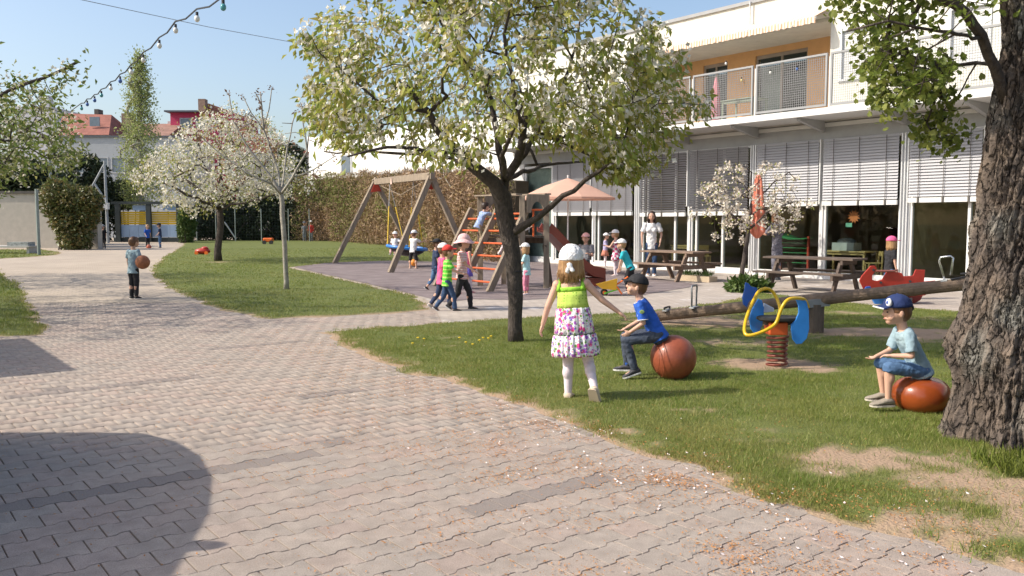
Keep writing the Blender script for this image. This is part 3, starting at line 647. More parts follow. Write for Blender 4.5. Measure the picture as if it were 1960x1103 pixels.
# shelf and picture in the right room
sh = empty('shelf', W(SU(1775, -4.2), -4.2, .1), math.atan2(E.y, E.x), label='dark open shelf inside the right hand room', cat='shelf')
M_dw = mat('dark wood', (.14, .09, .06), .6)
MB().box(-1, -.96, -.2, .2, 0, 1.15).build('side_panel', M_dw, sh, local=True); MB().box(.96, 1, -.2, .2, 0, 1.15).build('side_panel', M_dw, sh, local=True)
for z in (.1, .45, .8, 1.15): MB().box(-.96, .96, -.2, .2, z, z + .03).build('board', M_dw, sh, local=True)
MB().fbox(SU(1745, -4.9), SU(1790, -4.9), -4.98, -4.94, 1.75, 2.6).build('wall_picture', mat('map print', (.30, .38, .26), .7, var=.5, vscale=6), None, label='greenish framed print on the wall of the right hand room', cat='picture')
MB().fbox(SU(1800, -4), SU(1835, -4), -4.15, -3.9, 1.281, 1.5).build('white_box', M_white, None, label='white carton standing on top of the dark shelf', cat='box')
# deck furniture on balcony
table('balcony_table', SU(1410, -.4), -.6, 1.1, .7, .72, 4.062, mat('faded green paint', (.25, .3, .22), .7), 'faded table on the balcony behind the wire mesh')
um = MB(); um.loft([[Vector((math.cos(a) * r, math.sin(a) * r, z)) for a in [k * math.pi / 4 for k in range(8)]] for r, z in ((.10, 0), (.13, .3), (.10, .9), (.03, 1.25))])
uo = empty('folded_parasol', W(SU(1365, .3), .3, 4.075), label='folded pink parasol leaning behind the balcony mesh', cat='parasol'); um.build('cloth', mat('pink cloth', (.62, .22, .26), .85), uo, local=True)
# planter in front of the facade and its plants are built with the other plants
# ------------------------------------------------------------------ far background
def simple_house(name, x0, x1, y, depth, ztop, m, label, roof=None, rh=0, windows=(), rm=None, z0=-.08, cat='building'):
    h = empty(name, ((x0 + x1) / 2, y, 0), label=label, cat=cat)
    MB().box(x0, x1, y, y + depth, z0, ztop).build('wall', m, h)
    if roof == 'gable':     # ridge along x
        MB().add([(x0 - .3, y - .4, ztop), (x1 + .3, y - .4, ztop), (x1 + .3, y + depth / 2, ztop + rh), (x0 - .3, y + depth / 2, ztop + rh), (x0 - .3, y + depth + .4, ztop), (x1 + .3, y + depth + .4, ztop)],
                 [(0, 1, 2, 3), (3, 2, 5, 4), (0, 3, 4), (1, 5, 2), (0, 4, 5, 1)]).build('roof', rm, h)
    elif roof == 'slope':   # falls to the right
        MB().add([(x0, y - .3, ztop + .02), (x1, y - .3, ztop + .02), (x1, y + depth, ztop + .02), (x0, y + depth, ztop + .02), (x0, y - .3, ztop + rh), (x0, y + depth, ztop + rh)], [(0, 1, 4), (3, 5, 2), (0, 4, 5, 3), (1, 2, 5, 4), (0, 3, 2, 1)]).build('roof', rm, h)
    for wx0, wx1, wz0, wz1 in windows:
        f = MB(); t = .09; f.box(wx0, wx1, y - .05, y - .002, wz0, wz0 + t).box(wx0, wx1, y - .05, y - .002, wz1 - t, wz1).box(wx0, wx0 + t, y - .05, y - .002, wz0 + t, wz1 - t).box(wx1 - t, wx1, y - .05, y - .002, wz0 + t, wz1 - t)
        w_ = f.build('window', M_farframe, h); MB().box(wx0 + t, wx1 - t, y - .02, y - .004, wz0 + t, wz1 - t).build('pane', M_farglass, w_)
    return h
M_farframe = mat('far window frame', (.45, .46, .47), .6); M_farglass = mat('far window pane', (.16, .20, .24), .12, spec=.6)
M_tile = mat('red roof tiles', (.31, .125, .095), .85, var=.25, vscale=1.2, bump=.4, bscale=6); M_tileb = mat('brown roof tiles', (.30, .17, .13), .85, var=.25, vscale=1.2)
M_greyb = mat('bluish grey render', (.40, .42, .44), .9, var=.06); M_wr = mat('bright white render', (.80, .79, .76), .9, var=.03)
M_brick = mat('chimney brick', (.30, .20, .15), .9, var=.3)
def px(u, Y): return P(u, 423, Y).x
def pz(v, Y, u=980): return P(u, v, Y).z
Y = 74
wl = [(px(a, Y), px(b_, Y), pz(332, Y), pz(301, Y)) for a, b_ in ((150, 178), (183, 212), (217, 243), (248, 275), (282, 310))] + [(px(a, Y), px(b_, Y), pz(378, Y), pz(350, Y)) for a, b_ in ((183, 212), (217, 243), (248, 275))]
h = simple_house('school_block', px(95, Y), px(345, Y), Y, 9, pz(263, Y), M_greyb, 'long bluish grey building with wide windows behind the gate', windows=wl)
MB().box(px(95, Y) - .1, px(345, Y) + .1, Y - .12, Y + .2, pz(263, Y), pz(260, Y)).build('parapet_cap', M_roof, h)
Y = 84
h = simple_house('red_roofed_house', px(118, Y), px(216, Y), Y, 8, pz(259, Y), mat('pale house render', (.58, .57, .54), .9), 'pale house with a red mansard roof and one skylight', windows=[(px(153, Y), px(175, Y), pz(272, Y), pz(260.5, Y)), (px(176, Y), px(193, Y), pz(272, Y), pz(260.5, Y))])
ro = MB().add([(px(118, Y), Y - .3, pz(259, Y)), (px(217, Y), Y - .3, pz(259, Y)), (px(212, Y + 2), Y + 3, pz(220, Y + 3)), (px(130, Y + 3), Y + 3, pz(217, Y + 3)), (px(118, Y), Y + 8, pz(259, Y)), (px(217, Y), Y + 8, pz(259, Y))], [(0, 1, 2, 3), (1, 5, 2), (0, 3, 4), (3, 2, 5, 4)]).build('roof', M_tile, h)
MB().bar(P(172, 233, Y + .7), P(191, 233, Y + .7), .12, .9).build('skylight', M_farglass, ro)
MB().box(px(188, Y + 3), px(196, Y + 3), Y + 3, Y + 4, pz(219, Y + 3), pz(209, Y + 3)).build('chimney', M_dark, ro)
Y = 86
h = simple_house('brown_roofed_house', px(212, Y), px(318, Y), Y, 9, pz(266, Y), mat('grey house render', (.45, .44, .42), .9), 'house with a brown tiled roof behind the poplar', 'gable', pz(236, Y + 4) - pz(266, Y), windows=[(px(217, Y), px(232, Y), pz(270, Y), pz(252, Y))], rm=M_tileb)
MB().box(px(222, Y), px(238, Y), Y + 2, Y + 3.5, pz(258, Y), pz(212, Y)).build('chimney', M_brick, h)
Y = 95
h = simple_house('tower_house', px(38, Y), px(112, Y), Y, 10, pz(205, Y), mat('pale lilac render', (.60, .58, .62), .9), 'pale tall house partly hidden by the left tree')
MB().box(px(100, Y), px(112, Y), Y - 1, Y, pz(210, Y), pz(185, Y)).build('chimney', mat('pale lilac render', (.6, .58, .62)), h)
Y = 90
M_pink = mat('crimson render', (.52, .06, .13), .85, var=.05)
h = simple_house('crimson_house', px(332, Y), px(455, Y), Y, 8, pz(216, Y), M_pink, 'crimson painted house with a dark flat roof behind the white blossom tree', windows=[(px(350, Y), px(372, Y), pz(245, Y), pz(226, Y)), (px(380, Y), px(400, Y), pz(245, Y), pz(226, Y))])
MB().box(px(312, Y), px(332, Y), Y + 2, Y + 8, -.08, pz(228, Y)).build('side_wing', mat('pale house render', (.58, .57, .54)), h)
MB().box(px(326, Y), px(400, Y), Y - .8, Y + 8, pz(216, Y) + .002, pz(213, Y)).build('roof', M_roof, h)
MB().add([(px(398, Y), Y - .1, pz(216, Y)), (px(455, Y), Y - .1, pz(216, Y)), (px(405, Y), Y - .1, pz(198, Y)), (px(398, Y), Y + 8, pz(216, Y)), (px(455, Y), Y + 8, pz(216, Y)), (px(405, Y), Y + 8, pz(198, Y))], [(0, 1, 2), (3, 5, 4), (0, 2, 5, 3), (1, 4, 5, 2)]).build('gable', M_tile, h)
MB().box(px(392, Y), px(405, Y), Y - 1.0, Y - .2, pz(216, Y), pz(192, Y)).build('chimney', M_brick, h)
Y = 80
h = simple_house('rust_roofed_house', px(455, Y), px(598, Y), Y, 9, pz(293, Y), mat('timber grey render', (.38, .34, .31), .9), 'house with a rust red tiled roof sloping down to the white building', 'slope', pz(240, Y) - pz(293, Y), rm=M_tile, windows=[(px(560, Y), px(582, Y), pz(325, Y), pz(302, Y))])
MB().box(px(508, Y), px(519, Y), Y - .9, Y - .35, pz(262, Y), pz(229, Y)).build('chimney', M_brick, h)
Y = 72
h = empty('white_side_building', (px(700, Y), Y, 0), label='bright white windowless side building above the ivy wall', cat='building')
YA, YB = 80.0, 50.0; xa, xb = px(592, YA), px(985, YB)
def wl(u):
    k = (u - CU) / FPX; t = (k * YA - xa) / ((xb - xa) - k * (YB - YA)); return Vector((xa + (xb - xa) * t, YA + (YB - YA) * t, 0))
def wz(u, v): p_ = wl(u); return Vector((p_.x, p_.y, pz(v, p_.y)))
bk = Vector((YA - YB, xb - xa, 0)).normalized() * 8
MB().prism([wl(592) - Vector((0, 0, .08)), wl(985) - Vector((0, 0, .08)), wz(985, 222), wz(800, 238), wz(660, 262), wz(592, 262)], bk).build('wall', M_wr, h)
o_ = bk.normalized() * -.06
fw_ = MB().prism([wz(655, 334), wz(677, 334), wz(677, 296), wz(655, 296)], o_).build('window', M_farframe, h); MB().prism([wz(658, 332) + o_ * 1.1, wz(674, 332) + o_ * 1.1, wz(674, 299) + o_ * 1.1, wz(658, 299) + o_ * 1.1], o_ * .3).build('pane', M_farglass, fw_)
MB().tube([(px(654, 76), 76, pz(262, 76)), (px(654, 76), 76, pz(213, 76))], [.5, .62], 12).build('vent_pipe', mat('grey metal', (.33, .34, .35), .6), h)
# garden wall, left
Y = 46
wall = empty('garden_wall', (px(90, Y), Y, 0), label='beige rendered garden wall with dark coping at the left', cat='wall')
M_bw = mat('beige wall render', (.47, .43, .37), .92, var=.1, bump=.3, bscale=12)
MB().box(px(-150, Y), px(118, Y), Y, Y + .3, -.05, pz(371, Y)).build('rendered_wall', M_bw, wall)
MB().box(px(-150, Y), px(120, Y), Y - .1, Y + .4, pz(371, Y) + .002, pz(366, Y)).build('coping', M_dark, wall)
MB().tube([(px(118, Y + 1.9), Y + 1.9, -.05), (px(118, Y + 1.9), Y + 1.9, pz(372, Y))], 1.7, 28).build('rounded_end', M_bw, wall, smooth=False)
Y2 = 44.5; MB().box(px(160, Y2), px(186, Y2), Y2, Y2 + .5, -.05, pz(390, Y2)).build('pillar', M_bw, wall)
# goal like frame and trampoline
fr = empty('tubular_frame', G(75, 489), label='tall grey green tubular frame post beside the beige wall', cat='frame')
g = G(75, 489); MB().tube([g, (g.x, g.y, pz(362, g.y))], .07).build('post', mat('grey green metal', (.24, .28, .26), .6), fr)
tr = empty('low_table', G(35, 486), label='low grey table with a mesh top beside the frame post', cat='table')
g = G(35, 486); MB().box(g.x - 2.0, g.x + .75, g.y - .5, g.y + .5, .30, .36).build('table_top', M_conc, tr)
MB().box(g.x - .3, g.x + .6, g.y - .3, g.y + .3, .361, .52).build('grey_net_pile', mat('grey net', (.30, .32, .30), .9, var=.5, vscale=8), tr)
for a in (-1.9, .65): MB().box(g.x + a - .05, g.x + a + .05, g.y - .4, g.y + .4, 0, .299).build('leg', M_conc, tr)
# street pole with braces and box
g = G(207, 466); pl = empty('lamp_pole', g, label='pale leaning pole with diagonal braces and a small white box', cat='pole')
Yp = g.y; top = P(200, 308, Yp)
M_pole = mat('pale pole metal', (.33, .35, .36), .6)
MB().tube([g, top], [.10, .08]).build('pole', M_pole, pl)
MB().tube([P(201, 312, Yp), P(174, 362, Yp)], .07).build('brace', M_pole, pl); MB().tube([P(201, 382, Yp), P(181, 352, Yp)], .07).build('brace', M_pole, pl)
MB().bar(P(203, 388, Yp - .2), P(203, 401, Yp - .2), .32, .3).build('box', M_white, pl)
pl2 = empty('thin_pole', G(102, 470), label='thin pale pole rising out of the left shrubs', cat='pole'); MB().tube([(px(102, 50), 50, 0), (px(99, 50), 50, pz(288, 50))], .09).build('pole', M_pole, pl2)
# gate with yellow and blue boards
Y = 59
gt = empty('yard_gate', (px(285, Y), Y, 0), label='dark steel gate with yellow boards above pale blue boards', cat='gate')
M_gs = mat('dark green steel', (.03, .04, .04), .6); M_yel = mat('yellow board', (.50, .33, .015), .8, var=.1); M_blu = mat('pale blue board', (.26, .36, .50), .8, var=.08)
for u in (226, 285, 343): MB().box(px(u, Y) - .16, px(u, Y) + .16, Y - .1, Y + .1, 0, pz(388, Y)).build('post', M_gs, gt)
MB().box(px(215, Y), px(345, Y), Y - .13, Y + .13, pz(391, Y), pz(386, Y)).build('top_beam', M_gs, gt)
MB().box(px(215, Y), px(345, Y), Y + .10, Y + .22, 0, pz(455, Y)).build('base_board', M_gs, gt)
for a, b_ in ((228, 281), (289, 341)):
    for k in range(6):
        z0 = pz(430, Y) + (pz(405, Y) - pz(430, Y)) * k / 6; MB().box(px(a, Y), px(b_, Y), Y + .1, Y + .15, z0 + .01, z0 + (pz(405, Y) - pz(430, Y)) / 6 - .012).build('yellow_board', M_yel, gt)
    for k in range(3):
        x0 = px(a, Y) + (px(b_, Y) - px(a, Y)) * k / 3; MB().box(x0 + .01, x0 + (px(b_, Y) - px(a, Y)) / 3 - .01, Y + .1, Y + .14, pz(454, Y), pz(431, Y)).build('blue_board', M_blu, gt)
    MB().box(px(a, Y) + (.9 if a < 250 else .8), px(b_, Y) - .1, Y + .1, Y + .14, pz(403, Y), pz(393, Y)).build('blue_board', M_blu, gt)
M_gpost = mat('grey green metal', (.24, .28, .26), .6)
# mesh fence in front of the dark hedge
fn = empty('mesh_fence', (px(460, 61), 61, 0), label='grey mesh fence with thin posts in front of the dark hedge', cat='fence')
for u in (322, 376, 413, 450, 500, 552, 592): MB().tube([(px(u, 60.5), 60.5, 0), (px(u, 60.5), 60.5, pz(400, 60.5))], .04, 6).build('post', M_gpost, fn)
MB().tube([P(430, 425, 60.5), P(452, 458, 60.5)], .05, 6).build('brace', M_pole, fn)
wm = MB()
for k in range(13): z = .1 + k * .2; wm.box(px(346, 60.6), px(600, 60.6), 60.6, 60.606, z, z + .008)
x = px(346, 60.6)
while x < px(600, 60.6): wm.box(x, x + .008, 60.61, 60.616, .1, 2.55); x += .2
wm.build('wire_mesh', M_gs, fn, kind='stuff')
# festoon lights and span wires
a, b_ = P(427, -4, 8.0), P(150, 205, 16.0)
bp = [(427, 4, 'teal'), (377, 27, 'white'), (336, 50, 'white'), (305, 80, 'white'), (274, 108, 'white'), (251, 131, 'white'), (230, 149, 'blue'), (212, 163, 'white'), (194, 177, 'teal'), (181, 187, 'blue'), (167, 195, 'blue'), (156, 203, 'teal')]
pts = []; bpts = []
for i, (u, v, c) in enumerate(bp):
    t = i / (len(bp) - 1); X0 = a.lerp(b_, t); k = (u - CU) / FPX
    # depth on the cable line where it crosses this sight line
    dx = b_.x - a.x; dy = b_.y - a.y; tt = (k * a.y - a.x) / (dx - k * dy); Yc = a.y + tt * dy
    q = P(u, v, Yc); bpts.append(q); pts.append(q + Vector((0, 0, .05)))
cable = [a + (pts[0] - pts[1]) * 2 + Vector((0, 0, .1))]
for i in range(len(pts)):
    cable.append(pts[i])
    if i < len(pts) - 1: cable.append(pts[i].lerp(pts[i + 1], .5) - Vector((0, 0, .035)))
cable.append(pts[-1] + (pts[-1] - pts[-2]) * 2)
cab = MB().tube(cable, .009, 6).build('festoon_cable', M_black, None, label='sagging black cable carrying coloured bulbs across the sky', cat='cable')
plc = ['first from the top of the picture', 'second from the top', 'third from the top', 'fourth from the top', 'fifth from the top, before the poplar tip', 'sixth from the top, left of the poplar', 'seventh from the top', 'eighth from the top', 'fourth from the lower end', 'third from the lower end', 'second from the lower end', 'last one at the lower end by the left tree']
for i, q in enumerate(bpts): bulb('light_bulb', q, BC[bp[i][2]], '%s bulb on the festoon cable, %s' % (bp[i][2], plc[i]), r=.028)
MB().tube([P(120, -8, 14), P(400, 52, 17), P(620, 92, 20)], .006, 5).build('span_wire', mat('grey wire', (.3, .32, .35), .5), None, label='thin straight wire crossing the sky behind the festoon cable', cat='wire')
# ------------------------------------------------------------------ trees
def rhombi(name, C, D, S, L, Wd, m, parent, tint=None, fold=.25, kind='stuff', label=None):
    """leaf shaped quads: base C, axis D, side S (n,3), length L, width Wd"""
    D = D / np.linalg.norm(D, axis=1, keepdims=True); S = S - D * np.sum(S * D, 1, keepdims=True); S /= np.linalg.norm(S, axis=1, keepdims=True) + 1e-9
    Nn = np.cross(D, S); L = L[:, None]; Wd = Wd[:, None]
    mid = C + D * L * .45
    V = np.stack([C, mid + S * Wd / 2 + Nn * Wd * fold, C + D * L - Nn * L * .12, mid - S * Wd / 2 + Nn * Wd * fold], 1).reshape(-1, 3)
    n = len(C); at = {'tint': np.repeat(tint if tint is not None else np.zeros(n), 4)}
    b_ = np.arange(n) * 4; F = np.concatenate([np.stack([b_, b_ + 1, b_ + 2], 1), np.stack([b_, b_ + 2, b_ + 3], 1)])
    return fast(name, V, F, m, parent, attrs=at, kind=kind, label=label)
def rdir(n):
    v = NR.normal(size=(n, 3)); return v / np.linalg.norm(v, axis=1, keepdims=True)
def grow(limbs, targets, step=.22, limb_w=0, limb_r=None, droop=.0, wig=.03, r_tip=.004, expo=2.4, trunk_r=None, seed=1, horiz=0.0):
    """limbs: polylines (each starts on an earlier one). targets joined to the nearest wood in order of distance."""
    rr = np.random.default_rng(seed)
    pos = []; par = []; lends = []; fixed = {}
    def add(p, q): pos.append(np.array(p, float)); par.append(q); return len(pos) - 1
    for li, lm in enumerate(limbs):
        lm = [np.array(p, float) for p in lm]
        if li == 0: cur = add(lm[0], -1)
        else: A = np.array(pos); cur = int(np.argmin(np.linalg.norm(A - lm[0], axis=1)))
        for j in range(1, len(lm)):
            a = pos[cur].copy(); b_ = lm[j]; n = max(1, int(np.linalg.norm(b_ - a) / step))
            for k in range(1, n + 1):
                q = a + (b_ - a) * k / n + (rr.normal(size=3) * wig * .6 if k < n else 0); cur = add(q, cur)
                if limb_r: tt_ = (j - 1 + k / n) / (len(lm) - 1); fixed[cur] = limb_r[li][0] + (limb_r[li][1] - limb_r[li][0]) * tt_
        lends.append(cur)
    nl = len(pos); o = np.array(targets); base = np.array(limbs[0][-1])
    o = o[np.argsort(np.linalg.norm(o - base, axis=1))]
    cap = len(pos) + len(o) * 12; A = np.zeros((cap, 3)); A[:len(pos)] = pos; tips = []
    n0 = max(3, int(len(limbs[0])))
    lock = int(.55 * max(1, np.linalg.norm(np.array(limbs[0][-1]) - np.array(limbs[0][0])) / step))
    for t in o:
        cnt = len(pos); dv = A[lock:cnt] - t; d = np.linalg.norm(dv, axis=1) + horiz * np.clip(dv[:, 2], 0, None)
        j = int(np.argmin(d)) + lock; a = pos[j]; dd = np.linalg.norm(t - a); n = max(1, int(dd / step)); cur = j
        g = pos[j] - pos[par[j]] if par[j] >= 0 else np.array([0, 0, 1.0]); g = g / (np.linalg.norm(g) + 1e-6)
        for k in range(1, n + 1):
            f = k / n; q = a + (t - a) * f + g * dd * .22 * f * (1 - f) * 2 + np.array([0, 0, droop * dd * f * (1 - f)]) + (rr.normal(size=3) * wig if k < n else 0)
            cur = add(q, cur); A[len(pos) - 1] = q
        tips.append(cur)
    n = len(pos); load = np.zeros(n)
    for t in tips: load[t] += 1
    for li in limbs: pass
    ch = [[] for _ in range(n)]
    for i in range(n - 1, -1, -1):
        if load[i] == 0: load[i] = .6
        if par[i] >= 0: load[par[i]] += load[i]; ch[par[i]].append(i)
    # number of tips carried -> radius
    cnt = np.zeros(n); le_ = set(lends[1:])
    for i in range(n - 1, -1, -1):
        if not ch[i]: cnt[i] = 1
        if i in le_: cnt[i] += limb_w
        if par[i] >= 0: cnt[par[i]] += cnt[i]
    rad = r_tip * cnt ** (1 / expo)
    if trunk_r:
        k = trunk_r / rad[0]; rad = r_tip + (rad - r_tip) * (trunk_r - r_tip) / (rad[0] - r_tip)
    for i, r_ in fixed.items(): rad[i] = r_
    if limb_r: rad[0] = limb_r[0][0]
    return np.array(pos), par, ch, rad, tips
def wood_mesh(name, pos, par, ch, rad, m, parent, flare=1.35, nmin=5, nmax=14, rough=.0):
    mb = MB(); stack = [(0, None)]
    while stack:
        st_, pre = stack.pop(); chain = ([pre] if pre is not None else []) + [st_]; cur = st_
        while ch[cur]:
            c = sorted(ch[cur], key=lambda q: -rad[q]); 
            for o_ in c[1:]: stack.append((o_, cur))
            cur = c[0]; chain.append(cur)
        if len(chain) < 2: continue
        rr_ = [rad[q] for q in chain]
        if pre is not None: rr_[0] = min(rad[pre] * .8, rr_[1] * 1.35)
        else: rr_[0] *= flare; rr_[1] *= 1 + (flare - 1) * .3
        n = max(nmin, min(nmax, int(rr_[0] * 160)))
        if rough: rr_ = [r * (1 + R.uniform(-rough, rough)) for r in rr_]
        mb.tube([pos[q] for q in chain], rr_, n, caps=True)
    return mb.build(name, m, parent, smooth=True)
M_bark = mat('dark cherry bark', (.10, .080, .068), .92, vscale=22, var=.4, bump=1.0, bscale=55, stretch=(1, 1, .5), col2=(.045, .036, .032))
M_barkl = mat('light grey bark', (.42, .39, .33), .9, vscale=12, bump=.5, bscale=60, col2=(.24, .22, .18))
M_leaf = mat('young cherry leaf', (.42, .44, .10), .5, vscale=3, var=.3, tint=(.40, .34, .10), trans=.45, spec=.35, col2=(.22, .31, .06))
M_petal = mat('white blossom petal', (.80, .77, .68), .7, vscale=3, var=.03, tint=(.62, .54, .36), trans=.28)
def clusters(T, nleaf, nflow, leafL, petL, crown_c, parent, lm=M_leaf, pm_=M_petal, hang=.5, spread=.09, names=('leaves', 'blossoms'), flow_spread=None, pet=4):
    T = np.asarray(T); n = len(T)
    if nleaf:
        C = np.repeat(T, nleaf, 0) + NR.normal(size=(n * nleaf, 3)) * spread
        out = C - np.array(crown_c); out /= np.linalg.norm(out, axis=1, keepdims=True) + 1e-6
        D = rdir(len(C)) * .8 + out * .5 + np.array([0, 0, -hang]); L = leafL * NR.uniform(.55, 1.25, len(C))
        tn = np.clip(NR.random(len(C)) ** 2 + .3 * NR.normal(size=len(C)), 0, 1)
        rhombi(names[0], C, D, rdir(len(C)), L, L * NR.uniform(.38, .55, len(C)), lm, parent, tn)
    if nflow:
        fs = flow_spread or spread * .75
        k = NR.random(n) < .85; Tf = T[k]; off = NR.normal(size=(len(Tf), 3)) * spread * .5
        C = np.repeat(Tf + off, nflow, 0) + NR.normal(size=(len(Tf) * nflow, 3)) * fs
        out = C - np.array(crown_c); out /= np.linalg.norm(out, axis=1, keepdims=True) + 1e-6
        F0 = rdir(len(C)) + out * .6; F0 /= np.linalg.norm(F0, axis=1, keepdims=True)
        X = np.cross(F0, rdir(len(C))); X /= np.linalg.norm(X, axis=1, keepdims=True); Yv = np.cross(F0, X); cs = []; ds = []; ss = []
        for j in range(pet):
            a = 2 * math.pi * j / pet; d = X * math.cos(a) + Yv * math.sin(a); cs.append(C); ds.append(d + F0 * .25); ss.append(np.cross(F0, d))
        L = np.tile(petL * NR.uniform(.8, 1.2, len(C)), pet); tn = np.tile(np.clip(NR.random(len(C)) ** 4, 0, 1), pet)
        rhombi(names[1], np.concatenate(cs), np.concatenate(ds), np.concatenate(ss), L, L * .95, pm_, parent, tn, fold=.1)
def crown_pts(n, c, r, shell=.55, seed=1, hole=0.0, squash_low=None, filt=None):
    rr = np.random.default_rng(seed); out = []
    while len(out) < n:
        d = rr.normal(size=3); d /= np.linalg.norm(d); q = rr.random() ** (1 / 3) * (1 - shell) + shell if rr.random() < .75 else rr.random() ** .5
        p = np.array(c) + d * q * np.array(r)
        if hole and nz2(np.array([p[0] * 1.0 + 5]), np.array([p[2] * 1.0 + p[1] * .7]), seed, 1.1, 2)[0] < hole: continue
        if filt is not None and not filt(p): continue
        out.append(p)
    return np.array(out)
# --- the big cherry in front
tb = G(988, 657); Yt = tb.y
ct = empty('cherry_tree', tb, label='cherry tree with white blossom and fresh green leaves in the middle of the front lawn', cat='tree')
def q(u, v, dy=0): return tuple(P(u, v, Yt + dy))
limbs = [
    [q(988, 660), q(986, 600), q(985, 540), q(982, 490), q(974, 450), q(966, 412), q(962, 378)],
    [q(978, 455), q(1010, 428, -.15), q(1055, 395, -.35), q(1120, 345, -.6), q(1160, 318, -.8)],
    [q(964, 385), q(945, 350, -.1), q(905, 318, -.1), q(875, 290, -.2), q(835, 245, -.3), q(822, 215, -.35), q(760, 150, -.5)],
    [q(964, 385), q(966, 345, .1), q(962, 310, .1), q(952, 255, .2), q(940, 190, .3)],
    [q(966, 345, .1), q(990, 310, .0), q(1000, 262, -.2), q(1006, 215, -.2)],
    [q(990, 310, 0), q(1025, 260, .3), q(1050, 215, .5), q(1090, 130, .8), q(1110, 40, 1.0)],
    [q(940, 190, .3), q(905, 140, .2), q(880, 85, 0), q(842, 40, -.1), q(835, -20, -.1)],
    [q(1000, 262, -.2), q(985, 180, -.6), q(965, 66, -.8), q(980, 0, -.9)],
    [q(905, 318, -.1), q(850, 300, .5), q(780, 295, .9), q(700, 290, 1.0), q(620, 290, 1.1)],
    [q(875, 290, -.2), q(820, 292, -.7), q(740, 282, -1.0), q(665, 300, -1.2)],
    [q(1025, 260, .3), q(1110, 260, .8), q(1200, 262, 1.0), q(1260, 250, 1.1)],
    [q(966, 345, .1), q(1030, 320, 1.0), q(1120, 310, 1.5)],
    [q(822, 215, -.35), q(740, 210, -.4), q(660, 140, -.5), q(610, 100, -.5)],
    [q(966, 345, .1), q(960, 300, -1.0), q(1000, 200, -1.6)]]
cc = P(975, 150, Yt); cr = (2.55, 2.4, 2.05)
def filt(p):
    d = p[1]; sc_ = FPX / d; u = CU + p[0] * sc_; v = HZ - (p[2] - CAMH) * sc_
    if v > 375 or u < 560 or u > 1375: return False
    low = np.interp(u, [560, 600, 680, 760, 820, 860, 905, 940, 1010, 1060, 1105, 1140, 1200, 1250, 1300, 1375], [120, 262, 292, 292, 315, 325, 310, 265, 262, 272, 285, 318, 340, 305, 275, 270])
    if v > low: return False
    left = np.interp(v, [-200, 0, 60, 130, 200, 260, 300], [700, 655, 600, 565, 600, 590, 610]); right = np.interp(v, [-200, 0, 60, 110, 170, 200, 240, 300, 380], [1160, 1185, 1240, 1285, 1330, 1375, 1310, 1350, 1200])
    return left < u < right
T = np.concatenate([crown_pts(365, P(940, 150, Yt), (2.3, 2.3, 2.0), .45, 3, hole=.46, filt=filt), crown_pts(68, P(1190, 200, Yt), (1.2, 1.0, .95), .35, 9, hole=.46, filt=filt), crown_pts(72, P(680, 190, Yt), (.95, 1.0, 1.0), .4, 10, hole=.45, filt=filt), crown_pts(16, P(1150, 335, Yt - .5), (.7, .5, .3), .3, 12, filt=filt), crown_pts(260, P(960, -110, Yt), (1.6, 1.8, .9), .4, 13)])
pos, par, ch, rad, tips = grow(limbs, T, .16, 20, [(.078, .115), (.052, .016), (.095, .020), (.062, .032), (.062, .035), (.045, .012), (.034, .013), (.034, .012), (.030, .010), (.032, .010), (.030, .010), (.034, .012), (.022, .008), (.034, .015)], .05, .025, .0045, 2.15, trunk_r=.070, seed=4, horiz=.2)
wood_mesh('trunk', pos, par, ch, rad, M_bark, ct, 1.25, rough=.05)
clusters(T, 19, 20, .105, .029, tuple(cc), ct, spread=.075, flow_spread=.060, hang=.8)
MB().tube([P(986, 520, Yt) + Vector((math.cos(a) * .088, math.sin(a) * .088, 0)) for a in [k * math.pi / 8 for k in range(17)]], .008, 6).build('tree_tie', M_black, ct)
# --- white blossom tree on the back lawn
tb = G(418, 501); Yw = tb.y
wt = empty('blossom_tree', tb, label='broad tree covered in white blossom on the back lawn', cat='tree')
def q(u, v, dy=0): return tuple(P(u, v, Yw + dy))
lw = [[q(418, 502), q(419, 460), q(422, 420), q(420, 400)], [q(420, 400), q(390, 370), q(350, 340)], [q(420, 400), q(450, 365, 1), q(490, 330, 1)], [q(420, 400), q(425, 350, -1), q(420, 290, -1)], [q(420, 400), q(380, 380, -1.5), q(310, 350, -2)], [q(420, 400), q(480, 385, -1), q(540, 370, -1)]]
def f2(p):
    d = p[1]; u = CU + p[0] * FPX / d; v = HZ - (p[2] - CAMH) * FPX / d
    if v > np.interp(u, [260, 300, 380, 420, 480, 600], [350, 385, 405, 400, 392, 360]): return False
    return v > np.interp(u, [255, 290, 340, 375, 405, 450, 520, 560, 600], [335, 305, 272, 240, 215, 208, 235, 290, 350])
T = crown_pts(500, P(428, 318, Yw), (3.35, 3.0, 2.3), .45, 21, hole=.34, filt=f2)
pos, par, ch, rad, tips = grow(lw, T, .35, 8, None, .05, .05, .006, 2.3, trunk_r=.115, seed=5)
wood_mesh('trunk', pos, par, ch, rad, M_bark, wt, 1.3)
clusters(T, 9, 17, .10, .048, tuple(P(428, 318, Yw)), wt, spread=.15)
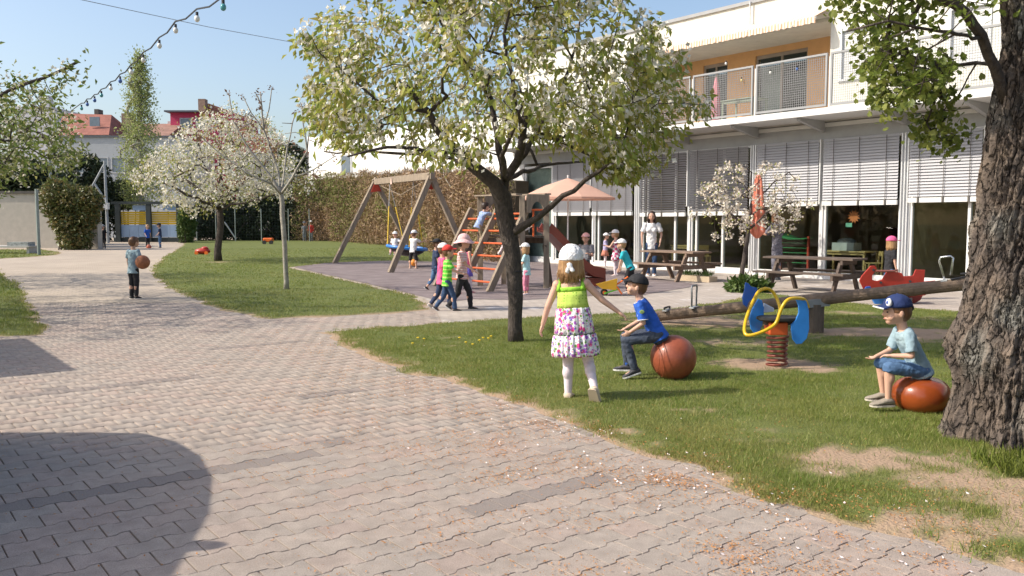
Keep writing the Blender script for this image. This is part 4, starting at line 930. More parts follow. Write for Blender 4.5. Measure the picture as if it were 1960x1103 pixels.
# --- young bare tree
tb = G(547, 556); Yb = tb.y
bt = empty('young_tree', tb, label='slender young tree with pale trunk and nearly bare upright twigs', cat='tree')
def q(u, v, dy=0): return tuple(P(u, v, Yb + dy))
lb = [[q(548, 557), q(546, 500), q(542, 430), q(538, 372)], [q(538, 372), q(520, 340), q(480, 290), q(447, 235), q(438, 178)], [q(538, 372), q(533, 330, .2), q(505, 250, .3), q(498, 178, .3)], [q(505, 250, .3), q(515, 210, .3), q(520, 170, .3)],
      [q(505, 250), q(480, 215), q(466, 186)], [q(498, 200, .3), q(490, 180, .2)], [q(538, 372), q(560, 340, -.2), q(588, 290, -.2), q(595, 220, -.2), q(593, 165, -.2)], [q(538, 372), q(520, 352, -.5), q(470, 330, -.6), q(410, 285, -.6), q(385, 262, -.6)],
      [q(560, 340), q(600, 325), q(640, 300)], [q(538, 372), q(545, 320, .5), q(556, 260, .6), q(566, 215, .6)], [q(588, 290, -.2), q(580, 235, -.2), q(577, 200, -.2)]]
T = crown_pts(46, P(520, 290, Yb), (1.25, 1.0, 1.1), .5, 31)
pos, par, ch, rad, tips = grow(lb, T, .2, 1, None, .1, .012, .0075, 2.6, trunk_r=.050, seed=6)
wood_mesh('trunk', pos, par, ch, rad, M_barkl, bt, 1.25)
tt = np.array([l[-1] for l in lb[1:]] + list(T[::2]))
M_bud = mat('reddish opening bud', (.26, .15, .09), .7, var=.4, vscale=20, trans=.25)
clusters(tt, 9, 0, .08, .02, tuple(P(520, 290, Yb)), bt, lm=M_bud, spread=.045, names=('buds', ''))
# --- small blossom tree by the terrace
tb = G(1418, 540); Ys = tb.y
stt = empty('small_blossom_tree', tb, label='small tree with pinkish white blossom standing before the blinds by the picnic tables', cat='tree')
def q(u, v, dy=0): return tuple(P(u, v, Ys + dy))
ls = [[q(1418, 541), q(1424, 500), q(1430, 462), q(1432, 440)], [q(1432, 440), q(1395, 405), q(1360, 380)], [q(1432, 440), q(1440, 380, .2), q(1438, 330, .2)], [q(1432, 440), q(1480, 400), q(1530, 385)], [q(1440, 400), q(1480, 350, .2), q(1510, 330)]]
def f3(p):
    d = p[1]; u = CU + p[0] * FPX / d; v = HZ - (p[2] - CAMH) * FPX / d
    return np.interp(u, [1325, 1350, 1400, 1450, 1510, 1560], [400, 345, 305, 300, 320, 400]) < v < np.interp(u, [1325, 1350, 1400, 1450, 1500, 1560], [455, 465, 470, 455, 450, 410])
T = crown_pts(105, P(1440, 385, Ys), (1.5, 1.2, 1.0), .35, 41, hole=.40, filt=f3)
pos, par, ch, rad, tips = grow(ls, T, .16, 4, None, .05, .03, .005, 2.4, trunk_r=.055, seed=7)
wood_mesh('trunk', pos, par, ch, rad, M_bark, stt, 1.2)
clusters(T, 6, 26, .07, .031, tuple(P(1440, 385, Ys)), stt, spread=.07, pm_=mat('pinkish blossom petal', (.80, .75, .66), .7, tint=(.62, .50, .38), trans=.28))
# --- left tree, trunk outside the frame
lt = empty('left_tree', (-10.9, 13.0, 0), label='leafy blossoming tree reaching in from the left edge of the picture', cat='tree')
ll = [[(-10.9, 13.0, 0), (-10.8, 13.0, 1.0), (-10.7, 13, 1.9)], [(-10.7, 13, 1.9), (-9.5, 13.2, 2.6), (-8.2, 13.4, 3.2), tuple(P(150, 118, 13.6))], [(-10.7, 13, 1.9), (-9.6, 14.5, 2.7), (-8.4, 16, 3.0)], [(-10.7, 13, 1.9), (-11, 12, 3.2), (-10.6, 12, 4.2)], [(-10.7, 13, 1.9), (-12, 14, 3), (-13, 15, 3.6)], [(-10.7, 13, 1.9), (-9.8, 12, 2.4), (-9.0, 11.3, 2.6)]]
def f4(p):
    d = p[1]; u = CU + p[0] * FPX / d; v = HZ - (p[2] - CAMH) * FPX / d
    if p[2] < 1.75: return False
    if u > 0: return np.interp(u, [0, 60, 120, 160], [150, 160, 195, 260]) < v < np.interp(u, [0, 60, 120, 160], [352, 335, 320, 290]) and u < 165 - 25 * nz2(np.array([v * .05]), np.array([1.0]), 3)[0]
    return p[2] < 4.6
T = np.concatenate([crown_pts(500, (-10.3, 13.6, 3.1), (4.0, 4.2, 1.7), .3, 51, hole=.28, filt=f4), crown_pts(160, (-8.6, 15.2, 3.0), (2.2, 2.8, 1.1), .3, 52, hole=.2, filt=f4), np.array([tuple(P(140 - 7 * k, 122 + 10 * k, 13.5)) for k in range(7)])])
pos, par, ch, rad, tips = grow(ll, T, .25, 6, None, .05, .04, .005, 2.3, trunk_r=.13, seed=8)
wood_mesh('trunk', pos, par, ch, rad, M_bark, lt, 1.3)
clusters(T, 16, 7, .105, .026, (-10.3, 13.6, 3.1), lt, spread=.14, lm=mat('dull green leaf', (.20, .27, .05), .5, vscale=2, tint=(.34, .33, .12), trans=.38, col2=(.12, .18, .035)))
# --- second left tree whose shadow crosses the lawn
t2 = empty('second_left_tree', (-15.5, 20.0, 0), label='blossoming tree outside the left edge behind the left tree', cat='tree')
l2 = [[(-15.5, 20, 0), (-15.4, 20, 2)], [(-15.4, 20, 2), (-14, 20.5, 3.4)], [(-15.4, 20, 2), (-16.5, 21, 3.4)]]
T = crown_pts(420, (-14.6, 20.3, 3.5), (3.2, 3.4, 1.5), .3, 53, hole=.25)
pos, par, ch, rad, tips = grow(l2, T, .35, 0, None, .05, .05, .007, 2.3, trunk_r=.14, seed=9)
wood_mesh('trunk', pos, par, ch, rad, M_bark, t2, 1.3)
clusters(T, 12, 4, .14, .03, (-14.6, 20.3, 3.4), t2, spread=.17, lm=MATS['dull green leaf'])
# --- poplar
Yp = 62; pb = Vector((px(272, Yp), Yp, 0)); po = empty('poplar', pb, label='tall narrow poplar with thin pale green foliage above the gate', cat='tree')
top = P(266, 108, Yp)
T = []
rr = np.random.default_rng(61)
while len(T) < 620:
    t = rr.random(); z = 2.5 + t * (top.z - 2.5); wmax = np.interp(t, [0, .2, .45, .6, .8, 1], [1.3, 1.5, 1.35, .9, .85, .15]); a = rr.random() * 6.28; r_ = wmax * rr.random() ** .6
    T.append((pb.x + r_ * math.cos(a) + (top.x - pb.x) * t, Yp + r_ * math.sin(a), z))
pos, par, ch, rad, tips = grow([[(pb.x, Yp, 0), (pb.x, Yp, 3), tuple(top)]], T, .7, 0, None, .25, .06, .010, 2.4, trunk_r=.2, seed=10)
wood_mesh('trunk', pos, par, ch, rad, M_barkl, po, 1.2, nmin=4)
clusters(T, 13, 0, .20, .02, (pb.x, Yp, -30), po, lm=mat('pale poplar leaf', (.34, .40, .14), .6, vscale=.8, tint=(.34, .36, .14), trans=.4), hang=-.1, spread=.26, names=('leaves', ''))
# --- shrubs, hedges, ivy wall: dense leaf volumes
def shrub(name, cs, n, leaf, m, label, cat='shrub', stem=True, spread=1.0, twig=None, twn=0, group=None):
    """cs: list of (centre, radii); leaves spread unevenly through the volume"""
    c0 = Vector(cs[0][0]); root = empty(name, (c0.x, c0.y, 0), label=label, cat=cat, group=group); Cs = []
    wsum = sum(r[0] * r[2] for c, r in cs)
    for i, (c, r) in enumerate(cs):
        k = int(n * r[0] * r[2] / wsum); d = rdir(k * 3); qq = NR.random(k * 3) ** .33; p = np.array(c) + d * qq[:, None] * np.array(r)
        nn = nz2(p[:, 0] * 1.3 + p[:, 1], p[:, 2] * 1.3 + 3, 7 + i, 1.1, 2); p = p[(nn > .30) & (p[:, 2] > .02)][:k]; Cs.append(p)
    C = np.concatenate(Cs); n = len(C); cen = np.mean(C, 0); out = C - cen; out /= np.linalg.norm(out, axis=1, keepdims=True)
    D = rdir(n) + out * .6 + np.array([0, 0, -.15]); L = leaf * NR.uniform(.5, 1.3, n)
    rhombi('leaves', C, D, rdir(n), L, L * .5, m, root, np.clip(NR.random(n) ** 2, 0, 1))
    if stem:
        mb = MB()
        for k in range(9 if not twn else twn):
            t = C[R.randrange(n)]; b_ = (t[0] + R.uniform(-.2, .2) - (t[0] - c0.x) * .5, t[1] + R.uniform(-.2, .2), 0); mb.tube([b_, ((b_[0] + t[0]) / 2, (b_[1] + t[1]) / 2, t[2] * .6), tuple(t)], [.02 * (leaf / .1), .014 * (leaf / .1), .006], 5)
        mb.build('stems', twig or M_bark, root)
    return root
M_dkleaf = mat('dark evergreen leaf', (.045, .065, .025), .5, vscale=1.2, tint=(.02, .03, .015), trans=.1)
M_laurel = mat('laurel leaf', (.12, .15, .045), .38, vscale=1.5, tint=(.26, .18, .07), trans=.2, spec=.5)
M_hleaf = mat('box hedge leaf', (.08, .14, .03), .5, vscale=1.5, tint=(.14, .18, .05), trans=.2)
M_dryleaf = mat('dry ivy twigs', (.36, .215, .11), .8, vscale=.5, tint=(.20, .23, .06), trans=.15, col2=(.27, .165, .085))
def PW(u, v, Y): return tuple(P(u, v, Y))
def blob(u0, u1, v0, v1, Y, dep): 
    a = P(u0, v1, Y); b_ = P(u1, v0, Y); return ((a.x + b_.x) / 2, Y, (a.z + b_.z) / 2), (abs(b_.x - a.x) / 2, dep, abs(b_.z - a.z) / 2)
shrub('climbing_shrub', [blob(84, 135, 340, 425, 43.6, .9), blob(110, 165, 352, 420, 43.5, .8), blob(140, 194, 358, 415, 43.6, .8), blob(100, 160, 395, 450, 43.4, .8), blob(112, 178, 425, 484, 43.4, .8), blob(150, 186, 385, 440, 43.5, .7)], 12000, .20, M_laurel, 'glossy green and bronze shrub growing against the end of the beige wall')
shrub('dark_conifer', [blob(100, 205, 292, 400, 60, 2), blob(150, 222, 330, 472, 61, 1.5)], 9000, .30, M_dkleaf, 'dark evergreen behind the glossy shrub and the pale pole', cat='tree')
shrub('dark_conifer', [blob(-60, 110, 300, 400, 52, 2)], 9000, .30, M_dkleaf, 'dark evergreen mass above the beige garden wall', cat='tree')
shrub('dark_conifer', [blob(212, 262, 345, 400, 64, 1.2)], 3000, .26, M_dkleaf, 'dark green bush above the gate, left of the poplar', cat='tree')
shrub('hedge_column', [blob(342, 374, 398, 474, 57, .7), blob(344, 366, 395, 440, 57, .7)], 5000, .17, M_hleaf, 'narrow green hedge column at the right side of the gate', cat='hedge')
shrub('dark_hedge', [blob(365, 470, 370, 475, 64, 1.5), blob(440, 560, 370, 475, 64, 1.5), blob(520, 625, 340, 475, 64, 1.5)], 22000, .26, M_dkleaf, 'tall very dark hedge closing off the back lawn', cat='hedge')
shrub('dark_conifer', [blob(530, 585, 275, 350, 68, 1.5)], 3500, .28, M_dkleaf, 'dark evergreen crown before the rust red roof', cat='tree')
# brown ivy wall running towards the terrace
base = [(572, 461), (640, 462), (709, 466), (790, 474), (835, 480), (905, 489), (985, 503)]
bp_ = [G(u, v) for u, v in base]; tv = [338, 333, 330, 332, 330, 325, 330]
iv = empty('ivy_wall', bp_[2], label='tall wall of brown twiggy climbers with green patches behind the swing', cat='hedge')
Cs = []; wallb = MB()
for i in range(len(bp_) - 1):
    a, b_ = bp_[i], bp_[i + 1]; za = P(0, tv[i], a.y).z; zb_ = P(0, tv[i + 1], b_.y).z; L_ = (b_ - a).length; d = (b_ - a).normalized(); nn = Vector((d.y, -d.x, 0)); nn = -nn if nn.y > 0 else nn
    n = int(L_ * 1500); t = NR.random(n); z = NR.random(n) ** .9; h = za + (zb_ - za) * t; bump_ = nz2(t * L_ + i * 9, z * h, 3, .6, 3)
    hh = h * (.92 + .16 * nz2(t * L_ + i * 9, t * 0, 5, .5, 2)); o_ = (NR.random(n) ** .6) * (.35 + .9 * bump_)
    Cs.append(np.stack([a.x + (b_.x - a.x) * t + nn.x * o_, a.y + (b_.y - a.y) * t + nn.y * o_, z * hh], 1))
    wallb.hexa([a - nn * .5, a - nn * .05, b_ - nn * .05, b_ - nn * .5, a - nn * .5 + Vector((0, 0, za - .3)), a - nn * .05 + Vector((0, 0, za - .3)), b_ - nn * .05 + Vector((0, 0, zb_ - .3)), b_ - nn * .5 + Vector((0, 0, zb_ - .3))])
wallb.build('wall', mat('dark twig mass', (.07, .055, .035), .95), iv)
C = np.concatenate(Cs); n = len(C); g = np.clip((nz2(C[:, 0] * .8 + C[:, 1] * .8, C[:, 2] * .4, 15, .45, 3) - .54) * 6, 0, 1); tw = NR.random(n) < .68 - .3 * g
k = np.where(tw)[0]; D = rdir(len(k)) * .8 + np.array([0, 0, .5]); L = NR.uniform(.12, .45, len(k)); rhombi('twigs', C[k], D, rdir(len(k)), L, np.full(len(k), .022), mat('dry brown twig', (.37, .235, .15), .9, vscale=.6, tint=(.46, .34, .23), col2=(.25, .145, .09)), iv, NR.random(len(k)))
k = np.where(~tw)[0]; L = NR.uniform(.07, .16, len(k)); rhombi('leaves', C[k], rdir(len(k)) + np.array([0, -.3, -.3]), rdir(len(k)), L, L * .7, M_dryleaf, iv, np.clip(g[k] + NR.random(len(k)) * .3, 0, 1))
# grey trunks before the ivy wall
for u, v0, v1, Yk, lbl in ((905, 487, 345, 33, 'thin grey tree trunk leaning before the ivy wall, left of the climbing frame'), (888, 484, 350, 34.5, 'dead thin trunk with a broken branch by the ivy wall'), (940, 492, 340, 31.5, 'straight grey trunk just left of the kindergarten corner')):
    g_ = G(u, v0); e = empty('bare_trunk', g_, label=lbl, cat='tree'); tp = P(u - 14, v1, g_.y)
    mb = MB().tube([g_, g_.lerp(tp, .5) + Vector((.1, 0, 0)), tp], [.14, .11, .07], 8); mb.tube([g_.lerp(tp, .55), g_.lerp(tp, .7) + Vector((-.5, 0, .3)), g_.lerp(tp, .9) + Vector((-.9, 0, .4))], [.05, .035, .015], 6)
    mb.build('trunk', M_barkl, e, smooth=True)
# white posts of the fence by the corner
for u in (934, 946):
    g_ = G(u, 492); MB().tube([g_, (g_.x, g_.y, 3.6 if u == 934 else 2.8)], .10, 10).build('white_post', M_white, None, smooth=False, label='white round post by the kindergarten corner, %s one' % ('tall left' if u == 934 else 'shorter right'), cat='post')
# plants by the terrace
shrub('grass_tuft', [((G(1432, 560).x, G(1432, 560).y, .10), (.42, .3, .20))], 900, .15, MATS['box hedge leaf'], 'loose tuft of garden plants left of the blue horse head', cat='plant', stem=False)
fl = G(1452, 553); e = empty('white_tulips', fl, label='small clump of white tulips behind the spring rider', cat='flowers')
for k in range(9):
    x, y, h_ = fl.x + R.uniform(-.22, .3), fl.y + R.uniform(-.15, .15), R.uniform(.26, .36); f = MB().tube([(x, y, 0), (x, y, h_)], .005, 5).build('stem', M_hleaf, e)
    MB().ell((x, y, h_ + .03), .032, .032, .045, n=8, m=6).build('tulip_head', M_white, f, smooth=True)
pb_ = G(1362, 541); e = empty('wooden_planter', pb_, math.atan2(E.y, E.x), label='low wooden planter box with sparse herbs at the terrace corner', cat='planter')
MB().box(-.9, .05, -.15, .15, 0, .14).build('box', mat('pale planter wood', (.50, .40, .28), .8), e, local=True)
C = np.stack([NR.uniform(-.85, 0, 240), NR.uniform(-.12, .12, 240), np.full(240, .14)], 1); rhombi('herbs', C + np.array(pb_) * 0, rdir(240) * .5 + np.array([0, 0, 1]), rdir(240), NR.uniform(.06, .2, 240), np.full(240, .012), M_hleaf, e); 
for o_ in e.children:
    if o_.name.startswith('herbs'):
        me = o_.data; co = np.zeros(len(me.vertices) * 3, np.float32); me.vertices.foreach_get('co', co); co = co.reshape(-1, 3) + np.array(pb_, np.float32); me.vertices.foreach_set('co', co.ravel())
# dandelions
dn = []
for u, v in ((880, 655), (892, 664), (905, 668), (918, 660), (925, 655), (935, 656), (940, 652), (800, 655), (812, 657), (790, 666), (942, 668), (915, 670), (1010, 655), (866, 668)):
    g_ = G(u, v); dn.append(g_)
for i, g_ in enumerate(dn[:10]):
    e = MB().ell((g_.x, g_.y, .055), .018, .018, .008, n=8, m=4).tube([(g_.x, g_.y, 0), (g_.x, g_.y, .05)], .003, 4).build('dandelion', mat('dandelion yellow', (.75, .52, .02), .7), None, label='yellow dandelion in the grass left of the cherry trunk', cat='flower', group='dandelions left of the cherry trunk')
# --- the massive trunk at the right edge
bc = Vector(((1992 - CU) / FPX * 5.62, 5.62, 0))
big = empty('old_tree', bc, label='massive old tree with deeply furrowed bark at the right edge', cat='tree')
prof_v = [0, 100, 170, 230, 300, 400, 450, 500, 550, 600, 625, 645, 680, 700, 730, 760, 800, 840, 865, 885]
prof_u = [1900, 1904, 1893, 1886, 1880, 1872, 1862, 1856, 1847, 1838, 1824, 1815, 1817, 1826, 1832, 1828, 1815, 1797, 1786, 1774]
zs = [P(1900, v, 5.85).z for v in prof_v]; rs_ = [(bc.x - 5.62 * (u - CU) / FPX) / (.85 + .52 * (u - CU) / FPX) for u, v in zip(prof_u, prof_v)]
nA, nZ = 420, 460; z = np.linspace(-.02, 3.9, nZ); zz = np.array(zs)[::-1]; rr_ = np.array(rs_)[::-1]
rz = np.interp(z, zz, rr_); th = np.linspace(0, 2 * math.pi, nA, endpoint=False)
TH, Z = np.meshgrid(th, z); RZ = np.repeat(rz[:, None], nA, 1)
base_r = np.interp(z, [0, .3, 1.2, 2.5, 3.9], [.50, .44, .38, .32, .28])[:, None]
leftw = np.clip(np.cos(TH - 2.62), 0, 1) ** .8
RR = base_r + (RZ - base_r) * leftw
roots = np.exp(-Z / .28) * (.09 * np.cos(TH * 6 + .6) + .05 * np.cos(TH * 11 + 2)) * (1 - leftw * .35)
tw = TH + Z * .18 + .10 * np.sin(Z * 2.3) 
def per(th_, zf, s, fx, fz, seed, o=3): return nz2(np.cos(th_) * fx + 50, np.sin(th_) * fx + zf * fz + 50, seed, s, o)
f1 = per(tw, Z, 1.0, 4.2, 1.6, 71, 4); f2_ = per(tw, Z, 1.0, 9.5, 4.2, 72, 4); f3_ = per(tw, Z, 1.0, 26, 16, 73, 3); f4_ = per(TH, Z, 1, 1.6, 1.6, 74, 2)
fur = 1 - np.abs(f1 * 2 - 1) * 1.0; crack = -np.clip(1 - np.abs(f2_ - .5) * 10, 0, 1) * .04 - np.clip(1 - np.abs(per(tw, Z, 1.0, 14, 8, 76, 3) - .5) * 12, 0, 1) * .022 - np.clip(1 - np.abs(f1 - .5) * 11, 0, 1) * .032
scal = (f3_ - .5) * .042 + (per(tw, Z, 1.0, 15, 9, 75, 2) - .5) * .03
d = crack + scal + (f4_ - .5) * .09 + (f2_ - .5) * .02
RR = RR + roots + d
X = bc.x + RR * np.cos(TH); Yy = bc.y + RR * np.sin(TH)
# lean a little to the right towards the top
V = np.stack([X, Yy, Z], 2).reshape(-1, 3)
ii = (np.arange(nZ - 1)[:, None] * nA + np.arange(nA)[None]); jj = (np.arange(nZ - 1)[:, None] * nA + (np.arange(nA)[None] + 1) % nA)
F = np.stack([ii, jj, jj + nA, ii + nA], 2).reshape(-1, 4)
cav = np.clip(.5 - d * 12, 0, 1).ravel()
def bark_plates(t, vec, out):
    n = t.nodes; L = t.links; mp = n.new('ShaderNodeMapping'); mp.inputs['Scale'].default_value = (1, 1, .38); L.new(vec, mp.inputs[0])
    nz = n.new('ShaderNodeTexNoise'); nz.inputs['Scale'].default_value = 7; nz.inputs['Detail'].default_value = 4; L.new(mp.outputs[0], nz.inputs['Vector'])
    ad = n.new('ShaderNodeVectorMath'); ad.operation = 'MULTIPLY_ADD'; ad.inputs[1].default_value = (.16, .16, .16); L.new(nz.outputs['Color'], ad.inputs[0]); L.new(mp.outputs[0], ad.inputs[2])
    v = n.new('ShaderNodeTexVoronoi'); v.feature = 'DISTANCE_TO_EDGE'; v.inputs['Scale'].default_value = 17; L.new(ad.outputs[0], v.inputs[0])
    m = n.new('ShaderNodeMapRange'); m.inputs[1].default_value = .0; m.inputs[2].default_value = .09; m.inputs[3].default_value = .42; m.inputs[4].default_value = 1.0; L.new(v.outputs['Distance'], m.inputs[0])
    n2 = n.new('ShaderNodeTexNoise'); n2.inputs['Scale'].default_value = 2.2; n2.inputs['Detail'].default_value = 5; L.new(vec, n2.inputs['Vector'])
    m2 = n.new('ShaderNodeMapRange'); m2.inputs[1].default_value = .52; m2.inputs[2].default_value = .66; m2.inputs[4].default_value = .55; L.new(n2.outputs[0], m2.inputs[0])
    mx = n.new('ShaderNodeMix'); mx.data_type = 'RGBA'; L.new(m2.outputs[0], mx.inputs[0]); L.new(out, mx.inputs[6]); mx.inputs[7].default_value = (.24, .25, .23, 1)
    hs = n.new('ShaderNodeHueSaturation'); L.new(m.outputs[0], hs.inputs['Value']); L.new(mx.outputs[2], hs.inputs['Color'])
    disp = n.new('ShaderNodeBump'); disp.inputs['Strength'].default_value = .9; disp.inputs['Distance'].default_value = .03; L.new(m.outputs[0], disp.inputs['Height']); t['plates'] = disp.name
    return hs.outputs[0]
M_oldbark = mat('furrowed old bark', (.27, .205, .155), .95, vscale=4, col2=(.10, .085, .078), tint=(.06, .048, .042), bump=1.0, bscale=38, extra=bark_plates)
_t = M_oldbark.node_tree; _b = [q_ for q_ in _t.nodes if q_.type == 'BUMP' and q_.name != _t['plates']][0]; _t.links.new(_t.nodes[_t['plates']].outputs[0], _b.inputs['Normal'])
fast('trunk', V, F, M_oldbark, big, smooth=True, attrs={'tint': cav * .75})
mb = MB(); pb1 = P(1905, 120, 5.5)
sk = [[tuple(P(1930, 200, 5.6)), tuple(P(1905, 130, 5.5)), tuple(P(1880, 70, 5.4)), tuple(P(1830, 10, 5.2)), tuple(P(1740, -60, 5.2))], [tuple(P(1905, 130, 5.5)), tuple(P(1870, 120, 5.9)), tuple(P(1800, 130, 6.2)), tuple(P(1700, 150, 6.3))],
      [tuple(P(1880, 70, 5.4)), tuple(P(1800, 60, 4.9)), tuple(P(1700, 40, 4.8)), tuple(P(1620, 60, 4.9))], [tuple(P(1800, 130, 6.2)), tuple(P(1740, 180, 6.2)), tuple(P(1670, 175, 6.1))], [tuple(P(1870, 120, 5.9)), tuple(P(1830, 190, 6.2)), tuple(P(1800, 240, 6.2))]]
def f5(p):
    d = p[1]; u = CU + p[0] * FPX / d; v = HZ - (p[2] - CAMH) * FPX / d
    if u > 1895: return v < -40
    if u < 1590 and v > -60: return False
    lo = np.interp(u, [1585, 1610, 1640, 1670, 1700, 1740, 1790, 1830, 1870, 1895], [25, 60, 120, 200, 215, 190, 235, 160, 180, 120])
    return v < lo
T = np.concatenate([crown_pts(235, P(1790, 30, 5.4), (.95, .9, .72), .15, 81, hole=.36, filt=f5), crown_pts(90, P(1700, 160, 6.1), (.42, .35, .22), .1, 82, filt=f5), crown_pts(34, P(1800, 235, 6.1), (.16, .18, .22), .1, 83), crown_pts(260, P(1850, -200, 5.5), (1.3, 1.2, .5), .3, 84, filt=f5)])
pos, par, ch, rad, tips = grow(sk, T, .12, 3, None, .05, .02, .0028, 2.3, trunk_r=.034, seed=12)
wood_mesh('branches', pos, par, ch, rad, M_bark, big, 1.3)
M_mleaf = mat('fresh maple leaf', (.21, .26, .045), .45, vscale=4, tint=(.34, .36, .09), trans=.45, col2=(.07, .11, .02))
# broad lobed leaves: the nearest ones are objects of their own
lob = []; 
for k in range(11):
    a = -math.pi / 2 + k * math.pi / 10 * 1.0; r_ = (1.0 if k % 2 == 0 else .62) * (.85 + .15 * math.cos((k - 5) * .5)); lob.append((r_ * math.cos(a + math.pi / 2 - math.pi / 2) , r_ * math.sin(a)))
LV = [(0, 0, 0)] + [(.5 + .55 * x - .1, .5 * y, .07 * abs(y) - .05 * x * x) for x, y in lob]
lme = bpy.data.meshes.new('leaf'); lme.from_pydata([Vector(v_) for v_ in LV], [], [(0, i, i + 1) for i in range(1, 11)]); lme.update(); lme.materials.append(M_mleaf)
nl = len(T) * 11; C = np.repeat(T, 11, 0) + NR.normal(size=(nl, 3)) * .055; D = rdir(nl) * .9 + np.array([-.1, 0, -.55]); L = .052 * NR.uniform(.6, 1.25, nl)
sc_u = CU + C[:, 0] * FPX / C[:, 1]; sc_v = HZ - (C[:, 2] - CAMH) * FPX / C[:, 1]; vis = np.where((sc_u > 1560) & (sc_u < 1960) & (sc_v > 0))[0]; near = vis[np.argsort(C[vis, 1])][:300]
ns_ = set(near.tolist()); rest = np.array([i for i in range(nl) if i not in ns_])
for i in near:
    o = bpy.data.objects.new('leaf', lme); COL.objects.link(o); o.parent = big; q_ = Vector(D[i]).to_track_quat('X', 'Z'); o.rotation_euler = (q_ @ Vector((1, 0, 0)).rotation_difference(Vector((1, R.uniform(-.2, .2), R.uniform(-.2, .2))))).to_euler(); o.location = Vector(C[i]) - bc; o.scale = (L[i] * 1.1,) * 3
rs2 = np.array(LV); m_ = len(rest); Dn = D[rest] / np.linalg.norm(D[rest], axis=1, keepdims=True); S = np.cross(Dn, rdir(m_)); S /= np.linalg.norm(S, axis=1, keepdims=True); Nn = np.cross(Dn, S)
idx = [0, 1, 3, 5, 6, 7, 9, 11]; lv = rs2[idx]; V = C[rest][:, None] + L[rest][:, None, None] * (lv[None, :, 0:1] * Dn[:, None] + lv[None, :, 1:2] * S[:, None] + lv[None, :, 2:3] * Nn[:, None])
F = np.array([(0, i, i + 1) for i in range(1, 7)]); F = (F[None] + (np.arange(m_) * 8)[:, None, None]).reshape(-1, 3)
fast('leaves', V.reshape(-1, 3), F, M_mleaf, big, attrs={'tint': np.repeat(np.clip(NR.random(m_) ** 1.5, 0, 1), 8)}, kind='stuff')
C = np.stack([NR.uniform(2.75, 3.4, 900), NR.uniform(4.7, 5.1, 900), NR.uniform(.0, .03, 900)], 1); 
rhombi('tuft', C, rdir(900) * .5 + np.array([0, 0, 1]), rdir(900), NR.uniform(.05, .13, 900), np.full(900, .006), M_grass, empty('weed_tuft', (3.1, 4.9, 0), label='fresh green tuft of weeds at the foot of the old tree', cat='plant'))
# ------------------------------------------------------------------ playground
M_tim = mat('weathered timber', (.36, .29, .215), .9, vscale=3, stretch=(6, 6, 1), bump=.6, bscale=30, col2=(.22, .175, .135))
M_timd = mat('dark weathered timber', (.17, .13, .10), .9, vscale=3, stretch=(5, 5, 1), bump=.5, bscale=30, col2=(.09, .07, .055))
M_log = mat('brown weathered log', (.235, .165, .115), .85, vscale=4, bump=.8, bscale=30, col2=(.13, .095, .07))
M_org = mat('orange painted steel', (.66, .12, .03), .4, var=.08)
M_chain = mat('chain steel', (.30, .30, .31), .5, metal=.6)
M_yelr = mat('yellow rope', (.68, .46, .05), .8)
M_red = mat('glossy red plastic', (.44, .035, .02), .38, var=.22, coat=.2)
M_slide = mat('red brown slide plastic', (.25, .05, .03), .35, var=.08, coat=.25)
M_blue = mat('bright blue board', (.03, .20, .58), .36, var=.18, coat=.3, bump=.05, bscale=90)
M_blued = mat('deep blue board', (.02, .10, .42), .32, var=.05, coat=.3)
M_yelt = mat('yellow powder coated tube', (.70, .44, .015), .30, var=.06, coat=.3)
M_rubk = mat('black rubber', (.035, .035, .035), .7, var=.2)
# swing
ra = Vector((-2.29, 24.6, 2.72)); la_ = Vector((-4.74, 30.1, 2.80)); bd = (la_ - ra).normalized(); pr = Vector((N.x, N.y, 0))
sw = empty('swing_frame', (ra.x, ra.y, 0), label='big timber swing frame with a nest seat and red corner plates', cat='swing')
MB().bar(ra - bd * .15, la_ + bd * .15, .14, .20).build('top_beam', M_tim, sw, bevel=.01)
for a, ff, rf in ((ra, G(747, 523), None), (la_, G(640, 505), None)):
    f = Vector((ff.x, ff.y, 0)); rear = Vector((2 * a.x - f.x + .05, 2 * a.y - f.y, 0))
    MB().bar(f, a + (a - f) * .035 + Vector((0, 0, .03)), .13, .15).build('leg', M_tim, sw, bevel=.01)
    MB().bar(rear, a + (a - rear) * .035, .13, .15).build('leg', M_tim, sw, bevel=.01)
    inw = -bd if a is la_ else bd; c = a + inw * .1
    MB().prism([c + Vector((0, 0, .02)) + pr * -.03, c + (f - a).normalized() * .42, c + (f - a).normalized() * .36 + pr * .38, c + (rear - a).normalized() * .42, c + Vector((0, 0, .02)) + pr * .03], inw * .02).build('corner_plate', M_redp, sw)
ns_c = P(779, 474, 27.2); rimR = .62
bsk = empty('nest_swing', (ns_c.x, ns_c.y, ns_c.z), label='round blue rimmed nest swing hanging in the timber frame', cat='nest swing')
RM = Matrix.Rotation(math.radians(6), 3, 'Y')
rim = [ns_c + RM @ Vector((math.cos(a) * rimR, math.sin(a) * rimR, 0)) for a in [k * math.pi / 14 for k in range(29)]]
MB().tube(rim, .05, 10, caps=False).build('rim', M_blue, bsk, smooth=True)
MB().loft([[ns_c + RM @ Vector((math.cos(a) * r, math.sin(a) * r, z)) for a in [k * math.pi / 10 for k in range(20)]] for r, z in ((.60, 0), (.52, -.12), (.35, -.22), (.12, -.27))], cap0=False).build('net', M_black, bsk)
hpA = la_.lerp(ra, .30) - Vector((0, 0, .1)); hpB = la_.lerp(ra, .72) - Vector((0, 0, .1))
for hp, ks in ((hpA, (14, 8)), (hpB, (22, 3))):
    for k in ks:
        r_ = rim[k]; mid = r_.lerp(hp, .62); MB().tube([r_, mid], .018, 6).build('rope', M_yelr, bsk); MB().tube([mid, hp], .010, 5).build('chain', M_chain, bsk)
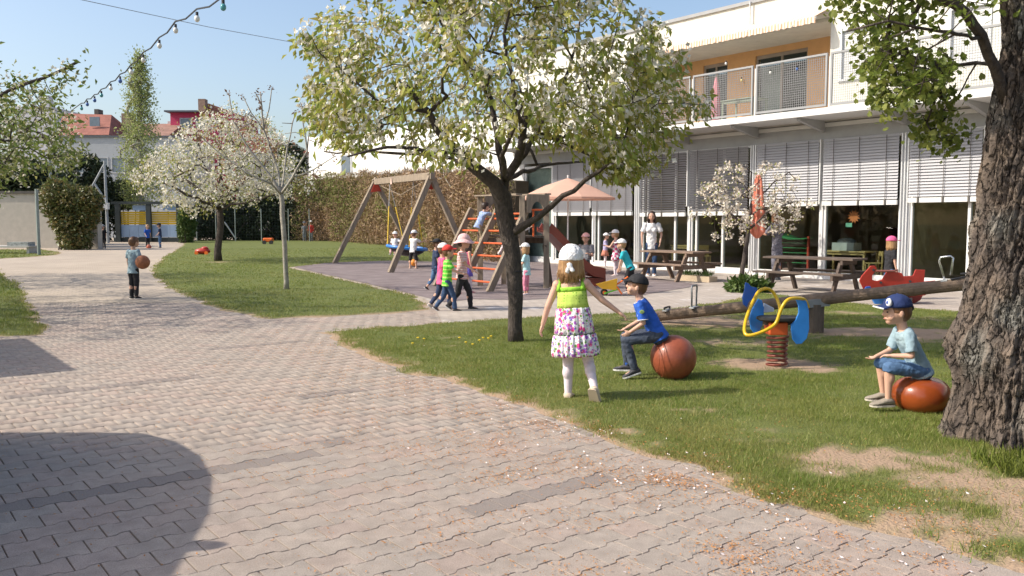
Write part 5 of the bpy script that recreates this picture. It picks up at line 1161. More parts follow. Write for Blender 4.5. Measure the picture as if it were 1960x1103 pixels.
MB().tube([ra.lerp(la_, .1) - Vector((0, 0, .12)), ra.lerp(la_, .5) - Vector((0, 0, .5)), ra.lerp(la_, .92) - Vector((0, 0, .12))], .012, 6).build('slack_rope', M_tim, sw)
pt = ra.lerp(la_, .62) - N * .1; MB().prism([pt + Vector((0, 0, .1)), pt + bd * .08 - Vector((0, 0, .14)), pt - bd * .08 - Vector((0, 0, .14))], -N * .01).build('pennant', mat('pale pink cloth', (.75, .55, .48), .8), sw)
# climbing tower
l2 = Vector((G(936, 560).x, G(936, 560).y, 0)); A_h = N; up_ = (Vector((A_h.x * .86, A_h.y * .86, 1.5))).normalized()
tw_ = empty('play_tower', (l2.x + .9, l2.y + 1, 0), label='timber play tower with wide ladder, orange rungs and roof boards behind the cherry trunk', cat='climbing frame')
feet = [l2, l2 - E * 1.0, l2 - E * 2.0]
LL = 1.98
for f in feet: MB().bar(f, f + up_ * LL, .08, .14, up=A_h).build('stringer', M_tim, tw_, bevel=.006)
for i in (0, 1):
    for k in range(1, 7):
        if i == 0 and k > 6: continue
        h = LL * (k - .25) / 6.6; MB().tube([feet[i] + up_ * h, feet[i + 1] + up_ * h], .021, 8).build('rung', M_org, tw_)
c0 = feet[0] + A_h * .86; ct_ = 1.12
posts = [(c0, 1.98), (c0 + A_h * .66, 2.0), (c0 - E * 1.5, 1.98), (c0 - E * 1.5 + A_h * .66, 2.0)]
for p_, h_ in posts: MB().bar(p_, p_ + Vector((0, 0, h_)), .12, .12).build('post', M_tim, tw_, bevel=.008)
for k in range(5):
    a = c0 + A_h * (.03 + .14 * k) + Vector((0, 0, ct_)); MB().bar(a, a - E * 1.5, .13, .04).build('deck_plank', M_timd, tw_)
MB().bar(c0 + Vector((0, 0, ct_ - .09)), c0 - E * 1.5 + Vector((0, 0, ct_ - .09)), .05, .12).build('deck_beam', M_timd, tw_)
MB().bar(c0 + A_h * .66 + Vector((0, 0, ct_ - .09)), c0 + A_h * .66 - E * 1.5 + Vector((0, 0, ct_ - .09)), .05, .12).build('deck_beam', M_timd, tw_)
MB().bar(c0 + A_h * .62 + Vector((0, 0, .95)), c0 + A_h * .95 - E * .2, .09, .09).build('brace', M_timd, tw_)
# roof boards with an arched opening between the front posts
def arch_board(a, b_, z0, z1, m_):
    o_ = [a + Vector((0, 0, z0)), a + Vector((0, 0, z1))]; d = b_ - a; L_ = d.length; d = d.normalized(); pts_ = [a + Vector((0, 0, z1 + .0)), b_ + Vector((0, 0, z1)), b_ + Vector((0, 0, z0))]
    for k in range(9): t = math.pi * k / 8; pts_.append(a + d * (L_ / 2 + L_ * .3 * math.cos(t)) + Vector((0, 0, z0 + (z1 - z0) * .62 * math.sin(t))))
    pts_.append(a + Vector((0, 0, z0))); return MB().prism(pts_, E * .03).build('arched_board', m_, tw_)
arch_board(c0 + E * .07 + A_h * .05, c0 + E * .07 + A_h * .62, 1.62, 2.0, M_tim); arch_board(c0 - E * 1.4 + A_h * .05, c0 - E * 1.4 + A_h * .62, 1.62, 2.0, M_tim)
MB().bar(c0 + Vector((0, 0, 2.0)) - A_h * .08, c0 - E * 1.5 + Vector((0, 0, 2.0)) - A_h * .08, .16, .03).build('roof_board', M_tim, tw_); MB().bar(c0 + Vector((0, 0, 2.02)) + A_h * .7, c0 - E * 1.5 + Vector((0, 0, 2.02)) + A_h * .7, .18, .03).build('roof_board', M_tim, tw_)
MB().tube([c0 + Vector((0, 0, 1.68)), c0 + A_h * .66 + Vector((0, 0, 1.68))], .02).build('rail', M_org, tw_); MB().tube([c0 + A_h * .3 + Vector((0, 0, 1.12)), c0 + A_h * .3 + Vector((0, 0, 1.68))], .02).build('rail', M_org, tw_)
MB().tube([c0 + Vector((0, 0, 1.60)), c0 - E * 1.5 + Vector((0, 0, 1.60))], .02).build('rail', M_org, tw_)
# slide
s_top = c0 + A_h * .74 - E * .25 + Vector((0, 0, 1.22)); s_end = Vector((G(1148, 548).x, G(1148, 548).y, .22))
sd = Vector((s_end.x - s_top.x, s_end.y - s_top.y, 0)); SL = sd.length; sd.normalize(); sx = Vector((sd.y, -sd.x, 0))
rings = []; secs = 26
for k in range(secs):
    t = k / (secs - 1); z = 1.24 - 1.02 * (t ** 1.0) * (1 + .10 * math.sin(t * math.pi)) ; z = np.interp(t, [0, .08, .25, .5, .68, .8, .93, 1], [1.24, 1.20, .98, .62, .37, .27, .24, .21]); c = Vector((s_top.x, s_top.y, 0)) + sd * SL * t + Vector((0, 0, z)); wv = .25; hgt_ = .20 if t > .04 else .08
    q_ = [(-wv - .03, hgt_), (-wv + .0, hgt_), (-wv + .03, .02), (0, 0), (wv - .03, .02), (wv, hgt_), (wv + .03, hgt_), (wv + .03, -.03), (0, -.04), (-wv - .03, -.03)]
    rings.append([c + sx * a + Vector((0, 0, b_)) for a, b_ in q_])
sl_ = empty('slide', (s_top.x, s_top.y, 0), label='red brown plastic slide running down from the timber tower', cat='slide')
MB().loft(rings).build('chute', M_slide, sl_, smooth=False)
e_ = s_end - sd * .1; MB().box(e_.x - .24, e_.x + .2, e_.y - .2, e_.y + .2, 0, .20).build('foot', M_slide, sl_)
MB().box(e_.x - .75, e_.x - .5, e_.y - .2, e_.y + .1, 0, .27).build('foot', M_slide, sl_)
# open parasol
def parasol():
    Yu = 23.5; g_ = Vector((px(1087, Yu), Yu, 0)); e = empty('parasol', g_, label='open pale salmon parasol behind the slide', cat='parasol'); R_ = 1.33; zr = P(0, 379, Yu).z; za = P(0, 341, Yu).z
    m_ = mat('salmon parasol cloth', (.80, .50, .38), .85, trans=.35, var=.04); n = 8; v = [(g_.x, g_.y, za)]; f = []
    for j in range(n * 4):
        a = 2 * math.pi * j / (n * 4) + .2; sag = -.06 * abs(math.sin(a * n / 2 - .2 * n / 2)) ; r_ = R_ * (1 - .05 * abs(math.sin((a - .2) * n / 2)))
        v.append((g_.x + r_ * .5 * math.cos(a), g_.y + r_ * .5 * math.sin(a), (za + zr) / 2 + .05)); v.append((g_.x + r_ * math.cos(a), g_.y + r_ * math.sin(a), zr)); v.append((g_.x + r_ * math.cos(a), g_.y + r_ * math.sin(a), zr - .05))
    k = n * 4
    for j in range(k):
        a, b_ = 1 + 3 * j, 1 + 3 * ((j + 1) % k); f += [(0, a, b_), (a, a + 1, b_ + 1, b_), (a + 1, a + 2, b_ + 2, b_ + 1)]
    MB().add(v, f).build('canopy', m_, e); MB().tube([g_, (g_.x, g_.y, za - .02)], .022, 8).build('pole', M_steel, e); MB().tube([(g_.x, g_.y, za), (g_.x, g_.y, za + .08)], .03, 8).build('finial', M_white, e)
    for j in range(n): a = 2 * math.pi * j / n + .2; MB().tube([(g_.x, g_.y, za - .05), (g_.x + R_ * math.cos(a), g_.y + R_ * math.sin(a), zr - .01)], .008, 5).build('rib', M_steel, e)
    MB().box(g_.x - .28, g_.x + .28, g_.y - .28, g_.y + .28, 0, .07).build('base', M_conc, e)
parasol()
Yu = 20.6; g_ = Vector((px(1450, Yu), Yu, 0)); e = empty('closed_parasol', g_, label='furled orange red parasol standing behind the small blossom tree', cat='parasol'); zt_ = P(0, 335, Yu).z
rg = []
for r_, z in ((.03, zt_), (.07, zt_ - .1), (.10, zt_ - .5), (.13, zt_ - .9), (.07, zt_ - 1.0), (.14, zt_ - 1.15), (.15, zt_ - 1.35), (.04, zt_ - 1.5)): rg.append([(g_.x + r_ * (1 + .3 * math.cos(a * 6)) * math.cos(a), g_.y + r_ * (1 + .3 * math.cos(a * 6)) * math.sin(a), z) for a in [k * math.pi / 15 for k in range(30)]])
MB().loft(rg).build('cloth', mat('orange red cloth', (.70, .24, .16), .85), e); MB().tube([g_, (g_.x, g_.y, zt_ + .06)], .02).build('pole', M_steel, e); MB().box(g_.x - .2, g_.x + .2, g_.y - .2, g_.y + .2, 0, .06).build('base', M_conc, e)
# picnic tables
def picnic(u, v, m, label, L_=1.7, rot=0):
    g_ = G(u, v); t = empty('picnic_table', g_, math.atan2(E.y, E.x) + rot, label=label, cat='picnic table', group='timber picnic tables on the terrace')
    for k in range(4): MB().box(-L_ / 2, L_ / 2, -.34 + .172 * k, -.34 + .172 * k + .164, .68, .72).build('table_plank', m, t, local=True, bevel=.004)
    for y in (-.74, .50):
        for k in range(2): MB().box(-L_ / 2, L_ / 2, y + .12 * k, y + .12 * k + .114, .40, .44).build('seat_plank', m, t, local=True, bevel=.004)
    for x in (-L_ / 2 + .28, L_ / 2 - .28):
        MB().bar((x, -.58, 0), (x, -.20, .68), .05, .11).build('leg', m, t, local=True); MB().bar((x, .58, 0), (x, .20, .68), .05, .11).build('leg', m, t, local=True)
        MB().bar((x + .052, -.74, .35), (x + .052, .74, .35), .05, .10).build('seat_bearer', m, t, local=True); MB().bar((x + .052, -.33, .635), (x + .052, .33, .635), .05, .085).build('table_bearer', m, t, local=True)
picnic(1291, 537, mat('brown picnic timber', (.27, .19, .14), .85, vscale=4, stretch=(1, 6, 6), bump=.4, bscale=30, col2=(.17, .12, .09)), 'brown timber picnic table in front of the woman in the white blouse')
picnic(1556, 560, mat('dark picnic timber', (.16, .12, .095), .85, vscale=4, stretch=(1, 6, 6), bump=.4, bscale=30, col2=(.08, .06, .05)), 'darker weathered picnic table behind the seesaw log', 1.9, .12)
# seesaw
pA, pB = P(1258, 605, 12.1), P(1905, 538, 10.0); piv = pA.lerp(pB, .46)
ss = empty('seesaw', (piv.x, piv.y, 0), label='long log seesaw on a stout post with steel grips', cat='seesaw')
n = 26; pts = [pA.lerp(pB, k / (n - 1)) for k in range(n)]
MB().tube(pts, [.077 + R.uniform(-.004, .004) for k in range(n)], 14).build('log', M_log, ss, smooth=False)
vf = P(1561, 634, piv.y); vx = Vector((vf.x, piv.y, 0)); vx = Vector((piv.x, piv.y, 0)); tpos = pA.lerp(pB, .455)
gx_ = (1561 - CU) / FPX; tt_ = (gx_ * pA.y - pA.x) / ((pB.x - pA.x) - gx_ * (pB.y - pA.y)); pc = pA.lerp(pB, tt_)
MB().tube([(pc.x, pc.y, -.05), (pc.x, pc.y, pc.z - .055)], .125, 16).build('post', M_timd, ss)
MB().bar((pc.x - .16, pc.y - .1, pc.z - .05), (pc.x + .16, pc.y - .1, pc.z - .02), .03, .1).build('bracket', M_chain, ss)
def hoop(tt, wv, h_, m_, tilt=0, name='grip', foot=True):
    c = pA.lerp(pB, tt) + Vector((0, 0, .07)); d = (pB - pA).normalized(); p_ = Vector((-d.y, d.x, 0)); L_ = []
    for a, z in ((-wv, 0), (-wv * 1.0, h_ * .55), (-wv * 1.15, h_ * .9), (-wv * .9, h_), (wv * .9, h_), (wv * 1.15, h_ * .9), (wv, h_ * .55), (wv, 0)): L_.append(c + p_ * a + Vector((0, 0, z)) + d * tilt * z)
    MB().tube(L_, .013, 8).build(name, m_, ss, smooth=True)
    MB().bar(c + p_ * -wv * 1.2 - Vector((0, 0, .0)), c + p_ * wv * 1.2, .06, .02).build('grip_foot', M_steel, ss)
dirl = (pB - pA).normalized()
tl = ((1330 - CU) / FPX * pA.y - pA.x) / ((pB.x - pA.x) - (1330 - CU) / FPX * (pB.y - pA.y)); hoop(tl, .10, .30, M_chain, .0)
tr_ = ((1808 - CU) / FPX * pA.y - pA.x) / ((pB.x - pA.x) - (1808 - CU) / FPX * (pB.y - pA.y))
c = pA.lerp(pB, tr_) + Vector((0, 0, .07)); Lh = [c + dirl * a + Vector((0, 0, z)) + Vector((0, -.03, 0)) for a, z in ((0, 0), (-.07, .24), (-.055, .285), (.05, .285), (.08, .26), (.06, .06))]
MB().tube(Lh, .013, 8).build('grip', mat('polished steel tube', (.7, .7, .7), .25, metal=.8), ss, smooth=True); MB().bar(c - dirl * .03, c + dirl * .04, .1, .02).build('grip_foot', M_steel, ss)
MB().tube([c + dirl * .05 + Vector((0, -.06, .01)), c + dirl * .28 + Vector((0, -.05, .03)), c + dirl * .30 + Vector((0, 0, .05)), c + dirl * .2 + Vector((0, .05, .05)), c + dirl * .5 + Vector((0, .05, .06))], .011, 6).build('lying_grip', M_black, ss)
hoop(.035, .10, .04, M_black, 0, 'rubber_buffer')
# spring rider
sg_ = G(1487, 704); Yr = sg_.y
sr = empty('spring_rider', sg_, label='blue and yellow spring rider on an orange coil spring over bare soil', cat='spring rider')
coil = []; 
for k in range(141):
    a = 2 * math.pi * k / 20; r_ = .100 - .012 * math.sin(k / 140 * math.pi); coil.append(sg_ + Vector((math.cos(a) * r_, math.sin(a) * r_, .01 + .31 * k / 140)))
MB().tube(coil, .0125, 8).build('spring', mat('orange spring steel', (.20, .050, .03), .5, var=.4, vscale=12), sr, smooth=True)
MB().box(sg_.x - .13, sg_.x + .13, sg_.y - .13, sg_.y + .13, -.01, .012).build('base_plate', M_chain, sr)
MB().box(sg_.x - .11, sg_.x + .07, sg_.y - .10, sg_.y + .10, .335, .46).build('mount', M_org, sr, bevel=.01)
c = P(1492, 607, Yr); MB().loft([[(c.x + r_ * 1.05 * math.cos(a), c.y + r_ * .72 * math.sin(a), c.z + z) for a in [k * math.pi / 16 for k in range(32)]] for r_, z in ((.19, -.035), (.215, -.02), (.215, .0), (.20, .006))]).build('seat', M_rubk, sr)
MB().box(c.x - .15, c.x + .2, c.y - .05, c.y + .05, c.z - .075, c.z - .036).build('seat_bearer', M_timd, sr)
def board(pxs, Y_, th_, m_, name, tilt=0):
    pts_ = [P(u, v, Y_) for u, v in pxs]; return MB().prism([p_ + Vector((0, tilt * (p_.z - c.z), 0)) for p_ in pts_], (0, th_, 0)).build(name, m_, sr, bevel=.006)
board([(1523, 571), (1535, 569), (1545, 578), (1549, 596), (1549, 630), (1544, 648), (1534, 658), (1524, 659), (1517, 650), (1514, 632), (1514, 622), (1523, 612), (1529, 600), (1529, 586)], Yr - .14, .024, M_blue, 'side_board', .05)
board([(1452, 572), (1459, 575), (1463, 590), (1462, 606), (1460, 622), (1453, 636), (1444, 639), (1437, 630), (1434, 610), (1440, 592)], Yr + .14, .024, M_blue, 'side_board', .03)
board([(1427, 540), (1433, 543), (1438, 549), (1449, 551), (1451, 558), (1447, 572), (1439, 578), (1437, 574), (1433, 580), (1430, 589), (1423, 583), (1421, 570), (1425, 556)], Yr + .22, .024, M_blued, 'horse_head', .0)
board([(1462, 580), (1482, 590), (1482, 597), (1463, 599)], Yr + .18, .02, mat('pale blue board paint', (.55, .62, .75), .4), 'white_board')
def smooth_path(cp, m_=6):
    out = []
    for i in range(len(cp) - 1):
        p0 = cp[max(i - 1, 0)]; p1 = cp[i]; p2 = cp[i + 1]; p3 = cp[min(i + 2, len(cp) - 1)]
        for k in range(m_): t = k / m_; out.append(.5 * ((2 * p1) + (p2 - p0) * t + (2 * p0 - 5 * p1 + 4 * p2 - p3) * t * t + (3 * p1 - p0 - 3 * p2 + p3) * t ** 3))
    return out + [cp[-1]]
tp = [(1547, 588, .0), (1540, 574, -.10), (1526, 571, -.19), (1510, 573, -.24), (1500, 583, -.26), (1493, 598, -.26), (1484, 620, -.26), (1462, 634, -.27), (1437, 642, -.26), (1426, 638, -.22), (1426, 620, -.14), (1434, 594, -.04), (1446, 568, .06), (1455, 556, .12), (1470, 553, .16), (1482, 562, .18), (1491, 582, .14), (1493, 596, .05)]
MB().tube(smooth_path([P(u, v, Yr + dy) for u, v, dy in tp]), .0165, 12).build('handle_tube', M_yelt, sr, smooth=True)
# red rocking boat
gb = G(1712, 590); Yk = 15.0
rb = empty('rocking_boat', (px(1712, Yk), Yk, 0), label='red rocking boat with a blue base behind the seesaw log', cat='rocking toy')
def rboard(pxs, Y_, th_, m_, name): return MB().prism([P(u, v, Y_) for u, v in pxs], (0, th_, 0)).build(name, m_, rb, bevel=.008)
hull = [(1645, 537), (1650, 528), (1667, 509), (1675, 509), (1679, 514), (1670, 528), (1670, 536), (1678, 538), (1688, 536), (1698, 520), (1716, 521), (1727, 523), (1730, 529), (1748, 528), (1753, 516), (1771, 517), (1769, 539), (1791, 537), (1788, 556), (1770, 566), (1662, 568), (1652, 552)]
rboard(hull, Yk - .2, .03, M_red, 'side_board'); rboard(hull, Yk + .2, .03, M_red, 'side_board')
MB().tube([P(1677, 519, Yk - .22), P(1712, 519, Yk - .22), P(1717, 517, Yk - .1)], .018, 8).build('rail', mat('dark red rail', (.28, .1, .08), .4), rb)
rboard([(1666, 566), (1740, 560), (1722, 584), (1700, 586), (1675, 582)], Yk - .1, .06, M_blue, 'blue_base'); rboard([(1722, 566), (1770, 560), (1762, 575), (1745, 584), (1722, 580)], Yk + .05, .05, mat('deep red board', (.25, .02, .015), .4), 'red_base')
rboard([(1654, 555), (1658, 549), (1666, 548), (1668, 552), (1662, 560)], Yk - .26, .03, M_blued, 'blue_knob'); rboard([(1684, 553), (1694, 550), (1702, 553), (1702, 560), (1684, 560)], Yk - .26, .03, M_blued, 'blue_knob')
for u, v in ((1672, 517), (1686, 541), (1742, 539)): MB().tube([P(u, v, Yk - .215), P(u, v, Yk - .175)], .022, 8).build('bolt_cap', M_black, rb)
MB().box(px(1680, Yk), px(1750, Yk), Yk - .17, Yk + .2, P(0, 548, Yk).z, P(0, 545, Yk).z + .02).build('seat', M_red, rb)
for u in (1690, 1740): MB().tube([(px(u, Yk) + .09 * math.cos(k * .5), Yk + .09 * math.sin(k * .5), .0 + .0022 * k) for k in range(50)], .012, 6).build('spring', M_chain, rb)
# toy wheelbarrow
gw = G(1156, 567); Yq = gw.y
wb_ = empty('toy_wheelbarrow', (gw.x, gw.y, 0), label='yellow toy wheelbarrow with green legs and orange handles', cat='wheelbarrow')
M_ty = mat('yellow toy plastic', (.72, .42, .02), .35, coat=.3); M_to = mat('orange toy plastic', (.80, .16, .02), .35, coat=.3); M_tg = mat('green toy plastic', (.12, .42, .04), .4, coat=.2)
wl_ = []
for z_, s_ in ((0, 1), (1, 1)): pass
def pq(u, v, dy): return P(u, v, Yq + dy)
MB().hexa([pq(1152, 553, -.10), pq(1180, 556, -.10), pq(1180, 556, .10), pq(1152, 553, .10), pq(1140, 544, -.17), pq(1182, 533, -.17), pq(1182, 533, .17), pq(1140, 544, .17)]).build('tray', M_ty, wb_, bevel=.01)
cw = Vector((gw.x + .005, gw.y, .072)); wt_ = MB()
MB().tube([cw - Vector((0, .03, 0)), cw + Vector((0, .03, 0))], .072, 18).build('wheel', M_rubk, wb_); MB().tube([cw - Vector((0, .034, 0)), cw + Vector((0, .034, 0))], .035, 14).build('hub', M_to, wb_)
for dy in (-.09, .09):
    MB().bar(pq(1156, 562, dy), pq(1186, 553, dy), .02, .03).build('frame', M_tg, wb_); MB().bar(pq(1180, 548, dy), pq(1190, 563, dy), .03, .03).build('leg', M_to, wb_)
    MB().tube([pq(1180, 545, dy), pq(1192, 537, dy), pq(1202, 530, dy)], .016, 8).build('handle', M_to, wb_)
# small red toy car on the far lawn
gt_ = G(388, 488); e = empty('red_toy', gt_, label='small red toy on the back lawn left of the blossom tree', cat='toy')
MB().ell((gt_.x, gt_.y, .16), .34, .2, .13).ell((gt_.x + .1, gt_.y, .27), .16, .14, .09).build('body', M_red, e, smooth=True)
for a in (-.2, .22): MB().tube([(gt_.x + a, gt_.y - .21, .08), (gt_.x + a, gt_.y - .17, .08)], .08, 12).build('wheel', M_to, e)
gt_ = G(514, 468); e = empty('orange_toy', gt_, label='tiny orange toy tractor at the foot of the dark hedge', cat='toy')
MB().box(gt_.x - .3, gt_.x + .3, gt_.y - .2, gt_.y + .2, .15, .4).build('body', M_to, e, bevel=.06)
for a in (-.2, .22): MB().tube([(gt_.x + a, gt_.y - .24, .13), (gt_.x + a, gt_.y - .18, .13)], .13, 12).build('wheel', M_rubk, e)
# hopping balls
def hball(u, v, r, label, sq=1.0, wd=1.0, m_=None):
    g_ = G(u, v); e = empty('hopping_ball', (g_.x, g_.y, 0), label=label, cat='ball')
    b_ = MB(); n_ = 48; rg = []
    for i in range(33):
        t = -math.pi / 2 + math.pi * i / 32; rr_ = math.cos(t); zz_ = math.sin(t)
        if sq < 1: rr_ = abs(rr_) ** .62; 
        rr_ = max(rr_, .01)
        rg.append([(g_.x + r * wd * rr_ * math.cos(2 * math.pi * j / n_), g_.y + r * wd * rr_ * math.sin(2 * math.pi * j / n_), r * sq * (1 + zz_)) for j in range(n_)])
    b_.loft(rg).build('ball', m_, e, smooth=True); return g_, e
M_ball = mat('terracotta rubber', (.30, .078, .038), .42, vscale=9, var=.22, bump=.08, bscale=60, coat=.15)
M_ball2 = mat('burnt orange rubber', (.29, .060, .014), .28, vscale=3, var=.2, bump=.05, coat=.3)
bA, eA = hball(1288, 728, .208, 'large terracotta hopping ball under the boy in the blue football shirt', m_=M_ball)
bB, eB = hball(1762, 789, .145, 'squashed orange hopping ball under the boy beside the old tree', .93, 1.45, m_=M_ball2)
for off_ in (-.17, -.125):
    rr__ = math.sqrt(.208 ** 2 - off_ ** 2); MB().tube([(bA.x + off_ * .93 - rr__ * math.cos(a) * .0 + 0, bA.y + off_ * .35 + rr__ * math.cos(a), .208 + rr__ * math.sin(a)) for a in [2 * math.pi * k / 40 for k in range(41)]], .0035, 6, caps=False).build('seam', M_ball, eA, smooth=True)
def ball(u, v, r, Y_, label, m_): p_ = P(u, v, Y_); e = empty('ball', p_, label=label, cat='ball'); MB().ell(p_, r, r, r, n=20, m=14).build('shell', m_, e, smooth=True)
# vehicle and shed standing left of the camera; the photo shows their shadows
x0, zR_ = -3.62, 1.95
van = empty('parked_van', (x0 - .9, 2.5, 0), label='parked van just outside the left edge, casting the rounded shadow on the pavers', cat='van')
prof = [(5.60, .35), (5.68, .70), (5.60, 1.0), (5.32, 1.28), (4.9, 1.54), (4.4, 1.74), (3.8, 1.90), (2.9, 2.02), (-.2, 2.02), (-.6, 1.7), (-.65, .4), (-.4, .3), (5.4, .3)]
rg = []
for xo, k_ in ((0, .96), (-.08, 1.0), (-1.72, 1.0), (-1.8, .96)):
    rg.append([(x0 + xo, 2.5 + (y - 2.5) * k_, .3 + (z - .3) * (k_ if z > .3 else 1)) for y, z in prof])
MB().loft(rg).build('body', mat('silver car paint', (.35, .36, .38), .25, metal=.4, coat=.5), van)
for y in (4.7, .5):
    for xo in (-.02, -1.58): MB().tube([(x0 + xo + .03, y, .33), (x0 + xo - .2, y, .33)], .33, 24).build('wheel', M_rubk, van)
MB().add([(x0 + .004, 1.2, 1.15), (x0 + .004, 3.9, 1.15), (x0 + .004, 3.5, 1.7), (x0 + .004, 1.2, 1.75)], [(0, 1, 2, 3)]).build('side_window', M_farglass, van)
MB().ell((x0 + .38, 3.42, 1.52), .15, .07, .13).tube([(x0 - .05, 3.45, 1.45), (x0 + .3, 3.42, 1.47)], .035, 8).build('mirror', M_black, van)
shd = empty('garden_shed', (-7.5, 8.6, 0), math.atan2(E.y, E.x), label='garden shed outside the left edge, casting the angular shadow', cat='shed')
MB().box(-1.75, .95, -2.2, 0, 0, 2.1).build('wall', M_timd, shd, local=True); MB().box(-1.85, 1.05, -2.3, .1, 2.102, 2.2).build('roof', M_roof, shd, local=True)
# ------------------------------------------------------------------ people
SKIN = mat('skin', (.60, .36, .26), .55, vscale=8, var=.06, spec=.35, tint=(.60, .2, .16))
SKIN2 = mat('tanned skin', (.42, .24, .16), .55, vscale=8, var=.06)
def cloth(name, c, **k):
    k.setdefault('var', .10); k.setdefault('bump', .9); k.setdefault('bscale', 14); k.setdefault('vscale', 6); return mat(name, c, .85, **k)
C_ = dict(royal=cloth('royal blue jersey', (.025, .11, .50)), denim=cloth('grey blue denim', (.075, .095, .135), col2=(.04, .05, .075)), sky_=cloth('washed light blue cotton', (.32, .43, .48), col2=(.23, .34, .41)), jean=cloth('mid blue denim', (.10, .19, .34), col2=(.06, .12, .24)),
          black=cloth('black cotton', (.022, .022, .026)), navy=cloth('navy cotton', (.03, .045, .10)), white=cloth('white cotton', (.78, .77, .76)), pink=cloth('pink cotton', (.72, .12, .28)), palepink=cloth('pale pink cotton', (.80, .50, .50)), red=cloth('red cotton', (.62, .05, .04)),
          lav=cloth('lavender knit', (.42, .38, .58)), teal=cloth('turquoise cotton', (.03, .44, .52)), aqua=cloth('pale aqua cotton', (.42, .68, .72)), khaki=cloth('khaki cotton', (.33, .26, .17)), bj=cloth('blue jeans', (.035, .07, .15)), dj=cloth('dark jeans', (.03, .04, .065), col2=(.05, .065, .10)),
          grey=cloth('grey cotton', (.25, .26, .28)), tights=cloth('white tights', (.74, .64, .68), bump=.1), purple=cloth('violet frilled cotton', (.16, .12, .50)), rose=cloth('rose leggings', (.70, .25, .36)), plaid=cloth('blue checked cotton', (.09, .20, .52), vscale=40, col2=(.5, .55, .62)), dprint=cloth('dark printed cotton', (.05, .055, .08), vscale=30, col2=(.28, .27, .32)))
H_ = dict(blond=mat('dark blond hair', (.42, .25, .11), .5, vscale=4, stretch=(14, 14, 1), col2=(.26, .14, .06), spec=.5), brown=mat('brown hair', (.20, .095, .045), .5, vscale=4, stretch=(14, 14, 1), col2=(.10, .05, .025)), dark=mat('dark hair', (.03, .02, .018), .45, vscale=6, col2=(.06, .035, .025)))
def stripes(name, c1, c2, sc_, thr=.5, axis=2):
    def ex(t, vec, out):
        n = t.nodes; L = t.links; sp = n.new('ShaderNodeSeparateXYZ'); L.new(vec, sp.inputs[0]); m1 = n.new('ShaderNodeMath'); m1.operation = 'MULTIPLY'; m1.inputs[1].default_value = sc_; L.new(sp.outputs[axis], m1.inputs[0])
        fr = n.new('ShaderNodeMath'); fr.operation = 'FRACT'; L.new(m1.outputs[0], fr.inputs[0]); gt = n.new('ShaderNodeMath'); gt.operation = 'GREATER_THAN'; gt.inputs[1].default_value = thr; L.new(fr.outputs[0], gt.inputs[0])
        mx = n.new('ShaderNodeMix'); mx.data_type = 'RGBA'; L.new(gt.outputs[0], mx.inputs[0]); mx.inputs[6].default_value = (*c1, 1); mx.inputs[7].default_value = (*c2, 1); return mx.outputs[2]
    return mat(name, c1, .85, extra=ex, bump=.4, bscale=14)
C_['green'] = stripes('bright green striped cotton', (.10, .55, .04), (.42, .80, .16), 16, .62)
C_['thin'] = stripes('red and white thin striped cotton', (.72, .66, .66), (.55, .22, .24), 38, .5)
def ging(t, vec, out):
    n = t.nodes; L = t.links; ch = n.new('ShaderNodeTexChecker'); ch.inputs['Scale'].default_value = 16; ch.inputs[1].default_value = (.75, .70, .72, 1); ch.inputs[2].default_value = (.45, .05, .14, 1)
    mp = n.new('ShaderNodeMapping'); mp.inputs['Scale'].default_value = (1, .01, 1); L.new(vec, mp.inputs[0]); L.new(mp.outputs[0], ch.inputs[0]); return ch.outputs[0]
C_['ging'] = mat('pink and white check cotton', (.7, .3, .4), .85, extra=ging, bump=.3, bscale=14)
def floral(t, vec, out):
    n = t.nodes; L = t.links; tex = n.new('ShaderNodeTexNoise'); tex.inputs['Scale'].default_value = 5; L.new(vec, tex.inputs['Vector'])
    ad = n.new('ShaderNodeVectorMath'); ad.operation = 'MULTIPLY_ADD'; ad.inputs[1].default_value = (.06, .06, .06); L.new(tex.outputs['Color'], ad.inputs[0]); L.new(vec, ad.inputs[2])
    o = None; lay = (((.80, .78, .76), None, 0), ((.36, .10, .46), 21, .30), ((.62, .05, .22), 17, .26), ((.16, .34, .06), 26, .24), ((.20, .12, .55), 30, .20), ((.80, .40, .50), 34, .22), ((.05, .10, .06), 41, .13))
    cur = None
    for col, s, r in lay:
        if s is None:
            rg = n.new('ShaderNodeRGB'); rg.outputs[0].default_value = (*col, 1); cur = rg.outputs[0]; continue
        v = n.new('ShaderNodeTexVoronoi'); v.inputs['Scale'].default_value = s; of = n.new('ShaderNodeVectorMath'); of.operation = 'ADD'; of.inputs[1].default_value = (s, s * .37, s * .11); L.new(ad.outputs[0], of.inputs[0]); L.new(of.outputs[0], v.inputs[0])
        lt = n.new('ShaderNodeMapRange'); lt.inputs[1].default_value = r + .10; lt.inputs[2].default_value = r; lt.inputs[3].default_value = 0; lt.inputs[4].default_value = 1; L.new(v.outputs['Distance'], lt.inputs[0])
        mx = n.new('ShaderNodeMix'); mx.data_type = 'RGBA'; L.new(lt.outputs[0], mx.inputs[0]); L.new(cur, mx.inputs[6]); mx.inputs[7].default_value = (*col, 1); cur = mx.outputs[2]
    return cur
M_floral = mat('floral print cotton', (.8, .7, .7), .85, extra=floral, bump=.4, bscale=18)
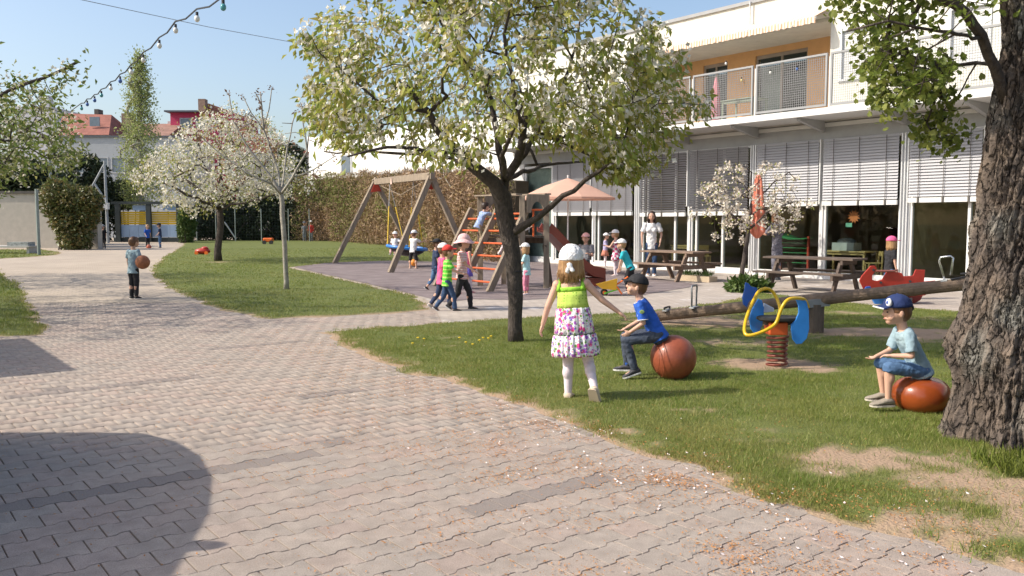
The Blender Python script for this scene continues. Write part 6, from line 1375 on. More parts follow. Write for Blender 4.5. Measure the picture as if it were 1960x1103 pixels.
def dots(t, vec, out):
    n = t.nodes; L = t.links; v = n.new('ShaderNodeTexVoronoi'); v.inputs['Scale'].default_value = 42; v.inputs['Randomness'].default_value = .15; L.new(vec, v.inputs[0])
    lt = n.new('ShaderNodeMath'); lt.operation = 'LESS_THAN'; lt.inputs[1].default_value = .28; L.new(v.outputs['Distance'], lt.inputs[0]); mx = n.new('ShaderNodeMix'); mx.data_type = 'RGBA'; L.new(lt.outputs[0], mx.inputs[0]); mx.inputs[6].default_value = (.50, .66, .12, 1); mx.inputs[7].default_value = (.24, .42, .05, 1); return mx.outputs[2]
M_dots = mat('lime dotted cotton', (.4, .6, .08), .85, extra=dots, bump=.4, bscale=14); M_lime = cloth('lime cotton', (.30, .62, .05))

def remesh(o, vox, it=4):
    m = o.modifiers.new('r', 'REMESH'); m.mode = 'VOXEL'; m.voxel_size = vox; m.use_smooth_shade = True
    s = o.modifiers.new('s', 'SMOOTH'); s.iterations = it; s.factor = .5
def V3(t): return Vector(t)
def person(label, H, face, at, z0=0.0, pose=None, top='tee', topm='white', slv=.55, bot='pants', botm='bj', blen=1.0, shoe=(.2, .2, .2), sole=(.6, .6, .6), hat=None, hatm=None, hair='short', hairm='brown', vox=.011, skin=None, adult=False, fem=False, pelz=None, hem=0, fingers=False, hatyaw=0, hold=None):
    g = at; yaw = -math.radians(face); root = empty('person', (g.x, g.y, z0), yaw, label=label, cat='person'); skin = skin or SKIN
    p = dict(t=(0, .04, 1), ualL=(-.16, .02, -1), falL=(-.06, .22, -1), ualR=(.16, .02, -1), falR=(.06, .22, -1), thL=(-.02, .05, -1), shL=(0, -.06, -1), thR=(.02, .05, -1), shR=(0, -.06, -1), head=(0, 0), tw=0, ftL=(0, 1, 0), ftR=(0, 1, 0), lx=None)
    p.update(pose or {}); hk = .80 if adult else p.get('hdk', .95); lk = 1.06 if adult else 1.0
    t = V3(p['t']).normalized(); lx = V3(p['lx']).normalized() if p['lx'] else Vector((1, 0, 0)); lx = (lx - t * lx.dot(t)).normalized(); fw = t.cross(lx)
    rel = {}; Pz = Vector((0, 0, 0)); spine = .315 * H * lk; neck = Pz + t * spine
    twm = Matrix.Rotation(math.radians(p['tw']), 3, t); sx_ = twm @ lx; sfw = twm @ fw
    sw_ = (.098 if not adult else .105) * H; J = {}
    legs = {}; ls = p.get('ls', 1)
    for s, k in ((-1, 'L'), (1, 'R')):
        hp = Pz + lx * s * .046 * H - t * .01 * H; kn = hp + V3(p['th' + k]).normalized() * .232 * H * lk * ls; an = kn + V3(p['sh' + k]).normalized() * .215 * H * lk * ls; ft = V3(p['ft' + k]).normalized(); legs[k] = (hp, kn, an, ft)
        sh = neck + sx_ * s * sw_ - t * .022 * H; el = sh + V3(p['ual' + k]).normalized() * .155 * H * lk; wr = el + V3(p['fal' + k]).normalized() * .13 * H * lk; J[k] = (sh, el, wr)
    low = min(l[2].z for l in legs.values()); pz_ = pelz if pelz is not None else (.036 * H - low)
    off = Vector((0, 0, pz_))
    mv = lambda a: a + off
    legs = {k: (mv(a), mv(b_), mv(c), d) for k, (a, b_, c, d) in legs.items()}; J = {k: tuple(mv(x) for x in v) for k, v in J.items()}; Pz = mv(Pz); neck = mv(neck)
    # head
    hy, hp_ = p['head']; hM = Matrix.Rotation(math.radians(hy), 3, 'Z') @ Matrix.Rotation(math.radians(hp_), 3, 'X')
    hs = H * hk; hc = neck + t * .045 * H + hM @ Vector((0, .018 * hs, .088 * hs + .012 * H)); 
    hd = lambda x, y, z: hc + hM @ Vector((x * hs, y * hs, z * hs))
    b_ = MB()
    b_.ell(hc, .071 * hs, .084 * hs, .088 * hs, hM, 20, 14); b_.ell(hd(0, .022, -.042), .050 * hs, .055 * hs, .052 * hs, hM, 16, 10); b_.ell(hd(0, .048, -.072), .026 * hs, .026 * hs, .022 * hs, hM); b_.ell(hd(0, .083, -.022), .012 * hs, .017 * hs, .014 * hs, hM, 10, 8)
    b_.ell(hd(0, .071, -.052), .022 * hs, .012 * hs, .010 * hs, hM, 10, 8)
    for s in (-1, 1): b_.ell(hd(s * .073, -.004, -.018), .010 * hs, .016 * hs, .026 * hs, hM, 10, 8); b_.ell(hd(s * .036, .048, -.040), .024 * hs, .024 * hs, .026 * hs, hM, 10, 8)
    b_.limb(neck - t * .03 * H, hc - hM @ Vector((0, .02 * hs, .055 * hs)), .036 * H * (.95 if adult else 1), .035 * H * hk)
    def torso(mb, infl, prof, n=22):
        rings = []
        for tt, w_, d_ in prof:
            c = Pz + (neck - Pz) * tt; mixx = (lx * (1 - max(0, min(1, tt))) + sx_ * max(0, min(1, tt))).normalized(); mf = t.cross(mixx); rings.append([c + mixx * math.cos(a) * (w_ * H + infl) + mf * math.sin(a) * (d_ * H + infl) for a in [2 * math.pi * k / n for k in range(n)]])
        mb.loft(rings)
    wa = .9 if adult else 1.0
    prof = [(-.22, .045, .04), (-.15, .078, .058), (0, .083 if not fem else .088, .064), (.3, .073 if not fem else .066, .056), (.55, .079, .058), (.78, .088, .060), (.93, .080, .052), (1.02, .042, .038)]
    prof = [(a, b2 * wa, c2 * wa) for a, b2, c2 in prof]
    torso(b_, 0, prof)
    if fem and adult:
        for s in (-1, 1): b_.ell(Pz + (neck - Pz) * .68 + sx_ * s * .042 * H + sfw * .045 * H, .036 * H, .034 * H, .036 * H)
    LR = (.050, .034, .034, .021) if not adult else (.050, .031, .031, .019); AR = (.029, .022, .022, .0155) if not adult else (.027, .021, .021, .014)
    for k in 'LR':
        hp, kn, an, ft = legs[k]; sh, el, wr = J[k]
        b_.limb(hp, kn, LR[0] * H, LR[1] * H); b_.limb(kn, an, LR[2] * H, LR[3] * H); cf = kn + (an - kn) * .3 - (kn - hp).normalized().cross(lx).cross(lx) * 0; b_.ell(kn.lerp(an, .3) - Vector((ft.x, ft.y, 0)) * .010 * H, .036 * H, .036 * H, .055 * H, n=10, m=8)
        b_.limb(an, an + ft * .075 * H - Vector((0, 0, .018 * H)), .02 * H, .016 * H)
        b_.limb(sh, el, AR[0] * H, AR[1] * H); b_.limb(el, wr, AR[2] * H, AR[3] * H); b_.ell(sh, .033 * H, .033 * H, .033 * H, n=10, m=8)
        # hand: palm, four fingers, thumb
        fd = (wr - el).normalized(); hx = fd.cross(Vector((0, 0, 1))); hx = hx.normalized() if hx.length > .1 else Vector((0, 1, 0)); hx = Vector((0, 1, 0)) - fd * fd.y if abs(fd.y) < .8 else Vector((1, 0, 0)) - fd * fd.x; hx.normalize(); hn = fd.cross(hx) * (1 if k == 'R' else -1)
        pc_ = wr + fd * .030 * H; PM = Matrix((hx, hn, fd)).transposed(); b_.ell(pc_, .024 * H, .012 * H, .034 * H, PM, 12, 8)
        curl = (p.get('curl') or .35)
        for fi in range(4):
            o_ = pc_ + hx * (fi - 1.5) * -.0115 * H + fd * .022 * H; L_ = (.034, .040, .037, .028)[fi] * H; d1 = (fd + hn * -curl * .6 + hx * (fi - 1.5) * -.06).normalized(); d2 = (fd - hn * curl * 1.8).normalized(); m_ = o_ + d1 * L_ * .5
            rf = .0056 * H if fingers else .0068 * H; b_.limb(o_ - d1 * .01 * H, m_, rf, rf * .95, n=8); b_.limb(m_, m_ + d2 * L_ * .5, rf * .95, rf * .8, n=8)
        th_ = wr + fd * .014 * H + hx * .014 * H; b_.limb(th_, th_ + (fd * .7 + hx * .75 - hn * .3).normalized() * .030 * H, .0078 * H, .0062 * H, n=8)
    body = b_.build('body', skin, root, local=True); remesh(body, vox, 3 if fingers else 4)
    # face details
    em = mat('eye dark', (.04, .03, .03), .2, spec=.8)
    for s in (-1, 1): MB().ell(hd(s * .030, .0745, -.006), .0085 * hs, .005 * hs, .0065 * hs, hM, 8, 6).build('eye', em, root, smooth=True, local=True)
    MB().ell(hd(0, .0835, -.052), .017 * hs, .0035 * hs, .0038 * hs, hM, 8, 6).build('mouth', mat('lips', (.50, .17, .14), .5), root, smooth=True, local=True)
    if vox < .008:
        for s in (-1, 1): MB().bar(hd(s * .018, .080, .012), hd(s * .044, .070, .014), .004 * hs, .003 * hs).build('eyebrow', H_[hairm] if hairm in H_ else H_['brown'], root, local=True)
    # top
    tm = C_.get(topm, topm) if isinstance(topm, str) else topm; vx = max(vox, .0065)
    if top:
        inf = .009 * H; m_ = MB(); hemt = -.16 - hem; pr_ = [(hemt, .094 * wa, .074 * wa), (-.05, .090 * wa, .070 * wa), (.2, .080 * wa if not fem else .074, .064 * wa), (.5, .082 * wa, .062 * wa), (.78, .090 * wa, .063 * wa), (.93, .084 * wa, .056 * wa), (1.02, .052 * wa, .046 * wa)]
        torso(m_, inf * .8, pr_)
        if fem and adult:
            for s in (-1, 1): m_.ell(Pz + (neck - Pz) * .68 + sx_ * s * .042 * H + sfw * .047 * H, .042 * H, .040 * H, .040 * H)
        if top != 'sleeveless':
            for k in 'LR':
                sh, el, wr = J[k]; m_.ell(sh, .040 * H, .040 * H, .040 * H, n=12, m=8)
                if top == 'long': m_.limb(sh, el, .036 * H, .031 * H); m_.limb(el, el.lerp(wr, .95), .031 * H, .023 * H, flat1=True)
                else: m_.limb(sh, sh.lerp(el, slv * 1.35), .038 * H, .042 * H, flat1=True, n=16)
        o = m_.build('shirt', tm, root, local=True); remesh(o, vx, 2)
        dsp = o.modifiers.new('d', 'DISPLACE'); tx = bpy.data.textures.get('folds') or bpy.data.textures.new('folds', 'CLOUDS'); tx.noise_scale = .06; dsp.texture = tx; dsp.strength = .020 * H; dsp.mid_level = .5
    if bot in ('pants', 'shorts'):
        bm_ = C_.get(botm, botm) if isinstance(botm, str) else botm; m_ = MB(); torso(m_, .006 * H, [(-.24, .06 * wa, .055 * wa), (-.15, .082 * wa, .066 * wa), (0, .086 * wa, .067 * wa), (.14, .080 * wa, .062 * wa)])
        lo = 1.25 if bot == 'shorts' else 1.0
        for k in 'LR':
            hp, kn, an, ft = legs[k]; m_.limb(hp, kn, .056 * H, .043 * H * (1.1 if bot == 'shorts' else 1), flat1=False)
            if bot == 'pants': m_.limb(kn, kn.lerp(an, .97 * blen), .041 * H, (.034 if blen > .8 else .036) * H, flat1=True, n=14)
            elif blen > 0: m_.limb(kn, kn.lerp(an, blen), .045 * H, .047 * H, flat1=True, n=16)
        o = m_.build('trousers' if bot == 'pants' else 'shorts', bm_, root, local=True); remesh(o, vx, 2)
        dsp = o.modifiers.new('d', 'DISPLACE'); tx = bpy.data.textures.get('folds') or bpy.data.textures.new('folds', 'CLOUDS'); tx.noise_scale = .06; dsp.texture = tx; dsp.strength = .020 * H; dsp.mid_level = .5
    if bot == 'tights' or bot == 'skirt' or p.get('tights'):
        lm_ = p.get('tights') or 'tights'; m_ = MB()
        for k in 'LR': hp, kn, an, ft = legs[k]; m_.limb(hp, kn, .052 * H, .038 * H); m_.limb(kn, an, .038 * H, .0245 * H); m_.ell(kn.lerp(an, .3) - ft * .010 * H, .039 * H, .039 * H, .055 * H, n=12, m=8)
        o = m_.build('tights', C_[lm_], root, local=True); remesh(o, vx, 3)
    if bot == 'skirt':
        m_ = MB(); rings = []
        for tt, w_, d_ in ((.18, .082, .064), (0, .105, .088), (-.2, .125, .105), (-.45, .140, .12)):
            c = Pz + (neck - Pz) * tt; rings.append([c + lx * math.cos(a) * w_ * H * (1 + .05 * math.cos(a * 11)) + fw * math.sin(a) * d_ * H * (1 + .05 * math.cos(a * 11)) for a in [2 * math.pi * k / 44 for k in range(44)]])
        m_.loft(rings).build('skirt', C_.get(botm, botm) if isinstance(botm, str) else botm, root, smooth=True, local=True)
    # shoes
    sm = mat('shoe %.2f %.2f %.2f' % shoe, shoe, .7, var=.15, bump=.3); so = mat('sole %.2f %.2f %.2f' % sole, sole, .7)
    for k in 'LR':
        hp, kn, an, ft = legs[k]; fx = ft.cross(Vector((0, 0, 1))).normalized(); fu = fx.cross(ft); base = an - fu * .034 * H; m_ = MB(); Hf = H * p.get('fs', 1)
        for seg in range(2):
            mm = MB() if seg == 0 else m_
            rings = []
            for xx, w_, h_ in ((-.036, .014, .02), (-.030, .024, .040), (-.005, .028, .050), (.025, .028, .044), (.055, .033, .030), (.082, .031, .023), (.102, .020, .016), (.108, .008, .010)):
                c = base + ft * xx * Hf
                if seg == 0: z0_, z1_ = -.004, .007; w2 = w_ * 1.08
                else: z0_, z1_ = .0072, h_; w2 = w_
                rings.append([c + fx * w2 * Hf * math.cos(a) + fu * Hf * (z0_ + (z1_ - z0_) * (.5 + .5 * math.sin(a))) if seg == 1 else c + fx * w2 * Hf * (1 if math.cos(a) > 0 else -1) * min(1, abs(math.cos(a)) * 1.6) + fu * H * (z0_ if math.sin(a) < 0 else z1_) for a in [2 * math.pi * (q_ + .5) / 12 for q_ in range(12)]])
            mm.loft(rings)
            if seg == 0: sol = mm
        s_ = m_.build('shoe', sm, root, smooth=True, local=True); sol.build('sole', so, s_, local=True)
    # hair
    hm = H_[hairm]
    if hair:
        m_ = MB(); cut = MB()
        m_.ell(hd(0, -.010, .008), .078 * hs, .086 * hs, .090 * hs, hM, 20, 14, zmin=-.25)
        m_.ell(hd(0, -.035, -.012), .072 * hs, .060 * hs, .070 * hs, hM, 16, 10)
        if hair == 'short': m_.ell(hd(0, .030, .052), .060 * hs, .050 * hs, .038 * hs, hM, 16, 10)
        if hair in ('long', 'bob'):
            for a in range(-7, 8):
                aa = math.radians(a * 17); L_ = .20 if hair == 'long' else .13; x, y = math.sin(aa) * .072, -math.cos(aa) * .070
                m_.limb(hd(x * .95, y, -.01), hd(x * 1.12, y * 1.05 - .004, -.03 - L_ * .5 * R.uniform(.85, 1.1)), .020 * hs, .017 * hs, n=8); m_.limb(hd(x * 1.12, y * 1.05 - .004, -.03 - L_ * .45), hd(x * 1.05, y * .95, -.03 - L_ * R.uniform(.75, 1.1)), .017 * hs, .005 * hs, n=8)
        o = m_.build('hair', hm, root, local=True); remesh(o, max(vox * .8, .0045), 2)
    if hat:
        hm_ = C_.get(hatm, hatm) if isinstance(hatm, str) else hatm; HM = hM @ Matrix.Rotation(math.radians(hatyaw), 3, 'Z'); hh_ = lambda x, y, z: hc + HM @ Vector((x * hs, y * hs, z * hs))
        m_ = MB()
        if hat == 'cap':
            m_.ell(hh_(0, -.006, .022), .086 * hs, .096 * hs, .088 * hs, HM, 28, 10, zmin=.02); ho_ = m_.build('cap', hm_, root, smooth=True, local=True)
            v_ = MB(); top_ = []; 
            for z_ in (0, 1):
                for j in range(13):
                    a = math.radians(-62 + 124 * j / 12); top_.append(hh_(.080 * math.sin(a), .060 + .0 * math.cos(a), .026 + .012 * math.cos(a) + z_ * .007))
                for j in range(13):
                    a = math.radians(-62 + 124 * j / 12); top_.append(hh_(.078 * math.sin(a), .060 + .085 * math.cos(a) ** .8 if math.cos(a) > 0 else .06, .014 + .014 * math.cos(a * 1.3) + z_ * .007))
            fs = []
            for z_ in (0, 1):
                o_ = z_ * 26
                for j in range(12): fs.append((o_ + j, o_ + j + 1, o_ + 13 + j + 1, o_ + 13 + j))
            for j in range(12): fs.append((13 + j, 14 + j, 26 + 14 + j, 26 + 13 + j))
            v_.add(top_, fs).build('visor', p.get('visor') or hm_, ho_, smooth=False, local=True)
            MB().ell(hh_(0, -.006, .110), .008 * hs, .008 * hs, .004 * hs, HM, 8, 6).build('button', hm_, ho_, local=True)
        elif hat == 'bucket':
            m_.ell(hh_(0, 0, .028), .088 * hs, .096 * hs, .092 * hs, HM, 24, 10, zmin=.0); rings = [[hh_(math.cos(a) * r_, math.sin(a) * r_ * 1.08, z_ + .008 * math.cos(a * 3)) for a in [2 * math.pi * k / 32 for k in range(32)]] for r_, z_ in ((.084, .04), (.112, .005), (.138, -.012), (.138, -.018), (.108, -.001), (.080, .03))]; m_.loft(rings).build('sun_hat', hm_, root, smooth=True, local=True)
        elif hat == 'brim':
            m_.ell(hh_(0, 0, .030), .082 * hs, .092 * hs, .075 * hs, HM, 24, 10, zmin=.0); rings = [[hh_(math.cos(a) * r_, math.sin(a) * r_ * 1.08, z_) for a in [2 * math.pi * k / 32 for k in range(32)]] for r_, z_ in ((.08, .045), (.125, .035), (.15, .045), (.15, .04), (.12, .028), (.08, .035))]; m_.loft(rings).build('hat', hm_, root, smooth=True, local=True)
        elif hat == 'bandana':
            m_.ell(hh_(0, -.004, .016), .087 * hs, .097 * hs, .096 * hs, HM, 28, 12, zmin=-.15)
            m_.ell(hh_(0, -.096, -.030), .020 * hs, .014 * hs, .018 * hs, HM, 10, 8); m_.limb(hh_(-.005, -.10, -.035), hh_(-.020, -.105, -.085), .012 * hs, .014 * hs, flat1=True); m_.limb(hh_(.005, -.10, -.035), hh_(.024, -.108, -.075), .012 * hs, .014 * hs, flat1=True)
            o = m_.build('headscarf', hm_, root, local=True); remesh(o, max(.004, vox * .7), 2)
            dsp = o.modifiers.new('d', 'DISPLACE'); tx = bpy.data.textures.get('folds_s') or bpy.data.textures.new('folds_s', 'CLOUDS'); tx.noise_scale = .025; dsp.texture = tx; dsp.strength = .010 * H; dsp.mid_level = .5
    return dict(root=root, J=J, legs=legs, hc=hc, neck=neck, P=Pz, hd=hd, t=t, lx=lx, fw=fw, H=H, hs=hs)
DN = (0, 0, -1)
# 1 girl in the floral dress, seen from behind
g = G(1098, 767); H = 1.205
pr1 = person('girl seen from behind in a lime and floral dress, white headscarf and white tights', H, 12, g, pose=dict(t=(-.07, .04, 1), ualL=(-.40, -.12, -1), falL=(-.30, .10, -1), ualR=(.78, .10, -.80), falR=(.82, .20, -.62), fs=1.12, thL=(.0, .20, -1), shL=(.02, -.10, -1), thR=(.22, .12, -1), shR=(.34, -.72, -1), ftR=(.15, .45, -.88), head=(2, 2), curl=.5),
             top=None, bot='tights', shoe=(.62, .50, .38), sole=(.50, .40, .30), hat='bandana', hatm='white', hair='bob', hairm='blond', vox=.0055, fingers=True)
rt = pr1['root']; Pz, nk, lx, fw = pr1['P'], pr1['neck'], pr1['lx'], pr1['fw']
def dress_part(name, prof, m_, pleat, amp, ph=0, n=180):
    rings = []
    for z_, w_, d_ in prof:
        tt = (z_ - Pz.z / H) / (nk.z / H - Pz.z / H); c = Pz + (nk - Pz) * tt; k_ = max(0, min(1, (.72 - z_) * 4)); rings.append([c + lx * math.cos(a) * (w_ * H) * (1 + amp * k_ * (math.sin(a * pleat + ph + 1.5 * math.sin(a * 3)) + .4 * math.sin(a * pleat * 2.1))) + fw * math.sin(a) * (d_ * H) * (1 + amp * k_ * (math.sin(a * pleat + ph + 1.5 * math.sin(a * 3)) + .4 * math.sin(a * pleat * 2.1))) for a in [2 * math.pi * j / n for j in range(n)]])
    return MB().loft(rings).build(name, m_, rt, smooth=True, local=True)
dress_part('bodice', [(.765, .095, .068), (.755, .097, .070), (.735, .097, .072)], M_lime, 10, .0)
dress_part('bodice', [(.7345, .098, .072), (.70, .099, .074), (.66, .102, .078), (.625, .108, .084)], M_dots, 16, .02)
dress_part('skirt', [(.628, .106, .083), (.62, .113, .090), (.57, .120, .100), (.50, .127, .110), (.45, .131, .116)], M_floral, 18, .035)
dress_part('skirt_flounce', [(.452, .127, .113), (.445, .138, .124), (.40, .148, .136), (.34, .156, .142), (.315, .155, .141), (.305, .146, .130), (.31, .13, .12)], M_floral, 24, .045)
dress_part('skirt_seam', [(.456, .131, .118), (.452, .133, .120), (.447, .131, .118)], cloth('dark green ribbon', (.06, .09, .05)), 18, .03)
for s in (-1, 1):
    a0_ = pr1['J']['L' if s < 0 else 'R'][0]; MB().tube([a0_ + Vector((-s * .018 * H, .055 * H, -.03 * H)), a0_ + Vector((-s * .02 * H, .0, .028 * H)), a0_ + Vector((-s * .018 * H, -.05 * H, -.035 * H))], .014 * H, 8).build('shoulder_strap', M_lime, rt, smooth=True, local=True)
# hair tresses below the scarf
tm_ = MB(); 
for k in range(130):
    a = R.uniform(-1.45, 1.45); x, y = math.sin(a) * .078, -math.cos(a) * .080; l_ = R.uniform(.085, .15); sp = R.uniform(.95, 1.35)
    tm_.tube([pr1['hd'](x * .98, y * .98, -.02), pr1['hd'](x * 1.08 * sp ** .4, y * 1.06, -.02 - l_ * .45), pr1['hd'](x * sp * 1.02 + R.uniform(-.012, .012), y * 1.05 + R.uniform(-.012, .012), -.02 - l_)], [.006 * pr1['hs'], .0055 * pr1['hs'], .0012 * pr1['hs']], 5)
tm_.build('hair_tresses', H_['blond'], rt, smooth=True, local=True, kind='stuff')
# 2 boy in blue on the ball
capblack = C_['black']
gA = Vector((bA.x - .145, bA.y - .02, 0)); H = 1.07
pr2 = person('boy in royal blue shirt and black cap sitting on the large hopping ball', H, 277, gA, pose=dict(fs=1.15, ls=1.22, t=(0, .50, .86), ualL=(-.12, -.12, -1), falL=(.15, .85, -.62), ualR=(.12, -.02, -1), falR=(-.1, .9, -.5), thL=(-.10, 1, -.16), shL=(0, -.34, -1), thR=(.14, 1, -.10), shR=(.0, -.08, -1), ftL=(-.1, .93, -.32), ftR=(.2, .95, -.02), head=(0, 10), curl=.6),
             top='tee', topm='royal', slv=.62, botm='denim', shoe=(.05, .05, .06), sole=(.62, .62, .60), hat='cap', hatm='black', hairm='brown', vox=.0055, fingers=True, pelz=.43)
h2 = pr2['H']; sh, el, wr = pr2['J']['L']
_p2 = sh.lerp(el, .35)
# shirt badge and trim, camera side is the left arm of the boy
MB().ell(_p2 + Vector((-.043 * h2, 0, 0)), .004, .022, .018, n=12, m=6).build('sleeve_badge', mat('yellow green badge', (.45, .50, .12), .7, vscale=60, col2=(.10, .25, .10)), pr2['root'], local=True)
pp_ = sh.lerp(el, .62 * 1.35 - .02); dd_ = (el - sh).normalized(); x_ = dd_.orthogonal().normalized(); y_ = dd_.cross(x_)
MB().tube([pp_ + (x_ * math.cos(a) + y_ * math.sin(a)) * .0425 * h2 for a in [2 * math.pi * k / 24 for k in range(25)]], .004, 6, caps=False).build('sleeve_trim', C_['white'], pr2['root'], local=True)
nk2 = pr2['neck'] + pr2['t'] * .008; MB().tube([nk2 + pr2['lx'] * math.cos(a) * .052 * h2 + pr2['fw'] * math.sin(a) * .048 * h2 for a in [2 * math.pi * k / 24 for k in range(25)]], .005, 6, caps=False).build('collar_trim', C_['white'], pr2['root'], local=True)
ft2 = pr2['P'] + (pr2['neck'] - pr2['P']) * .55 + pr2['fw'] * .072 * h2
for k, (a, z_) in enumerate(((-.03, .05), (-.012, .035), (-.034, .0), (-.02, -.03))): MB().ell(ft2 + pr2['lx'] * a + pr2['t'] * z_, .016, .004, .013, n=10, m=6).build('shirt_print', C_['white'], pr2['root'], local=True)
MB().ell(pr2['legs']['R'][2] + Vector((0, 0, .03)), .034, .034, .04, n=12, m=8).build('sock', C_['royal'], pr2['root'], local=True)
# 3 boy at the old tree
H = 1.03
capn = cloth('navy cap cloth', (.016, .032, .115)); 
gB = Vector((bB.x - .02, bB.y - .01, 0))
pr3 = person('boy in light blue tee and navy cap sitting on the squashed ball', H, 272, gB, pose=dict(fs=1.25, ls=1.14, hdk=1.10, t=(0, .44, .90), ualL=(-.30, -.02, -1), falL=(.45, .75, -.05), ualR=(.2, .25, -.9), falR=(-.3, .85, -.3), thL=(-.10, 1, .10), shL=(0, -.02, -1), thR=(.22, 1, .12), shR=(.0, -.14, -1), ftL=(-.1, 1, 0), ftR=(.0, 1, 0), head=(0, -3), visor=None, curl=.6),
             top='tee', topm='sky_', slv=.62, bot='shorts', botm='jean', blen=.10, shoe=(.27, .235, .19), sole=(.55, .50, .42), hat='cap', hatm=capn, hairm='brown', vox=.0055, fingers=True, pelz=.335)
hh3 = pr3['hd']; hs3 = pr3['hs']
MB().ell(hh3(-.045, .068, .058), .030 * hs3, .018 * hs3, .030 * hs3, n=14, m=8).build('cap_panel', C_['white'], pr3['root'], smooth=True, local=True)
MB().ell(hh3(-.052, .074, .060), .016 * hs3, .015 * hs3, .016 * hs3, n=10, m=6).build('cap_badge', cloth('cap badge blue', (.06, .10, .35)), pr3['root'], local=True)
vt = [hh3(.079 * math.sin(a), .062 + .086 * math.cos(a) ** .8, .018 + .014 * math.cos(a * 1.3)) for a in [math.radians(-60 + 120 * j / 12) for j in range(13)]]
MB().tube(vt, .006, 6).build('visor_edge', C_['white'], pr3['root'], local=True)
MB().ell(hh3(0, -.095, .012), .024 * hs3, .016 * hs3, .022 * hs3).build('cap_strap', C_['black'], pr3['root'], local=True)
# others
walkA = dict(thL=(0, .45, -1), shL=(0, .10, -1), thR=(0, -.20, -1), shR=(0, -.75, -1), ftR=(0, .8, -.6))
walkB = dict(thR=(0, .45, -1), shR=(0, .10, -1), thL=(0, -.20, -1), shL=(0, -.75, -1), ftL=(0, .8, -.6))
person('boy in light blue tee standing on the paved path holding a brown ball', 1.12, 20, G(257, 572), pose=dict(ualR=(.25, .1, -1), falR=(.0, .9, -.1), head=(-10, 0)), topm='sky_', botm='black', shoe=(.04, .04, .04), hairm='brown', vox=.009, hem=.06)
yb = G(257, 572).y; ball(273, 502, .13, yb - .08, 'brown ball held by the boy on the paved path', mat('brown leather ball', (.35, .13, .06), .6, var=.3, vscale=30))
person('boy in a bright green striped tee and red cap walking in front of the group', 1.04, 80, G(856, 596), pose=dict(walkB, ualL=(-.1, .5, -.8), falL=(0, .9, -.35), ualR=(.1, .5, -.8), falR=(0, .9, -.3), head=(0, 6)), topm='green', botm='bj', shoe=(.06, .06, .07), hat='cap', hatm=C_['red'], vox=.009, hem=.1)
person('child in a pink shirt and white cap half hidden behind the boy in green', 1.06, 70, G(846, 590), pose=dict(walkB), topm='pink', botm='navy', shoe=(.6, .5, .45), hat='cap', hatm='white', vox=.011, hem=.15)
person('tall girl in a pink sun hat, striped tee and black leggings', 1.20, 95, G(884, 593), pose=dict(walkA, ualR=(.1, .4, -.9), falR=(0, .8, -.6)), topm='thin', botm='black', shoe=(.05, .05, .05), hat='bucket', hatm='palepink', hair='short', hairm='dark', vox=.010)
person('girl in a pink top and violet frilled skirt beside the ladder', 1.08, 60, G(893, 563), pose=dict(walkA), top='sleeveless', topm='pink', bot='skirt', botm='purple', shoe=(.6, .2, .25), hat='cap', hatm='palepink', hair='long', hairm='dark', vox=.011)
person('boy in navy with a dark brimmed hat walking on the rubber surface', 1.06, 70, G(834, 556), pose=dict(walkB, head=(-30, 0)), topm='navy', botm='jean', blen=.7, shoe=(.04, .04, .04), hat='brim', hatm='black', vox=.011)
# on the tower
pc_ = feet[2].lerp(feet[1], .80) + up_ * 1.02 + A_h * .15
person('boy in a blue checked shirt and khaki trousers climbing the ladder', 1.02, 52, Vector((pc_.x - .05, pc_.y - .05, 0)), z0=.86, pose=dict(t=(.05, .45, .9), ualL=(-.1, .9, .2), falL=(0, .8, .5), ualR=(.1, .9, -.1), falR=(0, .8, .3), thL=(0, .75, -.6), shL=(0, -.5, -1), thR=(.05, .3, -1), shR=(0, -.3, -1)), top='tee', topm='plaid', botm='khaki', shoe=(.2, .12, .08), hairm='dark', vox=.011, hem=.05)
pc_ = feet[0].lerp(feet[1], .45) + up_ * 1.35
person('small child in white with pale tights crawling at the top of the ladder', .98, 50, Vector((pc_.x + .1, pc_.y, 0)), z0=.75, pose=dict(t=(.05, .95, .35), ualL=(-.1, .9, .2), falL=(0, .8, .5), ualR=(.1, .9, -.1), falR=(0, .8, .3), thL=(-.1, .1, -1), shL=(-.2, -.6, -.8), thR=(.0, .2, -1), shR=(0, -.9, -.3), tights='tights'), top='long', topm='white', bot='tights', shoe=(.7, .6, .6), hair='short', hairm='brown', vox=.011)
# swing children
person('child in white with a white cap sitting in the nest swing', 1.0, 185, Vector((ns_c.x - .38, ns_c.y, 0)), z0=ns_c.z - .08, pose=dict(t=(0, -.15, 1), thL=(-.1, 1, .3), shL=(0, .5, -.9), thR=(.1, 1, .3), shR=(0, .5, -.9), ualL=(-.5, .3, -.5), falL=(-.3, .3, .8)), topm='white', botm='palepink', hat='cap', hatm='white', vox=.013, pelz=.04)
person('child with a blue cap sitting behind in the nest swing', 1.0, 200, Vector((ns_c.x + .18, ns_c.y + .25, 0)), z0=ns_c.z - .08, pose=dict(thL=(-.1, 1, .3), shL=(0, .5, -.9), thR=(.1, 1, .3), shR=(0, .5, -.9)), topm='grey', botm='navy', hat='cap', hatm=C_['royal'], vox=.013, pelz=.04)
person('barefoot child in a white tee and dark shorts pushing the nest swing', 1.13, 30, G(791, 515), pose=dict(t=(0, .12, 1), thL=(-.22, .0, -1), thR=(.22, .05, -1), ualL=(-.2, .8, -.4), falL=(0, .9, .1), ualR=(.3, .8, -.4), falR=(.1, .9, .2)), topm='white', bot='shorts', botm='black', blen=0, shoe=(.55, .36, .27), sole=(.5, .33, .25), hat='cap', hatm='white', vox=.011)
ball(792, 503, .11, G(791, 515).y + .5, 'orange ball between the feet of the child pushing the swing', mat('orange ball rubber', (.7, .26, .04), .5))
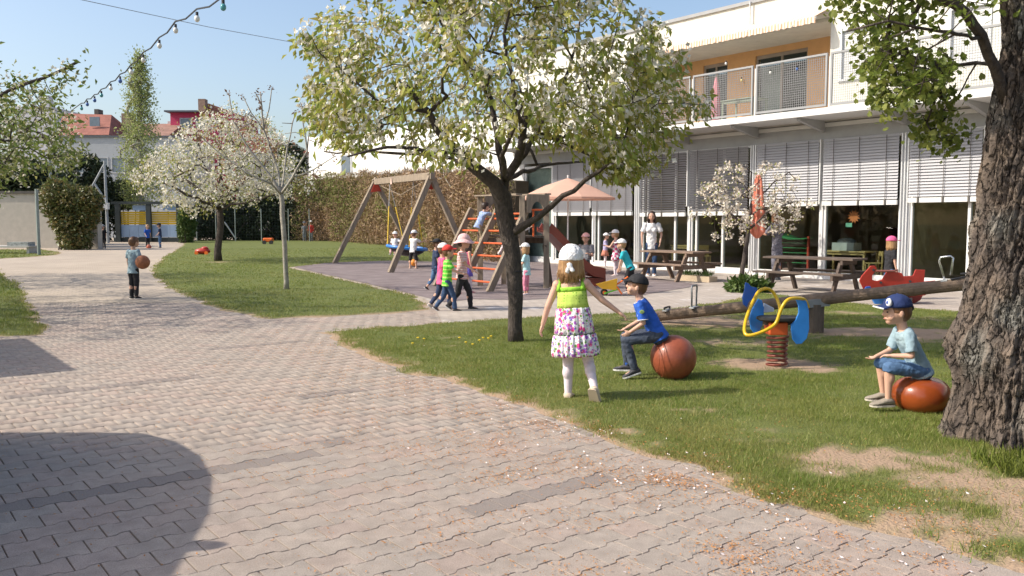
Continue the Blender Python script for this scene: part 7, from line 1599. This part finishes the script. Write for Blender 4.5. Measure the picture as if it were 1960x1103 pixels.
# terrace people
person('little girl in pale aqua tee and rose leggings beside the tower post', .98, 285, G(1008, 566), pose=dict(ualL=(-.1, .3, -1), falL=(.2, .9, .1), ualR=(.1, .3, -1), falR=(-.2, .9, .1), thL=(0, .12, -1)), topm='aqua', botm='rose', blen=.75, shoe=(.5, .45, .5), hat='cap', hatm='white', hair='bob', hairm='blond', vox=.010, hem=.12)
gs_ = G(1120, 526); person('seated adult in dark clothes and a grey pink cap behind the slide', 1.6, 205, Vector((gs_.x, gs_.y, 0)), pose=dict(t=(0, -.1, 1), thL=(-.3, 1, .35), shL=(0, .3, -1), thR=(.3, 1, .35), shR=(0, .3, -1), ualL=(-.2, .4, -.9), falL=(.1, .8, .2), ualR=(.2, .4, -.9), falR=(-.1, .8, .2)), top='tee', topm='grey', botm='black', hat='cap', hatm='palepink', hair='short', hairm='dark', vox=.014, adult=True, pelz=.26, skin=SKIN)
person('girl in a lavender cardigan and white cap standing at the dark window', 1.03, 100, G(1158, 512), pose=dict(thL=(0, .05, -1), ualR=(.1, .3, -1), falR=(0, .9, -.3)), top='long', topm='lav', bot='skirt', botm=cloth('terracotta skirt', (.50, .20, .14)), shoe=(.6, .55, .55), hat='cap', hatm='white', hairm='dark', vox=.012)
person('girl in pink and white checked dress behind the boy in turquoise', 1.17, 300, G(1179, 529), pose=dict(ualL=(-.2, .5, -.8), falL=(0, .8, .2)), top='sleeveless', topm='ging', bot='skirt', botm=C_['ging'], shoe=(.7, .6, .6), hat='cap', hatm='white', hair='short', hairm='blond', vox=.011)
person('boy in a turquoise tee bending over the toy wheelbarrow', 1.10, 285, G(1206, 562), pose=dict(t=(0, .42, .9), ualL=(-.1, .25, -1), falL=(0, .25, -1), ualR=(.1, .25, -1), falR=(0, .25, -1), thL=(0, .35, -1), shL=(0, -.25, -1), thR=(0, -.15, -1), shR=(0, -.5, -1)), topm='teal', botm='black', shoe=(.5, .5, .48), hat='cap', hatm='white', hair='short', hairm='blond', vox=.010)
person('woman with dark hair in a white blouse and blue jeans by the facade', 1.62, 190, G(1246, 529), pose=dict(ualL=(-.35, -.1, -1), falL=(.15, .45, -1), ualR=(.3, .0, -1), falR=(-.05, .25, -1), head=(0, -8)), top='tee', slv=.55, topm='white', botm='bj', shoe=(.7, .7, .72), hair='bob', hairm='dark', vox=.011, adult=True, fem=True, hem=.08)
person('woman in dark printed clothes with her back turned by the furled parasol', 1.60, -40, G(1486, 537), pose=dict(ualL=(-.35, .5, -.8), falL=(-.4, .8, .2), ualR=(.3, .2, -1), falR=(0, .5, -.8), head=(-20, 0)), top='tee', slv=.7, topm='dprint', botm='dprint', hair='bob', hairm='brown', vox=.013, adult=True, fem=True, hem=.3)
person('girl with pink cap and blond hair standing at the red rocking boat', 1.12, 80, G(1700, 574), pose=dict(ualL=(-.1, .15, -1), falL=(0, .3, -1), head=(0, 0)), topm='black', botm='jean', shoe=(.3, .3, .3), hat='cap', hatm='pink', hair='bob', hairm='blond', vox=.009)
# far ones
person('far boy in a blue shirt holding a small red ball before the gate', 1.22, 130, G(283, 475), pose=dict(falR=(0, .7, -.7)), topm='royal', botm='black', hairm='blond', vox=.018)
ball(285, 473, .13, G(283, 475).y - .3, 'small red brown ball by the far boy in blue', mat('red brown ball', (.45, .12, .07), .6))
person('far boy in a navy tee, jeans and cap before the gate', 1.28, 260, G(307, 475), pose=dict(falR=(0, .7, -.7), falL=(0, .7, -.7)), topm='navy', botm='jean', hat='cap', hatm='black', hairm='brown', vox=.018)
person('far child in black at the foot of the pale pole', 1.2, 180, G(199, 476), topm='black', botm='black', hat='cap', hatm='grey', hairm='dark', vox=.018)
person('far child in grey with a pale cap before the dark hedge', 1.35, 170, G(583, 462.5), topm='grey', botm='grey', hat='cap', hatm='grey', vox=.022)
person('far child in a red jacket and white cap before the dark hedge', 1.42, 190, G(596, 462.5), top='long', topm='red', botm='grey', hat='cap', hatm='white', vox=.022)
